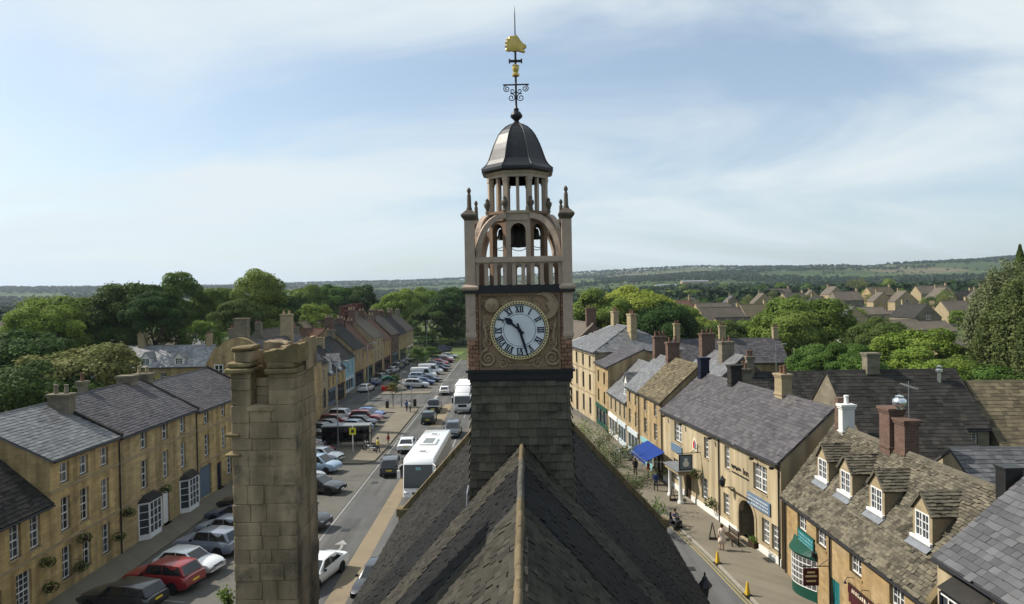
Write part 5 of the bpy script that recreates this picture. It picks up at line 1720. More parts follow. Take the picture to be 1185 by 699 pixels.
# bowed green shop window: curved rows of small panes
bw = MB(); gl = MB(); fr = MB()
def bow(t):      # t 0..1 across
    x = 1.25 + 2.95 * t
    return x, -.62 * math.sin(math.pi * t) - .02
for k in range(13):
    x, yy = bow(k / 12)
    bw.box(x - .02, x + .02, yy - .02, yy + .05, .75, 2.35)
for r_ in range(6):
    zz_ = .75 + 1.6 * r_ / 5
    for k in range(12):
        a = bow(k / 12); b_ = bow((k + 1) / 12)
        bw.face([(a[0], a[1] - .03, zz_ - .03), (b_[0], b_[1] - .03, zz_ - .03), (b_[0], b_[1] - .03, zz_ + .03), (a[0], a[1] - .03, zz_ + .03)])
for k in range(12):
    a = bow(k / 12); b_ = bow((k + 1) / 12)
    gl.face([(a[0], a[1] + .03, .75), (b_[0], b_[1] + .03, .75), (b_[0], b_[1] + .03, 2.35), (a[0], a[1] + .03, 2.35)])
    fr.face([(a[0], a[1], .12), (b_[0], b_[1], .12), (b_[0], b_[1], .75), (a[0], a[1], .75)])
    fr.face([(a[0], a[1] - .05, 2.35), (b_[0], b_[1] - .05, 2.35), (b_[0], b_[1] * 1.15 - .08, 2.5), (a[0], a[1] * 1.15 - .08, 2.5)])
    fr.face([(a[0], a[1] * 1.15 - .08, 2.5), (b_[0], b_[1] * 1.15 - .08, 2.5), (b_[0], -.0, 2.85), (a[0], -.0, 2.85)])
bo = fr.build('bow_window', 'paint_green', r2)
bw.build('glazing_bars', 'paint_white', bo); gl.build('pane', 'glass_curtain', bo)
sgn = board(r2, 2.95, 3.02, 2.0, .8, 'paint_teal', -.05, rim='paint_green')
for k in range(3):
    lbm = MB(); 
    for j in range(9):
        w_ = rng.uniform(.08, .17)
        lbm.box(-.88 + j * .2, -.88 + j * .2 + w_, -.037, -.033, .17 - k * .2, .26 - k * .2)
    lbm.build('lettering', 'paint_cyan', sgn)
# hanging maroon sign and red fascia with gilt marks
hs = MB(); hs.box(-.02, .02, -1.3, -.5, 1.45, 2.35); ho = hs.build('hanging_sign', 'paint_maroon', r2); ho.location = (5.5, 0, .2)
hm = MB(); hm.box(.021, .026, -1.2, -.6, 1.9, 2.0); hm.box(.021, .026, -1.1, -.7, 2.1, 2.2); hm.box(.021, .026, -1.15, -.65, 1.65, 1.75); hm.build('lettering', 'clock_ring', ho)
hm = MB(); hm.tube([(0, 0, 2.45), (0, -1.35, 2.45)], .025, 6); hm.tube([(0, 0, 2.8), (0, -.5, 2.45)], .018, 5); hm.build('bracket', 'iron', ho)
rs = board(r2, 9.6, 2.62, 3.2, .38, 'paint_maroon', -.16, rim='wood_dark')
lbm = MB()
for j in range(14):
    lbm.box(-1.3 + j * .19, -1.3 + j * .19 + rng.uniform(.09, .15), -.037, -.033, -.09, .09)
lbm.build('lettering', 'paint_cream', rs)
for x in (8.2, 9.6, 11.0):
    lm = MB(); lm.tube([(x, -.02, 3.15), (x, -.35, 3.2), (x, -.45, 3.02)], .018, 5); lm.lathe([(.02, 0), (.09, -.12), (.08, -.12)], (x, -.45, 3.04), 8); lm.build('sign_lamp', 'iron', r2)
lm = MB(); lm.lathe([(.02, .2), (.1, .12), (.08, -.12), (.02, -.2)], (4.2, -.2, 2.75), 6); lm.tube([(4.2, 0, 2.95), (4.2, -.2, 2.95)], .015, 5); lm.build('wall_lamp', 'iron', r2)
# metal cowl on the brick stack
cw = MB(); cw.lathe([(.16, 0), (.16, .12), (.30, .2), (.34, .36), (.30, .5), (.18, .58), (.2, .66), (.0, .74)], (6.6, 3.15, 10.9), 16); cw.build('chimney_cowl', 'metal_bright', r2, smooth=True, angle=50)
ae = MB(); ae.tube([(7.3, 3.2, 9), (7.3, 3.2, 12.4)], .02, 5); ae.tube([(6.6, 3.2, 12.2), (8.1, 3.2, 12.1)], .012, 4)
for k in range(7):
    ae.tube([(6.75 + k * .2, 2.95, 12.18 - k * .01), (6.75 + k * .2, 3.45, 12.18 - k * .01)], .007, 4)
ae.build('aerial', 'metal_grey', r2)
ck = MB(); ck.box(13.9, 14.45, 2.75, 3.45, 8.2, 9.9); ck.box(13.85, 14.5, 2.7, 3.5, 9.9, 9.98); ck.build('boxed_flue', 'paint_black', r2)

# hotel with archway
a3, b3 = (13.3, 60.9), (16.13, 41.3)
L3 = math.hypot(b3[0] - a3[0], b3[1] - a3[1])
r3 = house('coaching_inn', 'long cream stone coaching inn with archway, portico and purple slate roof', a3, along(a3, b3), L3, 7.2, 6.5, 40, 'render_cream', 'slate_purple',
      [('double', 3.5, 4.25, 1.6, 1.65), ('double', 17.25, 4.0, 1.75, 1.7), ('sash', 9.1, 4.2, .8, 1.6), ('sash', 12.6, 4.3, .8, 1.6)]
      + cols([3.0], 1.0, 1.1, 1.7) + cols([8.7], 1.0, 1.1, 1.6) + cols([12.4], .95, .9, 1.5) + cols([17.9, 19.1], .85, .95, 1.55, nx=3)
      + [('door', 5.6, .14, 1.2, 2.3, dict(m='wood_dark')), ('arch', 15.45, .12, 2.2, 2.75)],
      (.36, .27), over=.25, pipes=(11.4, L3 - .15), plinth=(.55, 'render_white'), cat='inn', back_slates=False, glass='glass_curtain',
      chims=((13.9, 3.6, .95, .75, 9, 11.1, dict(m='stone_pale', pots=2)), (6.8, 3.5, .7, .9, 9, 11.0, dict(m='slate_dark', pots=0)), (1.1, 3.4, .7, .8, 9.2, 11.1, dict(m='paint_navy', pots=0)), (6.3, 4.6, .8, .8, 8.6, 10.6, dict(m='stone_grey', pots=2))))
# arch head, surround, dark passage with far light
ax, aw = 15.45, 1.1
ab = MB()
arc = [(ax - aw * math.cos(t), 1.85 + 1.0 * math.sin(t)) for t in [math.pi * k / 14 for k in range(15)]]
for p, q_ in zip(arc, arc[1:]):
    ab.prism([p, q_, (q_[0], 2.88), (p[0], 2.88)], .002, .3, 'y')
ab.build('arch_head', 'render_cream', r3)
ab = MB(); pr = None
for t in [(ax - aw - .02, .12)] + arc + [(ax + aw + .02, .12)]:
    dx_, dz_ = (t[0] - ax), max(0, t[1] - 1.85)
    l_ = math.hypot(dx_, dz_) or 1
    o_ = (t[0] + dx_ / l_ * .24, t[1] + (dz_ / l_ * .24))
    if pr:
        ab.prism([pr[0], t, o_, pr[1]], -.06, .02, 'y')
    pr = (t, o_)
ab.build('arch_surround', 'stone_pale', r3)
ab = MB()
for (p) in (((ax - aw, .02), (ax - aw, 6.8)), ((ax + aw, 6.8), (ax + aw, .02))):
    ab.face([(p[0][0], p[0][1], .12), (p[1][0], p[1][1], .12), (p[1][0], p[1][1], 2.9), (p[0][0], p[0][1], 2.9)])
ab.face([(ax - aw, .1, 2.9), (ax + aw, .1, 2.9), (ax + aw, 6.8, 2.9), (ax - aw, 6.8, 2.9)])
ab.face([(ax - aw, 6.8, .12), (ax + aw, 6.8, .12), (ax + aw, 6.8, 2.9), (ax - aw, 6.8, 2.9)])
ab.build('passage', 'stone_grey', r3)
# wall lettering: an illegible cursive word followed by Inn
tm_ = text_mesh('Inn', .62); tm_.materials.append(MATS['paint_black'])
to = link('lettering', tm_, None, r3); to.rotation_euler = (R(90), 0, 0); to.location = (15.4, -.03, 4.72)
sq = MB()
sq.tube([(13.3 + k * .075, -.03, 4.72 + (.2 if k % 5 == 0 else .11) * math.sin(k * 2.3)) for k in range(20)], .035, 5)
sq.build('lettering', 'paint_black', r3)
lb_ = MB(); lb_.box(13.4, 15.8, -.05, -.01, 4.28, 4.36); lb_.build('lettering_rule', 'paint_black', r3)
bs = board(r3, 17.15, 3.2, 2.9, .8, 'paint_signblue', -.07)
for k in range(3):
    t_ = MB()
    for j in range(13):
        t_.box(-1.3 + j * .2, -1.3 + j * .2 + rng.uniform(.08, .17), -.037, -.033, .16 - k * .22, .25 - k * .22)
    t_.build('lettering', 'paint_offwhite', bs)
board(r3, 3.3, 3.65, 2.3, .65, 'paint_signblue', -.07)
# coat-of-arms plaque
pq = MB(); pq.prism([(6.75, 4.35), (7.55, 4.35), (7.6, 5.0), (7.15, 5.5), (6.7, 5.0)], -.1, 0, 'y'); po = pq.build('crest_plaque', 'paint_cream', r3)
pq = MB(); pq.prism([(6.9, 4.5), (7.15, 4.5), (7.15, 5.2), (6.85, 4.95)], -.112, -.1, 'y'); pq.build('crest_field', 'paint_red', po)
pq = MB(); pq.prism([(7.17, 4.5), (7.42, 4.5), (7.46, 4.95), (7.17, 5.2)], -.112, -.1, 'y'); pq.build('crest_field', 'paint_signblue', po)
# hanging pictorial sign on a post bracket
hs = MB(); hs.box(-.04, .04, -1.75, -.65, 3.1, 4.3); ho = hs.build('hanging_sign', 'paint_black', r3); ho.location = (8.0, 0, 0)
hm = MB(); hm.box(.041, .046, -1.65, -.75, 3.2, 4.2); hm.build('sign_picture', 'paint_blue_grey', ho)
hm = MB(); hm.lathe([(.0, 0), (.2, .05), (.26, .3), (.12, .45), (.16, .6), (0, .7)], (.05, -1.2, 3.35), 8, sx=.08); hm.build('sign_emblem', 'paint_offwhite', ho)
hm = MB(); hm.tube([(0, 0, 4.4), (0, -1.9, 4.4)], .03, 6); hm.tube([(0, 0, 4.9), (0, -.8, 4.42)], .02, 5); hm.build('bracket', 'iron', ho)
# small floodlights and lanterns
for x in (1.2, 5.0, 10.6, 16.9, 19.4):
    lm = MB(); lm.tube([(x, 0, 6.05), (x, -.3, 6.1)], .02, 5); lm.box(x - .11, x + .11, -.5, -.28, 5.98, 6.12); lm.build('floodlight', 'paint_black', r3)
lm = MB(); lm.tube([(13.4, 0, 3.2), (13.4, -.8, 3.25)], .03, 5); lm.lathe([(.06, 0), (.17, .12), (.22, .5), (.26, .52), (.1, .68), (.03, .8), (0, .85)], (13.4, -.75, 3.25), 6); lm.build('bracket_lantern', 'iron', r3)
lm = MB(); lm.tube([(13.0, -.1, 3.05), (16.2, -.1, 3.05)], .05, 6); lm.build('arch_beam', 'wood_dark', r3)
# portico: two columns, entablature and lead roof
for x in (4.55, 6.75):
    c = MB(); c.lathe([(.24, .12), (.24, .3), (.19, .36), (.165, .45), (.15, 2.25), (.18, 2.3), (.22, 2.36), (.22, 2.45)], (x, -1.15, 0), 14); c.build('portico_column', 'render_white', r3, smooth=True, angle=40)
c = MB(); c.box(4.2, 7.1, -1.45, 0, 2.45, 2.7); c.build('portico_beam', 'stone_pale', r3)
c = MB(); c.box(4.1, 7.2, -1.55, 0, 2.7, 2.78); c.box(4.25, 7.05, -1.4, -.002, 2.78, 2.86); c.build('portico_roof', 'lead_flash', r3)

ch = [(12.55, 68.0), (13.27, 60.95)]
r4 = house('brown_roof_shop_house', 'orange stone shop house with brown stone roof and blue awning beside the inn', ch[0], along(*ch), math.hypot(ch[1][0] - ch[0][0], ch[1][1] - ch[0][1]), 7, 7.05, 42, 'stone_gold', 'stone_slate_brown',
      cols([1.9, 5.0], 5.45, .8, 1.1, frame='paint_offwhite') + cols([1.9, 5.0], 3.25, .85, 1.5, frame='paint_offwhite') + [('shop', 2.4, .12, 3.6, 2.6, dict(m='paint_cyan')), ('shop', 5.7, .12, 2.4, 2.6, dict(m='wood_dark', n=2))],
      (.36, .25), over=.2, thick=.03, jit=.02, pipes=(7.0,), ridge_m='stone_slate_brown', chims=((.2, 3.4, .7, 1.2, 9.4, 11.9, dict(m='brick_red', pots=2)),))
ch = [(12.1, 73.0), (12.54, 68.03)]
r5 = house('grey_roof_shop_house', 'narrow golden shop house with grey slate roof left of the awning shop', ch[0], along(*ch), math.hypot(ch[1][0] - ch[0][0], ch[1][1] - ch[0][1]), 7, 6.95, 42, 'stone_gold', 'slate_light',
      cols([1.3, 3.6], 5.4, .8, 1.1) + cols([1.3, 3.6], 3.2, .85, 1.5) + [('shop', 2.5, .12, 4, 2.6, dict(m='render_pale_blue'))],
      (.36, .27), over=.2, pipes=(4.9,), chims=((.3, 3.6, .8, 1.3, 9.2, 12.2, dict(m='brick_red', pots=3)),))
ch = [(11.4, 82.0), (12.08, 73.05)]
r6 = house('pale_shop_house', 'low stone shop house with pale slate roof and white dormer on the right street', ch[0], along(*ch), math.hypot(ch[1][0] - ch[0][0], ch[1][1] - ch[0][1]), 7.5, 5.1, 44, 'stone_pale', 'slate_light',
      cols([1.5, 3.8, 6.0, 8.0], 3.2, .8, 1.4) + [('shop', 2.6, .12, 4.4, 2.6, dict(m='paint_white')), ('shop', 7, .12, 3.6, 2.6, dict(m='render_pale_blue'))],
      (.36, .27), over=.2)
dormer(r6, 6.8, .5, 5.7, 1.2, 1.3, 'slate_light', 'render_white', 52, depth=2.4)
ch = [(10.7, 89.0), (11.38, 82.05)]
r7 = house('orange_shop_house', 'tall orange stone shop house with blank side wall and green shopfront', ch[0], along(*ch), math.hypot(ch[1][0] - ch[0][0], ch[1][1] - ch[0][1]), 9, 7.9, 24, 'stone_gold', 'slate_purple',
      cols([1.8, 5.0], 5.6, .9, 1.5, frame='wood_dark') + cols([1.8, 5.0], 3.2, .9, 1.5, frame='wood_dark') + [('shop', 3.5, .12, 6, 2.7, dict(m='paint_green'))],
      (.36, .27), over=.2)
ch = [(8.3, 104.0), (10.68, 89.05)]
r8 = house('three_storey_bank', 'large three-storey cream stone building with hipped slate roof right of the tower', ch[0], along(*ch), math.hypot(ch[1][0] - ch[0][0], ch[1][1] - ch[0][1]), 12, 9.2, 26, 'render_cream', 'slate_light',
      cols([2.2, 5.6, 9.2, 12.6], 7.0, .95, 1.5, frame='wood_dark') + cols([2.2, 5.6, 9.2, 12.6], 3.9, 1.0, 2.1, frame='wood_dark') + cols([2.2, 9.2, 12.6], .7, 1.1, 2.2, frame='wood_dark') + [('door', 5.6, .12, 1.3, 2.7, dict(m='wood_dark'))],
      (.4, .3), hip=4.5, over=.35, strings=(3.5, 6.6), cat='building', chims=((12.5, 6, 1.7, .8, 10.5, 14.0, dict(m='stone_pale', pots=3)), (5, 6, 1.4, .8, 10.5, 14.2, dict(m='stone_pale', pots=3))))
ch = [(5.8, 124.0), (8.25, 104.3)]
house('far_brick_house', 'red brick and stone house just right of the tower, far end', ch[0], along(*ch), 19, 9, 8.0, 42, 'brick_red', 'tile_brown', cols([3, 7, 11, 15], 5.3, .95, 1.5) + cols([3, 7, 11, 15], 1.2, 1.0, 1.8), None,
      chims=((17, 4.5, .8, 1.5, 11, 14.5, dict(m='brick_red', pots=3)),))
for k, (p, L_, ev, wm, rm, lb) in enumerate([((5.0, 143.5), 19, 7.4, 'stone_gold', 'slate_purple', 'stone terrace house hidden behind the tower, nearest'), ((4.4, 161.5), 17.5, 6.6, 'stone_pale', 'tile_brown', 'stone terrace house hidden behind the tower, middle'), ((4.0, 181), 19, 7.2, 'stone_gold', 'slate_dark', 'stone terrace house hidden behind the tower, furthest')]):
    house('terrace_house', lb, p, R(-88), L_, 9, ev, 43, wm, rm, cols([3, 7, 11, 15], ev - 2.2, .95, 1.5) + cols([3, 7, 11, 15], 1, 1.1, 1.6), None, chims=((L_ - .8, 4.5, .7, 1.4, ev + 2.5, ev + 5.6, dict(m='brick_red', pots=2)),))
# buildings behind the right row
B = [
 ('long_stone_house', 'long stone house with grey slate roof and three chimneys behind the right terrace', (23.4, 96.5), R(-1), 15.5, 7, 6.7, 41, 'stone_gold', 'slate_purple', cols([6.2, 9.4], 4.5, 1.3, 1.5, 'casement') + cols([3, 8, 12], 1.2, 1.2, 1.4, 'casement'), (.45, .36),
  ((.6, 3.5, .8, .8, 9, 12.2, dict(m='stone_pale')), (7.2, 3.5, .9, .7, 9, 11.8, dict(m='stone_pale')), (14.9, 3.5, .7, .7, 9, 11.4, dict(m='stone_pale'))), {}),
 ('brick_chimney_house', 'brick backed house with clustered red chimneys behind the grey roof shop', (19.5, 80), R(-82), 9, 7, 7.0, 40, 'brick_red', 'slate_light', [], (.45, .36),
  ((1, 3, .9, 1.6, 8, 12.0, dict(m='brick_red', pots=3)), (6, 3, .9, 1.4, 8, 11.4, dict(m='stone_grey', pots=2))), {}),
 ('dark_rear_range', 'dark roofed rear range behind the inn with long level ridge', (19.6, 57.0), R(-3), 11, 7.5, 6.0, 43, 'stone_grey', 'slate_dark', [], (.42, .32), ((1.2, 3.6, .6, .6, 9, 11.1, dict(m='stone_grey')),), {}),
 ('dark_rear_range', 'dark roofed rear wing with a white casement and steel flue behind the dormered house', (23.0, 46.5), R(-2), 9.2, 7.5, 7.4, 42, 'stone_grey', 'slate_dark', [('casement', 7.9, 6.2, 1.1, .8, {})], (.42, .32),
  ((3.2, 3.8, .9, .8, 10, 12.2, dict(m='stone_grey', pots=0)),), {}),
 ('brown_rear_range', 'brown stone-slate rear building with a small dormer at the right edge', (32.5, 45.0), R(-4), 12, 9, 5.6, 44, 'stone_grey', 'stone_slate_brown', [], (.42, .32), (), {}),
 ('grey_rear_shed', 'small blue-grey slate roof tucked behind the dormered house', (21.6, 31.6), R(-3), 4.6, 4.6, 7.3, 33, 'render_cream', 'slate_grey', [], (.36, .28), (), {}),
 ('dark_lean_roof', 'dark slate roof sloping down behind the brick chimney stacks', (20.2, 37.6), R(-3), 6.0, 6.0, 6.6, 38, 'stone_grey', 'slate_dark', [], (.36, .28), (), {}),
 ('yellow_gable_house', 'bright yellow stone gable at the right edge above the rear roofs', (49.6, 60), R(0), 9, 8, 5.0, 52, 'stone_gold', 'slate_dark', [], None, (), {}),
 ('low_garden_building', 'low grey roofed building among trees behind the right terrace', (42, 108), R(4), 14, 8, 3.6, 30, 'stone_pale', 'slate_light', cols([3, 7, 11], 1.2, 1.2, 1.4, 'casement'), None, (), {}),
]
for (nm, lb, o_, rz_, L_, D_, ev, pt, wm, rm, ops, sl_, chs, kw) in B:
    hh_ = house(nm, lb, o_, rz_, L_, D_, ev, pt, wm, rm, ops, sl_, chims=chs, **kw)
    if 'steel flue' in lb:
        f = MB(); f.lathe([(.13, 9.0), (.13, 10.8), (.24, 10.85), (.24, 11.0), (.13, 11.05), (.2, 11.25), (0, 11.3)], (7.6, 2.9, 0), 10); f.build('steel_flue', 'metal_bright', hh_, smooth=True, angle=40)
    if nm == 'brown_rear_range':
        dormer(hh_, 4.2, .9, 6.9, 1.1, 1.0, 'stone_slate_brown', 'stone_gold', 25, depth=2.4)
# ------------------------------------------------------------------ vehicles (nose towards local +x)
def loft(secs, close=True):
    """secs: list of rings (same count) of 3D points -> MB"""
    b = MB(); n = len(secs[0])
    for s in secs: b.v.extend(s)
    for i in range(len(secs) - 1):
        for j in range(n - 1):
            a = i * n + j
            b.f.append((a, a + 1, a + n + 1, a + n)); b.t.append(.5)
    b.f.append(tuple(reversed(range(n)))); b.t.append(.5)
    b.f.append(tuple((len(secs) - 1) * n + j for j in range(n))); b.t.append(.5)
    return b

CARS = {
 # length, width, hood z, belt z, roof z, x: nose..., (windscreen base, top, rear top, rear base) from centre, wheelbase half, wheel r
 'hatch': dict(L=4.1, W=1.76, hood=.86, belt=.94, tail=.98, roof=1.46, ws=(.95, .25, -1.35, -1.85), wb=(1.28, -1.25), wr=.32),
 'suv':   dict(L=4.5, W=1.86, hood=1.0, belt=1.06, tail=1.10, roof=1.66, ws=(1.0, .35, -1.75, -2.1), wb=(1.38, -1.32), wr=.36),
 'saloon': dict(L=4.7, W=1.85, hood=.82, belt=.92, tail=1.02, roof=1.44, ws=(1.05, .25, -1.05, -1.95), wb=(1.45, -1.4), wr=.34),
 'estate': dict(L=4.65, W=1.82, hood=.86, belt=.95, tail=1.0, roof=1.48, ws=(.95, .25, -1.9, -2.2), wb=(1.4, -1.35), wr=.33),
 'mpv':   dict(L=4.5, W=1.84, hood=1.0, belt=1.05, tail=1.1, roof=1.72, ws=(1.35, .45, -1.85, -2.12), wb=(1.4, -1.35), wr=.33),
 'van':   dict(L=5.3, W=2.0, hood=1.15, belt=1.2, tail=1.25, roof=2.3, ws=(1.85, 1.15, -2.45, -2.55), wb=(1.7, -1.6), wr=.35),
 'pickup': dict(L=5.2, W=1.88, hood=1.08, belt=1.12, tail=1.12, roof=1.78, ws=(.95, .35, -.85, -1.0), wb=(1.6, -1.5), wr=.38),
}
_car = {}
def car_meshes(kind):
    if kind in _car: return _car[kind]
    c = CARS[kind]; L, W = c['L'], c['W']; hw = W / 2
    z0 = .26 if kind != 'van' else .3
    xs = [-L / 2, -L / 2 + .06, -L / 2 + .25, -L / 2 + .7, c['ws'][3] + .25, -.6, 0, .6, c['ws'][0], c['ws'][0] + .35, L / 2 - .55, L / 2 - .25, L / 2 - .07, L / 2]
    xs = sorted(xs)
    secs = []
    for x in xs:
        f = (x + L / 2) / L
        front = max(0, (x - (L / 2 - .7)) / .7); rear = max(0, ((-L / 2 + .5) - x) / .5)
        w = hw * (1 - .16 * front ** 2 - .10 * rear ** 2)
        if x >= c['ws'][0]:
            k = (x - c['ws'][0]) / (L / 2 - c['ws'][0])
            top = c['belt'] + (c['hood'] - .14 - c['belt']) * k ** 1.8 - .12 * max(0, k - .8) / .2
        else:
            k = (c['ws'][0] - x) / (c['ws'][0] + L / 2)
            top = c['belt'] + (c['tail'] - c['belt']) * k - .10 * rear
        zb = z0 + .10 * front + .14 * rear
        s = [(x, -w * .90, zb), (x, -w * .985, zb + .12), (x, -w, zb + .28), (x, -w * .985, top - .16), (x, -w * .93, top - .03), (x, -w * .6, top + .02), (x, 0, top + .035)]
        s += [(a, -b, d) for a, b, d in reversed(s[:-1])]
        secs.append(s)
    b = loft(secs)
    body = b.mesh('body', True, 40)
    bm = bmesh.new(); bm.from_mesh(body); bmesh.ops.recalc_face_normals(bm, faces=bm.faces); bm.to_mesh(body); bm.free()
    # cabin
    A, Bt, Ct, D = c['ws']; zb = c['belt'] - .04; zr = c['roof']
    wb_, wt = hw * .93, hw * .76
    if kind == 'van': wt = hw * .9
    def ring(x, z, w): return [(x, -w, z), (x, w, z)]
    g = MB()
    midx = (Bt + Ct) / 2
    P = {}
    for nm, x, z, w in (('A', A, zb, wb_ * .96), ('B', Bt, zr - .05, wt), ('M', midx, zr, wt), ('C', Ct, zr - .05, wt * .97), ('D', D, zb + (.04 if kind != 'saloon' else .06), wb_ * .94)):
        P[nm + '-'] = Vector((x, -w, z)); P[nm + '+'] = Vector((x, w, z))
    F = lambda *k: g.face([P[q] for q in k])
    F('A-', 'B-', 'B+', 'A+') ; F('B-', 'M-', 'M+', 'B+'); F('M-', 'C-', 'C+', 'M+'); F('C-', 'D-', 'D+', 'C+')
    F('A-', 'D-', 'C-', 'M-', 'B-'); F('A+', 'B+', 'M+', 'C+', 'D+')
    F('A+', 'D+', 'D-', 'A-')
    cab = bevelled(g.mesh('cabin'), .05, 2, 18)
    # glass
    def quad(pts, inset, off):
        pts = [Vector(p) for p in pts]; cen = sum(pts, Vector()) / len(pts)
        n = (pts[1] - pts[0]).cross(pts[2] - pts[0]).normalized()
        if n.dot(cen - Vector((0, 0, .9))) < 0: n = -n
        q = [p + (cen - p).normalized() * inset + n * off for p in pts]
        m_ = MB(); m_.face(q); return m_
    glass = []
    glass.append(('windscreen', quad([P['A-'], P['B-'], P['B+'], P['A+']], .11, .006).mesh('windscreen')))
    glass.append(('rear_window', quad([P['C-'], P['D-'], P['D+'], P['C+']], .13, .006).mesh('rear_window')))
    for s in '-+':
        a, bq, m_, cq, d = (P[k + s] for k in 'ABMCD')
        lo = lambda x: a.lerp(d, (a.x - x) / (a.x - d.x)) + Vector((0, 0, .07))
        hi = lambda x: (bq.lerp(m_, (bq.x - x) / (bq.x - m_.x)) if x > m_.x else m_.lerp(cq, (m_.x - x) / (m_.x - cq.x))) - Vector((0, 0, .05))
        cuts = [Bt + .02, midx + .15, midx + .09, Ct + .12]
        if kind == 'van':
            cuts = [Bt + .1, Bt - .75]
        sg = MB()
        sgn = -1 if s == '-' else 1
        off = Vector((0, sgn * .012, .004))
        if kind != 'van':
            x0 = A - .42
            sg.face([lo(x0) + off, lo(cuts[1]) + off, hi(cuts[1]) + off, hi(cuts[0]) + off])
            xr = Ct - (Ct - D) * .45
            sg.face([lo(cuts[2]) + off, lo(xr) + off, hi(cuts[3]) + off, hi(cuts[2]) + off])
        else:
            sg.face([lo(A - .35) + off, lo(cuts[1]) + off, hi(cuts[1]) + off - Vector((0, 0, .22)), hi(cuts[0]) + off - Vector((0, 0, .22))])
        glass.append(('side_window', sg.mesh('side_window')))
    # wheels
    r = c['wr']
    w_ = MB(); w_.lathe([(r * .62, -.10), (r * .95, -.10), (r, -.06), (r, .06), (r * .95, .10), (r * .62, .10)], (0, 0, 0), 18)
    wh = w_.mesh('wheel', True, 40)
    w_ = MB(); w_.lathe([(0, .085), (r * .2, .09), (r * .3, .065), (r * .58, .07), (r * .64, .10), (r * .64, -.1), (0, -.1)], (0, 0, 0), 12)
    rim = w_.mesh('rim', True, 30)
    w_ = MB()
    for k in range(12):
        a0 = math.pi * k / 12; a1 = math.pi * (k + 1) / 12
        q = lambda rr, a: (rr * math.cos(a), 0, rr * math.sin(a))
        w_.face([q(r * .98, a0), q(r * 1.14, a0), q(r * 1.14, a1), q(r * .98, a1)])
    arch = w_.mesh('wheel_arch')
    # lights and plates
    hl = MB(); hl.prism([(-.14, -.05), (.12, -.06), (.16, .06), (-.10, .05)], -.03, .03, 'x'); hlm = bevelled(hl.mesh('headlight'), .012, 1)
    tl = MB(); tl.box(-.03, .03, -.09, .09, -.11, .11); tlm = bevelled(tl.mesh('taillight'), .012, 1)
    pl = MB(); pl.box(-.012, .012, -.26, .26, -.055, .055); plm = pl.mesh('number_plate'); 
    gr = MB(); gr.box(-.02, .02, -.42, .42, -.09, .09); grm = gr.mesh('grille')
    bp = MB(); bp.box(-.05, .05, -hw * .8, hw * .8, -.08, .08); bpm = bevelled(bp.mesh('bumper'), .02, 1)
    mi = MB(); mi.box(-.06, .08, -.09, .09, -.06, .07); mim = bevelled(mi.mesh('mirror'), .03, 2)
    _car[kind] = dict(c=c, body=body, cabin=cab, glass=glass, wheel=wh, rim=rim, arch=arch, hl=hlm, tl=tlm, pl=plm, gr=grm, bp=bpm, mi=mim)
    return _car[kind]

def setcol(o, col):
    o.color = (*col, 1)
    for ch in o.children: ch.color = (*col, 1)

def car(kind, label, loc, heading, col, detail=2, group=None, name='car', cat='car'):
    """heading in degrees, 0 = towards +X, 90 = towards +Y"""
    m = car_meshes(kind); c = m['c']; L, hw = c['L'], c['W'] / 2
    o = empty(name, (loc[0], loc[1], .01), R(heading), label, cat, group)
    for nm, me in (('body', m['body']), ('cabin', m['cabin'])):
        q = link(nm, with_mat(me, 'car_paint'), None, o); q.color = (*col, 1)
        if nm == 'body': body = q
    for nm, me in m['glass']:
        link(nm, with_mat(me, 'glass_dark'), None, o)
    for wx in c['wb']:
        for s in (-1, 1):
            w = link('wheel', with_mat(m['wheel'], 'tyre'), None, o)
            w.location = (wx, s * (hw - .085), c['wr']); w.rotation_euler = (R(-90 * s), 0, 0)
            if detail:
                link('rim', with_mat(m['rim'], 'rim'), None, w)
                a = link('wheel_arch', with_mat(m['arch'], 'car_trim'), None, o)
                a.location = (wx, s * (hw + .004), c['wr']);
    zf = c['hood'] - .24
    for s in (-1, 1):
        h = link('headlight', with_mat(m['hl'], 'lamp_clear'), None, o); h.location = (L / 2 - .09, s * hw * .66, zf); h.rotation_euler = (0, 0, R(14 * s)); h.scale = (1, s, 1)
        t = link('taillight', with_mat(m['tl'], 'lamp_red'), None, o); t.location = (-L / 2 + .045, s * hw * .74, c['tail'] - .25)
        if detail > 1:
            mr_ = link('mirror', with_mat(m['mi'], 'car_trim'), None, o); mr_.location = (c['ws'][0] - .35, s * (hw + .06), c['belt'] + .04)
    if detail:
        p = link('number_plate', with_mat(m['pl'], 'plate_yellow'), None, o); p.location = (-L / 2 - .004, 0, .72)
        p = link('number_plate', with_mat(m['pl'], 'plate_white'), None, o); p.location = (L / 2 - .008, 0, .46)
        p = link('grille', with_mat(m['gr'], 'car_trim'), None, o); p.location = (L / 2 - .022, 0, .60)
        p = link('bumper', with_mat(m['bp'], 'car_trim'), None, o); p.location = (-L / 2 + .03, 0, .42)
    return o

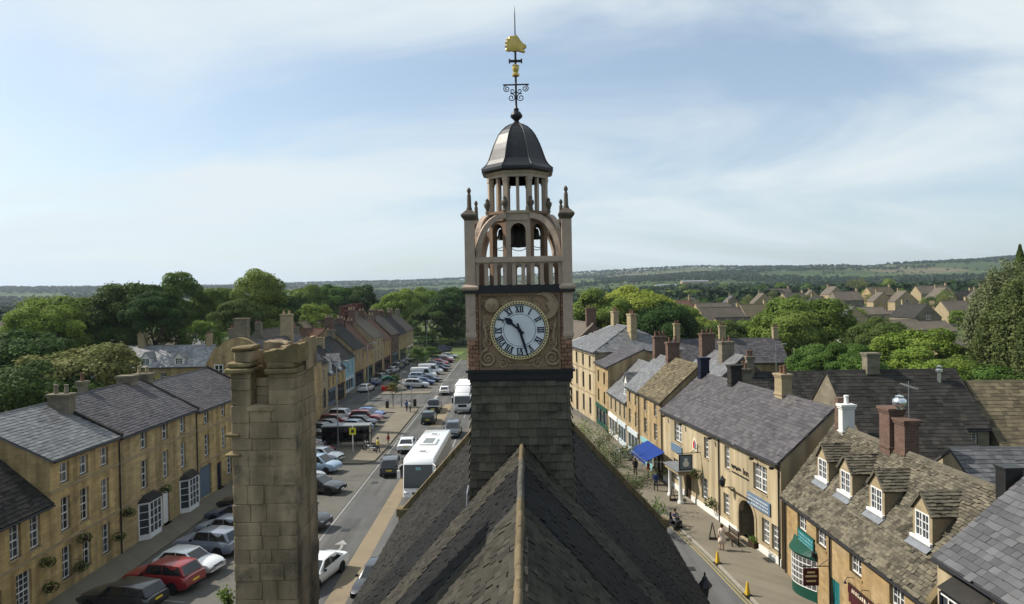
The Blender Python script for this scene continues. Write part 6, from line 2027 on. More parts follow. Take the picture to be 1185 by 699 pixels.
WHITE = (.72, .73, .73); BLACK = (.012, .012, .014); DGREY = (.04, .043, .047); GREY = (.13, .135, .14); SILVER = (.42, .43, .44); RED = (.24, .018, .022); BLUE = (.03, .06, .17); LBLUE = (.28, .38, .5); GREEN = (.018, .035, .03); NAVY = (.014, .02, .05); CREAM = (.6, .57, .48)
V = [
 # near left bays
 ('estate', 'black estate car at the bottom edge, lowest of the parked cars by the left terrace', (-21.9, 37.7), 168, (.014, .016, .02)),
 ('suv', 'dark red SUV parked in front of the left terrace', (-20.9, 40.2), 166, RED),
 ('hatch', 'white hatchback parked nose out beside the red SUV', (-20.4, 42.4), -13, WHITE),
 ('suv', 'grey-blue SUV parked next to the white hatchback', (-20.6, 45.6), 166, (.20, .23, .28)),
 ('hatch', 'silver-grey hatchback parked behind the grey-blue SUV', (-20.9, 48.8), 166, (.26, .29, .33)),
 ('saloon', 'dark blue saloon partly behind the foreground stone stack', (-21.2, 51.8), 166, (.05, .07, .11)),
 ('estate', 'black estate parked last before the stone stack', (-21.6, 54.8), 167, BLACK),
 ('hatch', 'dark hatchback parked by the blue garage door', (-21.6, 57.9), 167, DGREY),
 # right of the stack
 ('saloon', 'black saloon parked just right of the stone stack', (-17.2, 59.4), -14, (.018, .018, .02)),
 ('mpv', 'pale blue people carrier parked beyond the black saloon', (-19.2, 66.4), -16, LBLUE),
 ('hatch', 'white hatchback parked beside the bus shelter', (-19.8, 70.6), -16, WHITE),
 ('hatch', 'maroon hatchback half hidden behind the white car at the shelter', (-21.5, 73.5), -16, (.22, .02, .03)),
 ('suv', 'dark car whose nose shows at the right edge of the stone stack', (-15.9, 50.2), -14, BLACK),
 ('hatch', 'silver hatchback second behind the stone stack edge', (-19.6, 62.8), -15, SILVER),
 ('estate', 'navy estate beside the pale blue people carrier', (-20.6, 69.0), -16, NAVY),
 ('hatch', 'grey hatchback in the bay behind the maroon car', (-22.4, 79.5), -14, GREY),
 # row behind shelter
 ('estate', 'white estate, nearest of the row behind the bus shelter', (-19.9, 83.2), -12, WHITE),
 ('hatch', 'blue hatchback, second in the row behind the bus shelter', (-19.9, 86.2), -12, LBLUE),
 ('hatch', 'navy hatchback, third in the row behind the bus shelter', (-19.9, 89.2), -12, NAVY),
 ('suv', 'dark red car, fourth in the row behind the bus shelter', (-20.0, 92.2), -12, (.16, .02, .03)),
 ('hatch', 'bright blue car, last in the row behind the bus shelter', (-20.1, 95.4), -12, (.08, .16, .36)),
 # traffic
 ('saloon', 'white saloon in the near lane at the bottom beside the stone stack', (-12.0, 40.8), 255, WHITE),
 ('saloon', 'black car emerging beside the hall roof, coming towards the viewer', (-8.1, 39.6), 262, (.02, .024, .032)),
 ('suv', 'dark grey car ahead of the coach in the left lane', (-11.9, 65.6), 94, DGREY),
 ('saloon', 'white saloon seen from behind, left of the coach', (-11.8, 75.2), 92, WHITE),
 ('suv', 'dark green SUV driving away beyond the coach', (-11.4, 91.2), 92, GREEN),
 ('pickup', 'black pickup ahead of the dark green SUV', (-11.7, 100.0), 92, BLACK),
 ('mpv', 'dark blue van-like car following behind the coach', (-7.4, 82.4), 269, (.05, .06, .075)),
 ('hatch', 'small white hatchback far up the left lane', (-11.8, 117.0), 93, WHITE),
]
for i, (kd, lb, lc, hd, cl_) in enumerate(V):
    car(kd, lb, lc, hd, cl_, 2, group='cars in the high street')
V2 = [
 ('mpv', 'silver people carrier at the near end of the middle parking row', (-17.8, 125.4), -8, SILVER),
 ('hatch', 'blue hatchback beside the silver people carrier in the middle row', (-16.9, 129.4), -8, BLUE),
 ('saloon', 'darker blue car third in the middle parking row', (-16.4, 133.6), -8, NAVY),
 ('van', 'white van with dark windows in the middle parking row', (-18.4, 139.6), -8, WHITE),
 ('van', 'long white van furthest of the two vans in the middle row', (-17.8, 146.4), -8, (.66, .67, .68)),
 ('hatch', 'black hatchback after the two white vans', (-16.2, 152), -8, BLACK),
 ('hatch', 'dark grey car in the far part of the middle row', (-16.6, 158), -8, DGREY),
 ('hatch', 'bright red hatchback in the far part of the middle row', (-17.6, 165), -8, (.34, .03, .03)),
 ('suv', 'maroon SUV after the red hatchback', (-16.9, 171), -8, (.18, .03, .04)),
 ('hatch', 'white hatchback at the far end of the middle row', (-17.4, 177), -8, WHITE),
 ('estate', 'second white car at the far end of the middle row', (-17.0, 183), -8, SILVER),
 ('suv', 'dark car left of the grass verge, far end', (-21.6, 196), 10, BLACK),
 ('hatch', 'navy car left of the grass verge, far end', (-20.4, 203), 10, NAVY),
 ('mpv', 'dark people carrier by the grass verge', (-21.0, 210), 10, BLACK),
 ('hatch', 'white car parked against the left terrace past the cottage', (-26.3, 122), 80, WHITE),
 ('hatch', 'blue car parked against the left terrace behind the white one', (-26.4, 130), 80, BLUE),
 ('suv', 'dark SUV parked against the far left terrace', (-26.5, 137), 80, DGREY),
 ('estate', 'black estate parked against the far left terrace', (-26.5, 144), 80, BLACK),
 ('hatch', 'silver car parked against the far left terrace', (-26.5, 151), 80, SILVER),
 ('suv', 'grey SUV parked against the far left terrace', (-26.6, 158), 80, GREY),
 ('hatch', 'dark blue car parked against the far left terrace', (-26.6, 166), 80, NAVY),
 ('saloon', 'black saloon furthest along the left terrace', (-26.6, 175), 80, BLACK),
]
for (kd, lb, lc, hd, cl_) in V2:
    car(kd, lb, lc, hd, cl_, 0, group='cars in the high street')

cc = [('white', WHITE), ('silver', SILVER), ('black', BLACK), ('pale blue', LBLUE), ('dark grey', DGREY), ('red', (.26, .02, .025)), ('navy', NAVY), ('grey', GREY)]
for k in range(9):
    nm, cl_ = cc[(k * 3) % 8]
    car(('hatch', 'estate', 'suv')[k % 3], nm + ' car parked in the shade against the left pavement, number %s from the stack' % ('one two three four five six seven eight nine'.split()[k]), (-23.4, 66.5 + k * 3.4), -10, cl_, 0, group='cars in the high street')
for k in range(9):
    nm, cl_ = cc[(k * 5 + 1) % 8]
    y = (127.2, 131.6, 136.4, 143.0, 149.4, 155.0, 161.6, 168.0, 174.0)[k]
    car(('hatch', 'saloon', 'suv')[k % 3], nm + ' car set back in the middle parking row, %s along' % ('first second third fourth fifth sixth seventh eighth ninth'.split()[k]), (-18.6 + .3 * (k % 2), y), -8, cl_, 0, group='cars in the high street')
# ------------------------------------------------------------------ coach
def wheel_big(par, x, y, r=.5):
    w_ = MB(); w_.lathe([(r * .6, -.14), (r * .96, -.14), (r, -.1), (r, .1), (r * .96, .14), (r * .6, .14)], (0, 0, 0), 18)
    w = w_.build('wheel', 'tyre', par, smooth=True, angle=40); s = 1 if y > 0 else -1
    w.location = (x, y, r); w.rotation_euler = (R(-90 * s), 0, 0)
    w_ = MB(); w_.lathe([(0, .10), (r * .3, .12), (r * .35, .05), (r * .58, .06), (r * .62, .14)], (0, 0, 0), 12); w_.build('rim', 'rim', w, smooth=True)
coach = empty('coach', (-7.95, 55.8, .01), R(268.5), 'white touring coach coming down the street, left of the tower', 'coach')
CW, CLn, CH_ = 1.275, 12.6, 3.55
b = MB()
prof = [(.12, .35), (.04, .9), (0, 1.15), (-.25, 3.05), (-.6, 3.45), (-.9, CH_), (-CLn + .3, CH_), (-CLn + .05, 3.3), (-CLn, .9), (-CLn + .1, .35)]
b.prism(prof, -CW, CW, 'y'); me = bevelled(b.mesh('body'), .13, 3, 40)
o = link('body', with_mat(me, 'car_paint'), None, coach); o.color = (.76, .77, .77, 1)
g = MB(); g.face([(.045, -CW * .93, 1.2), (.045, CW * .93, 1.2), (-.245, CW * .93, 3.06), (-.245, -CW * .93, 3.06)]); g.v = [(x + .022, y, z) for x, y, z in g.v]; ws_ = g.build('windscreen', 'glass_dark', coach)
g = MB(); g.box(.05, .062, -.22, .22, 2.62, 2.86); g.v = [(x - .2, y, z) for x, y, z in g.v]; g.build('destination_card', 'paint_cyan', ws_)
for s in (-1, 1):
    g = MB()
    for k in range(6):
        x0 = -.9 - k * 1.95; x1 = x0 - 1.88
        g.face([(x0, s * (CW + .008), 1.55), (x1, s * (CW + .008), 1.55), (x1, s * (CW + .008), 3.0), (x0, s * (CW + .008), 3.0)])
    g.build('side_windows', 'glass_dark', coach)
    m_ = MB(); m_.tube([(-.15, s * 1.2, 3.15), (.35, s * 1.5, 3.1), (.4, s * 1.52, 2.7)], .035, 5); m_.box(.3, .5, s * 1.52 - .12, s * 1.52 + .12, 2.1, 2.75); mo_ = m_.build('mirror', 'paint_white', coach)
    h = MB(); h.box(.02, .10, s * .95 - .2, s * .95 + .2, .72, .9); hh_ = link('headlight', bevelled(h.mesh('headlight'), .03, 1), 'lamp_clear', coach)
    h = MB(); h.box(.05, .12, s * .95 - .12, s * .95 + .12, .45, .55); h.build('fog_light', 'lamp_clear', coach)
for (x0, x1, w_) in ((-2.2, -3.1, .45), (-5.2, -7.6, .75), (-9.4, -10.3, .45)):
    h = MB(); h.box(x1, x0, -w_, w_, CH_ - .02, CH_ + .16 if w_ > .5 else CH_ + .05); hm_ = link('roof_hatch', bevelled(h.mesh('roof_hatch'), .06, 2), 'paint_white', coach)
    h = MB(); h.box(x1 + .2, x0 - .2, -w_ * .6, w_ * .6, CH_ + (.165 if w_ > .5 else .055), CH_ + (.19 if w_ > .5 else .075)); h.build('hatch_grille', 'metal_grey', hm_)
h = MB(); h.box(.10, .135, -.3, .3, .48, .60); h.build('number_plate', 'plate_white', coach)
h = MB(); h.box(.04, .09, -.5, .5, .66, .86); h.build('grille', 'car_trim', coach)
h = MB(); h.lathe([(.12, 0), (.12, .03), (0, .03)], (0, 0, 0), 12); hh_ = h.build('badge', 'metal_bright', coach); hh_.location = (.03, 0, 1.02); hh_.rotation_euler = (0, R(90), 0)
for s in (-1, 1):
    for x in (-2.5, -8.8, -10.0):
        wheel_big(coach, x, s * (CW - .12))

# ------------------------------------------------------------------ lorry
lorry = empty('lorry', (-7.3, 96.8, .01), R(269), 'white box lorry coming towards the viewer at the left edge of the tower', 'lorry')
b = MB(); b.prism([(0, .5), (.05, 1.4), (-.15, 2.6), (-.5, 2.95), (-2.0, 2.95), (-2.0, .5)], -1.2, 1.2, 'y'); me = bevelled(b.mesh('cab'), .09, 2, 30); o = link('cab', with_mat(me, 'car_paint'), None, lorry); o.color = (.74, .74, .74, 1)
b = MB(); b.box(-9.2, -2.15, -1.25, 1.25, 1.0, 3.9); o = link('cargo_box', bevelled(b.mesh('cargo_box'), .04, 1), 'paint_white', lorry)
b = MB(); b.prism([(-2.1, 2.95), (-.6, 2.97), (-1.6, 3.75), (-2.1, 3.8)], -1.05, 1.05, 'y'); o = link('wind_deflector', with_mat(bevelled(b.mesh('wind_deflector'), .08, 2), 'car_paint'), None, lorry); o.color = (.74, .74, .74, 1)
g = MB(); g.face([(.07, -1.08, 1.5), (.07, 1.08, 1.5), (-.13, 1.08, 2.55), (-.13, -1.08, 2.55)]); g.build('windscreen', 'glass_dark', lorry)
for s in (-1, 1):
    g = MB(); g.face([(-.3, s * 1.21, 1.55), (-1.3, s * 1.21, 1.55), (-1.3, s * 1.21, 2.4), (-.45, s * 1.21, 2.4)]); g.build('side_window', 'glass_dark', lorry)
    m_ = MB(); m_.box(-.05, .1, s * 1.4 - .1, s * 1.4 + .1, 1.6, 2.35); m_.tube([(-.2, s * 1.2, 2.3), (.02, s * 1.4, 2.3)], .03, 5); m_.build('mirror', 'car_trim', lorry)
    h = MB(); h.box(.0, .07, s * .9 - .17, s * .9 + .17, .78, .98); h.build('headlight', 'lamp_clear', lorry)
    for x in (-1.2, -7.2): wheel_big(lorry, x, s * 1.1, .48)
g = MB(); g.box(-.02, .06, -.6, .6, 1.02, 1.38); g.build('grille', 'car_trim', lorry)
g = MB(); g.box(-.03, .07, -1.1, 1.1, .42, .7); g.build('bumper', 'metal_grey', lorry)
g = MB(); g.box(-9.1, -2.0, -.45, .45, .7, 1.0); g.build('chassis', 'car_trim', lorry)

# ------------------------------------------------------------------ motorcycles and mobility scooter
def motorbike(loc, rz, label, col, name='motorcycle', cat='motorcycle'):
    o = empty(name, (*loc, .12 if loc[0] > 0 else .12), rz, label, cat, 'parked two-wheelers')
    for x in (-.68, .68):
        w = MB()
        w.tube([(.27 * math.cos(2 * math.pi * k / 16), 0, .27 * math.sin(2 * math.pi * k / 16)) for k in range(17)], .055, 6, cap=False)
        q = w.build('wheel', 'tyre', o, smooth=True); q.location = (x, 0, .32)
        w = MB(); w.lathe([(0, -.03), (.2, -.02), (.2, .02), (0, .03)], (0, 0, 0), 12); r_ = w.build('rim', 'rim', q); r_.rotation_euler = (R(90), 0, 0)
    t = MB(); t.lathe([(0, -.16), (.13, -.12), (.17, 0), (.13, .12), (0, .16)], (0, 0, 0), 10, sx=1.6); q = t.build('fuel_tank', 'car_paint', o, smooth=True); q.location = (.18, 0, .86); q.color = (*col, 1)
    s = MB(); s.box(-.75, -.08, -.14, .14, .78, .90); link('seat', bevelled(s.mesh('seat'), .05, 2), 'car_trim', o)
    e = MB(); e.box(-.28, .3, -.16, .16, .32, .68); link('engine', bevelled(e.mesh('engine'), .05, 1), 'metal_grey', o)
    f = MB(); f.tube([(.68, .09, .32), (.42, .09, 1.0)], .03, 5); f.tube([(.68, -.09, .32), (.42, -.09, 1.0)], .03, 5); f.build('fork', 'metal_bright', o)
    f = MB(); f.tube([(.35, -.38, 1.08), (.44, 0, 1.04), (.35, .38, 1.08)], .022, 5); f.build('handlebar', 'iron', o)
    f = MB(); f.lathe([(.0, -.1), (.1, -.06), (.11, .02), (0, .03)], (0, 0, 0), 10); q = f.build('headlight', 'lamp_clear', o, smooth=True); q.location = (.58, 0, .95); q.rotation_euler = (0, R(90), 0)
    f = MB(); f.tube([(-.1, .18, .35), (-.8, .2, .42)], .05, 6); f.build('exhaust', 'metal_bright', o)
    return o
motorbike((10.7, 69.5), R(200), 'white motorcycle parked by the shopfront left of the blue awning', (.6, .6, .6))
motorbike((11.0, 68.2), R(195), 'black motorcycle parked nearest the blue awning', (.02, .02, .02))
motorbike((-15.8, 74.4), R(160), 'dark motorcycle parked beside the bus shelter', (.02, .02, .02))
# ------------------------------------------------------------------ people: one skinned body each, with hair and clothing
def person(loc, rz, label, top, bottom, pose='walk', dress=None, hair=(.05, .03, .02), z=.12, h=1.7, sit=False):
    o = empty('person', (loc[0], loc[1], z), rz, label, 'person', None)
    s = h / 1.72
    st = .16 if pose == 'walk' else .04
    if sit:
        J = {'pel': (0, 0, .58), 'ch': (-.03, 0, .92), 'nk': (-.02, 0, 1.10), 'hd': (.01, 0, 1.17), 'tp': (.02, 0, 1.31),
             'hl': (.02, .1, .56), 'kl': (.42, .12, .56), 'al': (.45, .12, .14), 'tl': (.62, .12, .10), 'hr': (.02, -.1, .56), 'kr': (.42, -.12, .56), 'ar': (.45, -.12, .14), 'tr': (.62, -.12, .10),
             'sl': (-.03, .19, 1.04), 'el': (.08, .24, .80), 'wl': (.34, .20, .82), 'fl': (.42, .19, .83), 'sr': (-.03, -.19, 1.04), 'er': (.08, -.24, .80), 'wr': (.34, -.20, .82), 'fr': (.42, -.19, .83)}
    else:
        sw = .18 if pose == 'walk' else .03
        J = {'pel': (0, 0, .93), 'ch': (.01, 0, 1.26), 'nk': (.0, 0, 1.46), 'hd': (.02, 0, 1.54), 'tp': (.03, 0, 1.66),
             'hl': (0, .09, .90), 'kl': (st + .03, .09, .49), 'al': (st, .09, .08), 'tl': (st + .17, .09, .035), 'hr': (0, -.09, .90), 'kr': (-st * .4 + .03, -.09, .49), 'ar': (-st * 1.2, -.09, .10), 'tr': (-st * 1.2 + .16, -.09, .035),
             'sl': (0, .18, 1.40), 'el': (-sw * .6, .24, 1.12), 'wl': (-sw * .5 + .06, .25, .88), 'fl': (-sw * .5 + .09, .24, .78), 'sr': (0, -.18, 1.40), 'er': (sw * .6, -.24, 1.12), 'wr': (sw + .08, -.22, .90), 'fr': (sw + .12, -.21, .80)}
        if pose == 'phone':
            J['er'] = (.06, -.23, 1.13); J['wr'] = (.28, -.12, 1.24); J['fr'] = (.33, -.10, 1.30)
    Rr = {'pel': .135, 'ch': .15, 'nk': .06, 'hd': .095, 'tp': .08, 'hl': .09, 'kl': .062, 'al': .042, 'tl': .035, 'hr': .09, 'kr': .062, 'ar': .042, 'tr': .035, 'sl': .06, 'el': .045, 'wl': .03, 'fl': .028, 'sr': .06, 'er': .045, 'wr': .03, 'fr': .028}
    E_ = [('pel', 'ch'), ('ch', 'nk'), ('nk', 'hd'), ('hd', 'tp'), ('pel', 'hl'), ('hl', 'kl'), ('kl', 'al'), ('al', 'tl'), ('pel', 'hr'), ('hr', 'kr'), ('kr', 'ar'), ('ar', 'tr'), ('ch', 'sl'), ('sl', 'el'), ('el', 'wl'), ('wl', 'fl'), ('ch', 'sr'), ('sr', 'er'), ('er', 'wr'), ('wr', 'fr')]
    # fingers: short chains from each hand
    names = list(J)
    vs = [Vector(J[n]) * s for n in names]; rs = [Rr[n] * s for n in names]
    ed = [(names.index(a), names.index(b)) for a, b in E_]
    for f_, w_ in (('fl', 'wl'), ('fr', 'wr')):
        d = (Vector(J[f_]) - Vector(J[w_])).normalized(); base = names.index(f_)
        for k in range(4):
            off = Vector(((k - 1.5) * .017, 0, 0))
            tip = Vector(J[f_]) + d * (.055 + .01 * (k in (1, 2))) + off
            vs.append(tip * s); rs.append(.0085 * s); ed.append((base, len(vs) - 1))
        vs.append((Vector(J[w_]) + d * .05 + Vector((.05, 0, 0))) * s); rs.append(.010 * s); ed.append((names.index(w_), len(vs) - 1))
    me = bpy.data.meshes.new('body_cage'); me.from_pydata([tuple(v) for v in vs], ed, [])
    t = bpy.data.objects.new('body_cage', me); COL.objects.link(t)
    md = t.modifiers.new('skin', 'SKIN'); md.use_smooth_shade = True
    for i, r in enumerate(rs): me.skin_vertices[0].data[i].radius = (r, r)
    me.skin_vertices[0].data[0].use_root = True
    t.modifiers.new('sub', 'SUBSURF').levels = 1
    bpy.context.view_layer.update()
    bm_ = bpy.data.meshes.new_from_object(t.evaluated_get(bpy.context.evaluated_depsgraph_get()))
    bpy.data.objects.remove(t)
    bm_.name = 'body'; bm_.materials.clear()
    for m_ in ('skin', 'cloth', 'cloth'): bm_.materials.append(MATS[m_])
    def cmat(col):
        k = 'cloth_%02x%02x%02x' % tuple(int(c * 255) for c in col)
        return MATS[k] if k in MATS else mat(k, (*col, 1), tuple(c * .8 for c in col) + (1,), 14, .9)
    bm_.materials.clear(); 
    for m_ in (MATS['skin'], cmat(top), cmat(bottom), MATS['car_trim']): bm_.materials.append(m_)
    for p in bm_.polygons:
        c = p.center / s; hd_z = 1.42 if not sit else 1.06
        arm = abs(c.y) > .205
        if c.z > hd_z: k = 0
        elif not sit and c.z < .10 or sit and c.z < .16: k = 3
        elif arm and (c - Vector(J['wl'])).length < .16 or (c - Vector(J['wr'])).length < .16: k = 0
        elif dress and c.z < .5: k = 0
        elif (not sit and c.z < .92) or (sit and (c.z < .6)): k = 2
        else: k = 1
        p.material_index = k
    link('body', bm_, None, o)
    # face and hair
    hz = (J['hd'][2] + .07) * s; hx = J['hd'][0] * s
    hb = MB(); hb.lathe([(.0, .125), (.07, .105), (.105, .045), (.108, -.02), (.095, -.09), (.06, -.10)], (hx - .022, 0, hz + .02), 12); hb.v = [v for v in hb.v]
    ho = hb.build('hair', 'hair', o, smooth=True)
    fb = MB(); fb.prism([(.0, -.02), (.03, -.015), (.012, .03)], -.014, .014, 'y'); f_ = fb.build('nose', 'skin', o); f_.location = (hx + .088, 0, hz - .01)
    for sy in (-1, 1):
        eb = MB(); eb.lathe([(.0, -.01), (.011, 0), (0, .01)], (hx + .088, sy * .034, hz + .022), 6); eb.build('eye', 'paint_black', o)
        eb = MB(); eb.lathe([(.0, -.03), (.014, -.01), (.016, .015), (0, .03)], (hx - .005, sy * .102, hz), 6); eb.build('ear', 'skin', o)
    mb_ = MB(); mb_.box(hx + .08, hx + .094, -.024, .024, hz - .058, hz - .05); mb_.build('mouth', 'paint_maroon', o)
    if dress:
        d = MB(); d.lathe([(.30, .52), (.25, .75), (.175, 1.0), (.17, 1.1), (.19, 1.28), (.16, 1.42), (.09, 1.46)], (0, 0, 0), 14, sx=.78)
        d.v = [(x * s, y * s, z_ * s) for x, y, z_ in d.v]
        d.build('dress', cmat(dress), o, smooth=True)
    elif not sit:
        d = MB(); d.lathe([(.19, .84), (.175, 1.0), (.185, 1.15), (.205, 1.3), (.185, 1.41), (.09, 1.47)], (0, 0, 0), 14, sx=.72)
        d.v = [(x * s, y * s, z_ * s) for x, y, z_ in d.v]
        d.build('jacket', cmat(top), o, smooth=True)
    return o
person((13.35, 44.1), R(100), 'woman in a pale dress walking past the inn archway', (.62, .52, .44), (.5, .4, .3), 'phone', dress=(.66, .56, .48))
person((-14.7, 73.2), R(20), 'person in a yellow top walking by the bus shelter', (.5, .42, .1), (.06, .06, .07), 'walk')
person((-14.0, 75.6), R(200), 'person in a dark red jacket beside the main road', (.16, .03, .03), (.35, .32, .27), 'walk')
person((11.0, 62.2), R(250), 'person in black standing in front of the blue awning', (.02, .02, .022), (.02, .02, .025), 'stand')
person((12.0, 61.2), R(180), 'person in a red top under the blue awning', (.35, .03, .03), (.08, .08, .1), 'stand')
person((-16.6, 75.6), R(60), 'person in dark clothes standing at the bus shelter post', (.03, .03, .035), (.03, .03, .04), 'stand')
person((12.3, 60.4), R(120), 'child in a pale shirt under the blue awning edge', (.5, .5, .48), (.1, .1, .14), 'stand', h=1.3)
person((-15.0, 98.5), R(80), 'person in a white shirt on the paved island', (.6, .6, .58), (.05, .06, .1), 'walk')
person((-15.6, 99.2), R(85), 'person in blue beside the white-shirted one on the island', (.05, .1, .25), (.05, .05, .06), 'walk')
person((-24.9, 63.5), R(95), 'person in grey walking on the shaded left pavement', (.2, .2, .2), (.04, .04, .05), 'walk')
person((10.2, 74.5), R(270), 'person in pale clothes outside the white shopfront', (.5, .46, .4), (.3, .28, .24), 'walk')
person((11.9, 57.5), R(95), 'person in dark blue walking past the inn portico', (.03, .05, .14), (.05, .05, .06), 'walk')
# mobility scooter with rider on the side road
rider = person((11.45, 48.9), R(-80), 'rider in grey on a mobility scooter at the kerb', (.22, .22, .25), (.04, .04, .06), sit=True, z=.01)
sc_ = empty('mobility_scooter', (11.4, 48.95, .01), R(-80), 'dark mobility scooter on the side road by the kerb', 'scooter')
b = MB(); b.box(-.45, .7, -.28, .28, .14, .24); link('footboard', bevelled(b.mesh('footboard'), .05, 1), 'car_trim', sc_)
b = MB(); b.box(-.5, .0, -.27, .27, .24, .48); link('rear_housing', bevelled(b.mesh('rear_housing'), .06, 2), 'paint_black', sc_)
b = MB(); b.box(-.24, .2, -.24, .24, .44, .52); link('seat', bevelled(b.mesh('seat'), .04, 2), 'car_trim', sc_)
b = MB(); b.box(-.32, -.24, -.24, .24, .5, 1.0); link('backrest', bevelled(b.mesh('backrest'), .04, 2), 'car_trim', sc_)
b = MB(); b.prism([(.5, .2), (.75, .24), (.62, .9), (.52, .92)], -.16, .16, 'y'); link('front_column', bevelled(b.mesh('front_column'), .04, 1), 'paint_black', sc_)
b = MB(); b.tube([(.46, -.3, .92), (.56, 0, .9), (.46, .3, .92)], .02, 5); b.build('handlebar', 'iron', sc_)
b = MB(); b.box(.66, .98, -.2, .2, .5, .74); link('basket', bevelled(b.mesh('basket'), .02, 1), 'iron', sc_)
for x in (-.38, .66):
    for s in (-1, 1):
        w = MB(); w.lathe([(.0, -.05), (.12, -.05), (.15, -.03), (.15, .03), (.12, .05), (0, .05)], (0, 0, 0), 12); q = w.build('wheel', 'tyre', sc_); q.location = (x, s * .27, .15); q.rotation_euler = (R(90), 0, 0)
# ------------------------------------------------------------------ street furniture
def lamp_post(loc, h, label, rz=0, z=.12, arm=.9):
    o = empty('street_lamp', (*loc, z), rz, label, 'street lamp', 'street lamps along the high street')
    b = MB(); b.tube([(0, 0, 0), (0, 0, 1.2), (0, 0, 1.22), (0, 0, h)], [.11, .10, .07, .05], 8); b.build('column', 'metal_grey', o, smooth=True, angle=50)
    b = MB(); b.tube([(0, 0, h - .05), (arm * .5, 0, h + .06), (arm, 0, h + .08)], .03, 6); b.build('arm', 'metal_grey', o)
    b = MB(); b.box(arm - .05, arm + .55, -.13, .13, h + .02, h + .16); link('lamp_head', bevelled(b.mesh('lamp_head'), .04, 2), 'metal_grey', o)
    b = MB(); b.box(arm + .05, arm + .5, -.09, .09, h + .0, h + .02); b.build('lamp_glass', 'lamp_clear', o)
lamp_post((-19.75, 76.3), 9.6, 'tall grey street lamp rising beside the bus shelter')
lamp_post((-23.4, 110), 9.2, 'tall grey street lamp in front of the blue house')
lamp_post((-24.8, 197), 9.5, 'street lamp at the far end near the grass verge')
lamp_post((-17.0, 103.2), 5.2, 'short lamp column on the paved island', arm=.3)
lamp_post((35.5, 92), 9.5, 'street lamp standing right of the long stone house', z=0)
# ornate lantern by the hall's right wall
ol = empty('ornate_lantern', (8.3, 30.0, .6), 0, 'black ornate lantern post beside the right end of the hall roof', 'lantern')
b = MB(); b.lathe([(.2, 0), (.2, .3), (.1, .4), (.07, 2.6), (.12, 2.7), (.05, 2.8)], (0, 0, 0), 10); b.build('post', 'iron', ol, smooth=True, angle=40)
b = MB(); b.lathe([(.12, 2.8), (.26, 3.35), (.30, 3.38)], (0, 0, 0), 6); b.build('lantern_glass', 'glass', ol)
b = MB(); b.lathe([(.34, 3.36), (.30, 3.42), (.12, 3.66), (.12, 3.72), (.04, 3.8), (.05, 3.9), (0, 4.0)], (0, 0, 0), 6); b.build('lantern_cap', 'iron', ol)
# bus shelter
sh = empty('bus_shelter', (-18.9, 76.9, .12), R(2), 'dark framed glass bus shelter on the paved island', 'bus shelter')
b = MB(); b.box(-2.7, 2.7, -.85, .85, 2.35, 2.47); b.build('roof', 'metal_grey', sh)
for x in (-2.6, -.87, .87, 2.6):
    b = MB(); b.box(x - .04, x + .04, .72, .80, 0, 2.35); b.build('post', 'paint_black', sh)
for x in (-2.6, 2.6):
    b = MB(); b.box(x - .04, x + .04, -.8, -.72, 0, 2.35); b.build('post', 'paint_black', sh)
    b = MB(); b.box(x - .01, x + .01, -.7, .7, .3, 2.2); b.build('side_glass', 'glass_dark', sh)
for k in range(3):
    x0 = -2.55 + k * 1.73
    b = MB(); b.box(x0, x0 + 1.64, .75, .77, .3, 2.2); b.build('rear_glass', 'glass_dark', sh)
b = MB(); b.box(-2.2, 2.2, .3, .6, .48, .54); b.build('bench', 'wood_dark', sh)
# yellow sign on a post
sp = empty('bus_stop_sign', (-17.6, 74.2, .12), 0, 'white post with a square yellow sign in front of the bus shelter', 'sign')
b = MB(); b.tube([(0, 0, 0), (0, 0, 2.9)], .045, 7); b.build('post', 'paint_white', sp)
b = MB(); b.box(-.36, .36, -.07, -.05, 1.85, 2.6); b.build('sign_plate', 'sign_yellow', sp)
b = MB(); b.box(-.16, .16, -.075, -.071, 2.05, 2.4); b.build('sign_symbol', 'paint_black', sp)
# bins and poles on the island
def bin_(loc, label):
    o = empty('litter_bin', (*loc, .12), 0, label, 'litter bin')
    b = MB(); b.lathe([(.24, 0), (.26, .05), (.26, .85), (.28, .9), (.28, 1.0), (.2, 1.08), (0, 1.12)], (0, 0, 0), 12); b.build('drum', 'paint_black', o, smooth=True, angle=40)
    b = MB(); b.box(-.14, .14, -.285, -.255, .9, 1.0); b.build('slot', 'dark_inside', o)
bin_((-19.1, 102.8), 'black litter bin on the far tip of the paved island')
bin_((-15.1, 104.0), 'black litter bin beside the crossing on the paved island') 
for i, (lc, lb) in enumerate([((-15.6, 103.9), 'blue and white road sign on the island tip by the main road')]):
    o = empty('road_sign', (*lc, .12), R(-15), lb, 'sign')
    b = MB(); b.tube([(0, 0, 0), (0, 0, 3.2)], .04, 6); b.build('post', 'metal_grey', o)
    b = MB(); b.lathe([(.3, -.015), (.3, .015)], (0, 0, 0), 16); q = b.build('sign_plate', 'awning_blue', o); q.location = (0, -.06, 2.8); q.rotation_euler = (R(90), 0, 0)
    b = MB(); b.prism([(-.05, .2), (.05, .2), (.05, -.05), (.14, -.05), (0, -.22), (-.14, -.05), (-.05, -.05)], -.09, -.08, 'y'); q = b.build('sign_arrow', 'paint_white', o); q.location = (0, 0, 2.8)
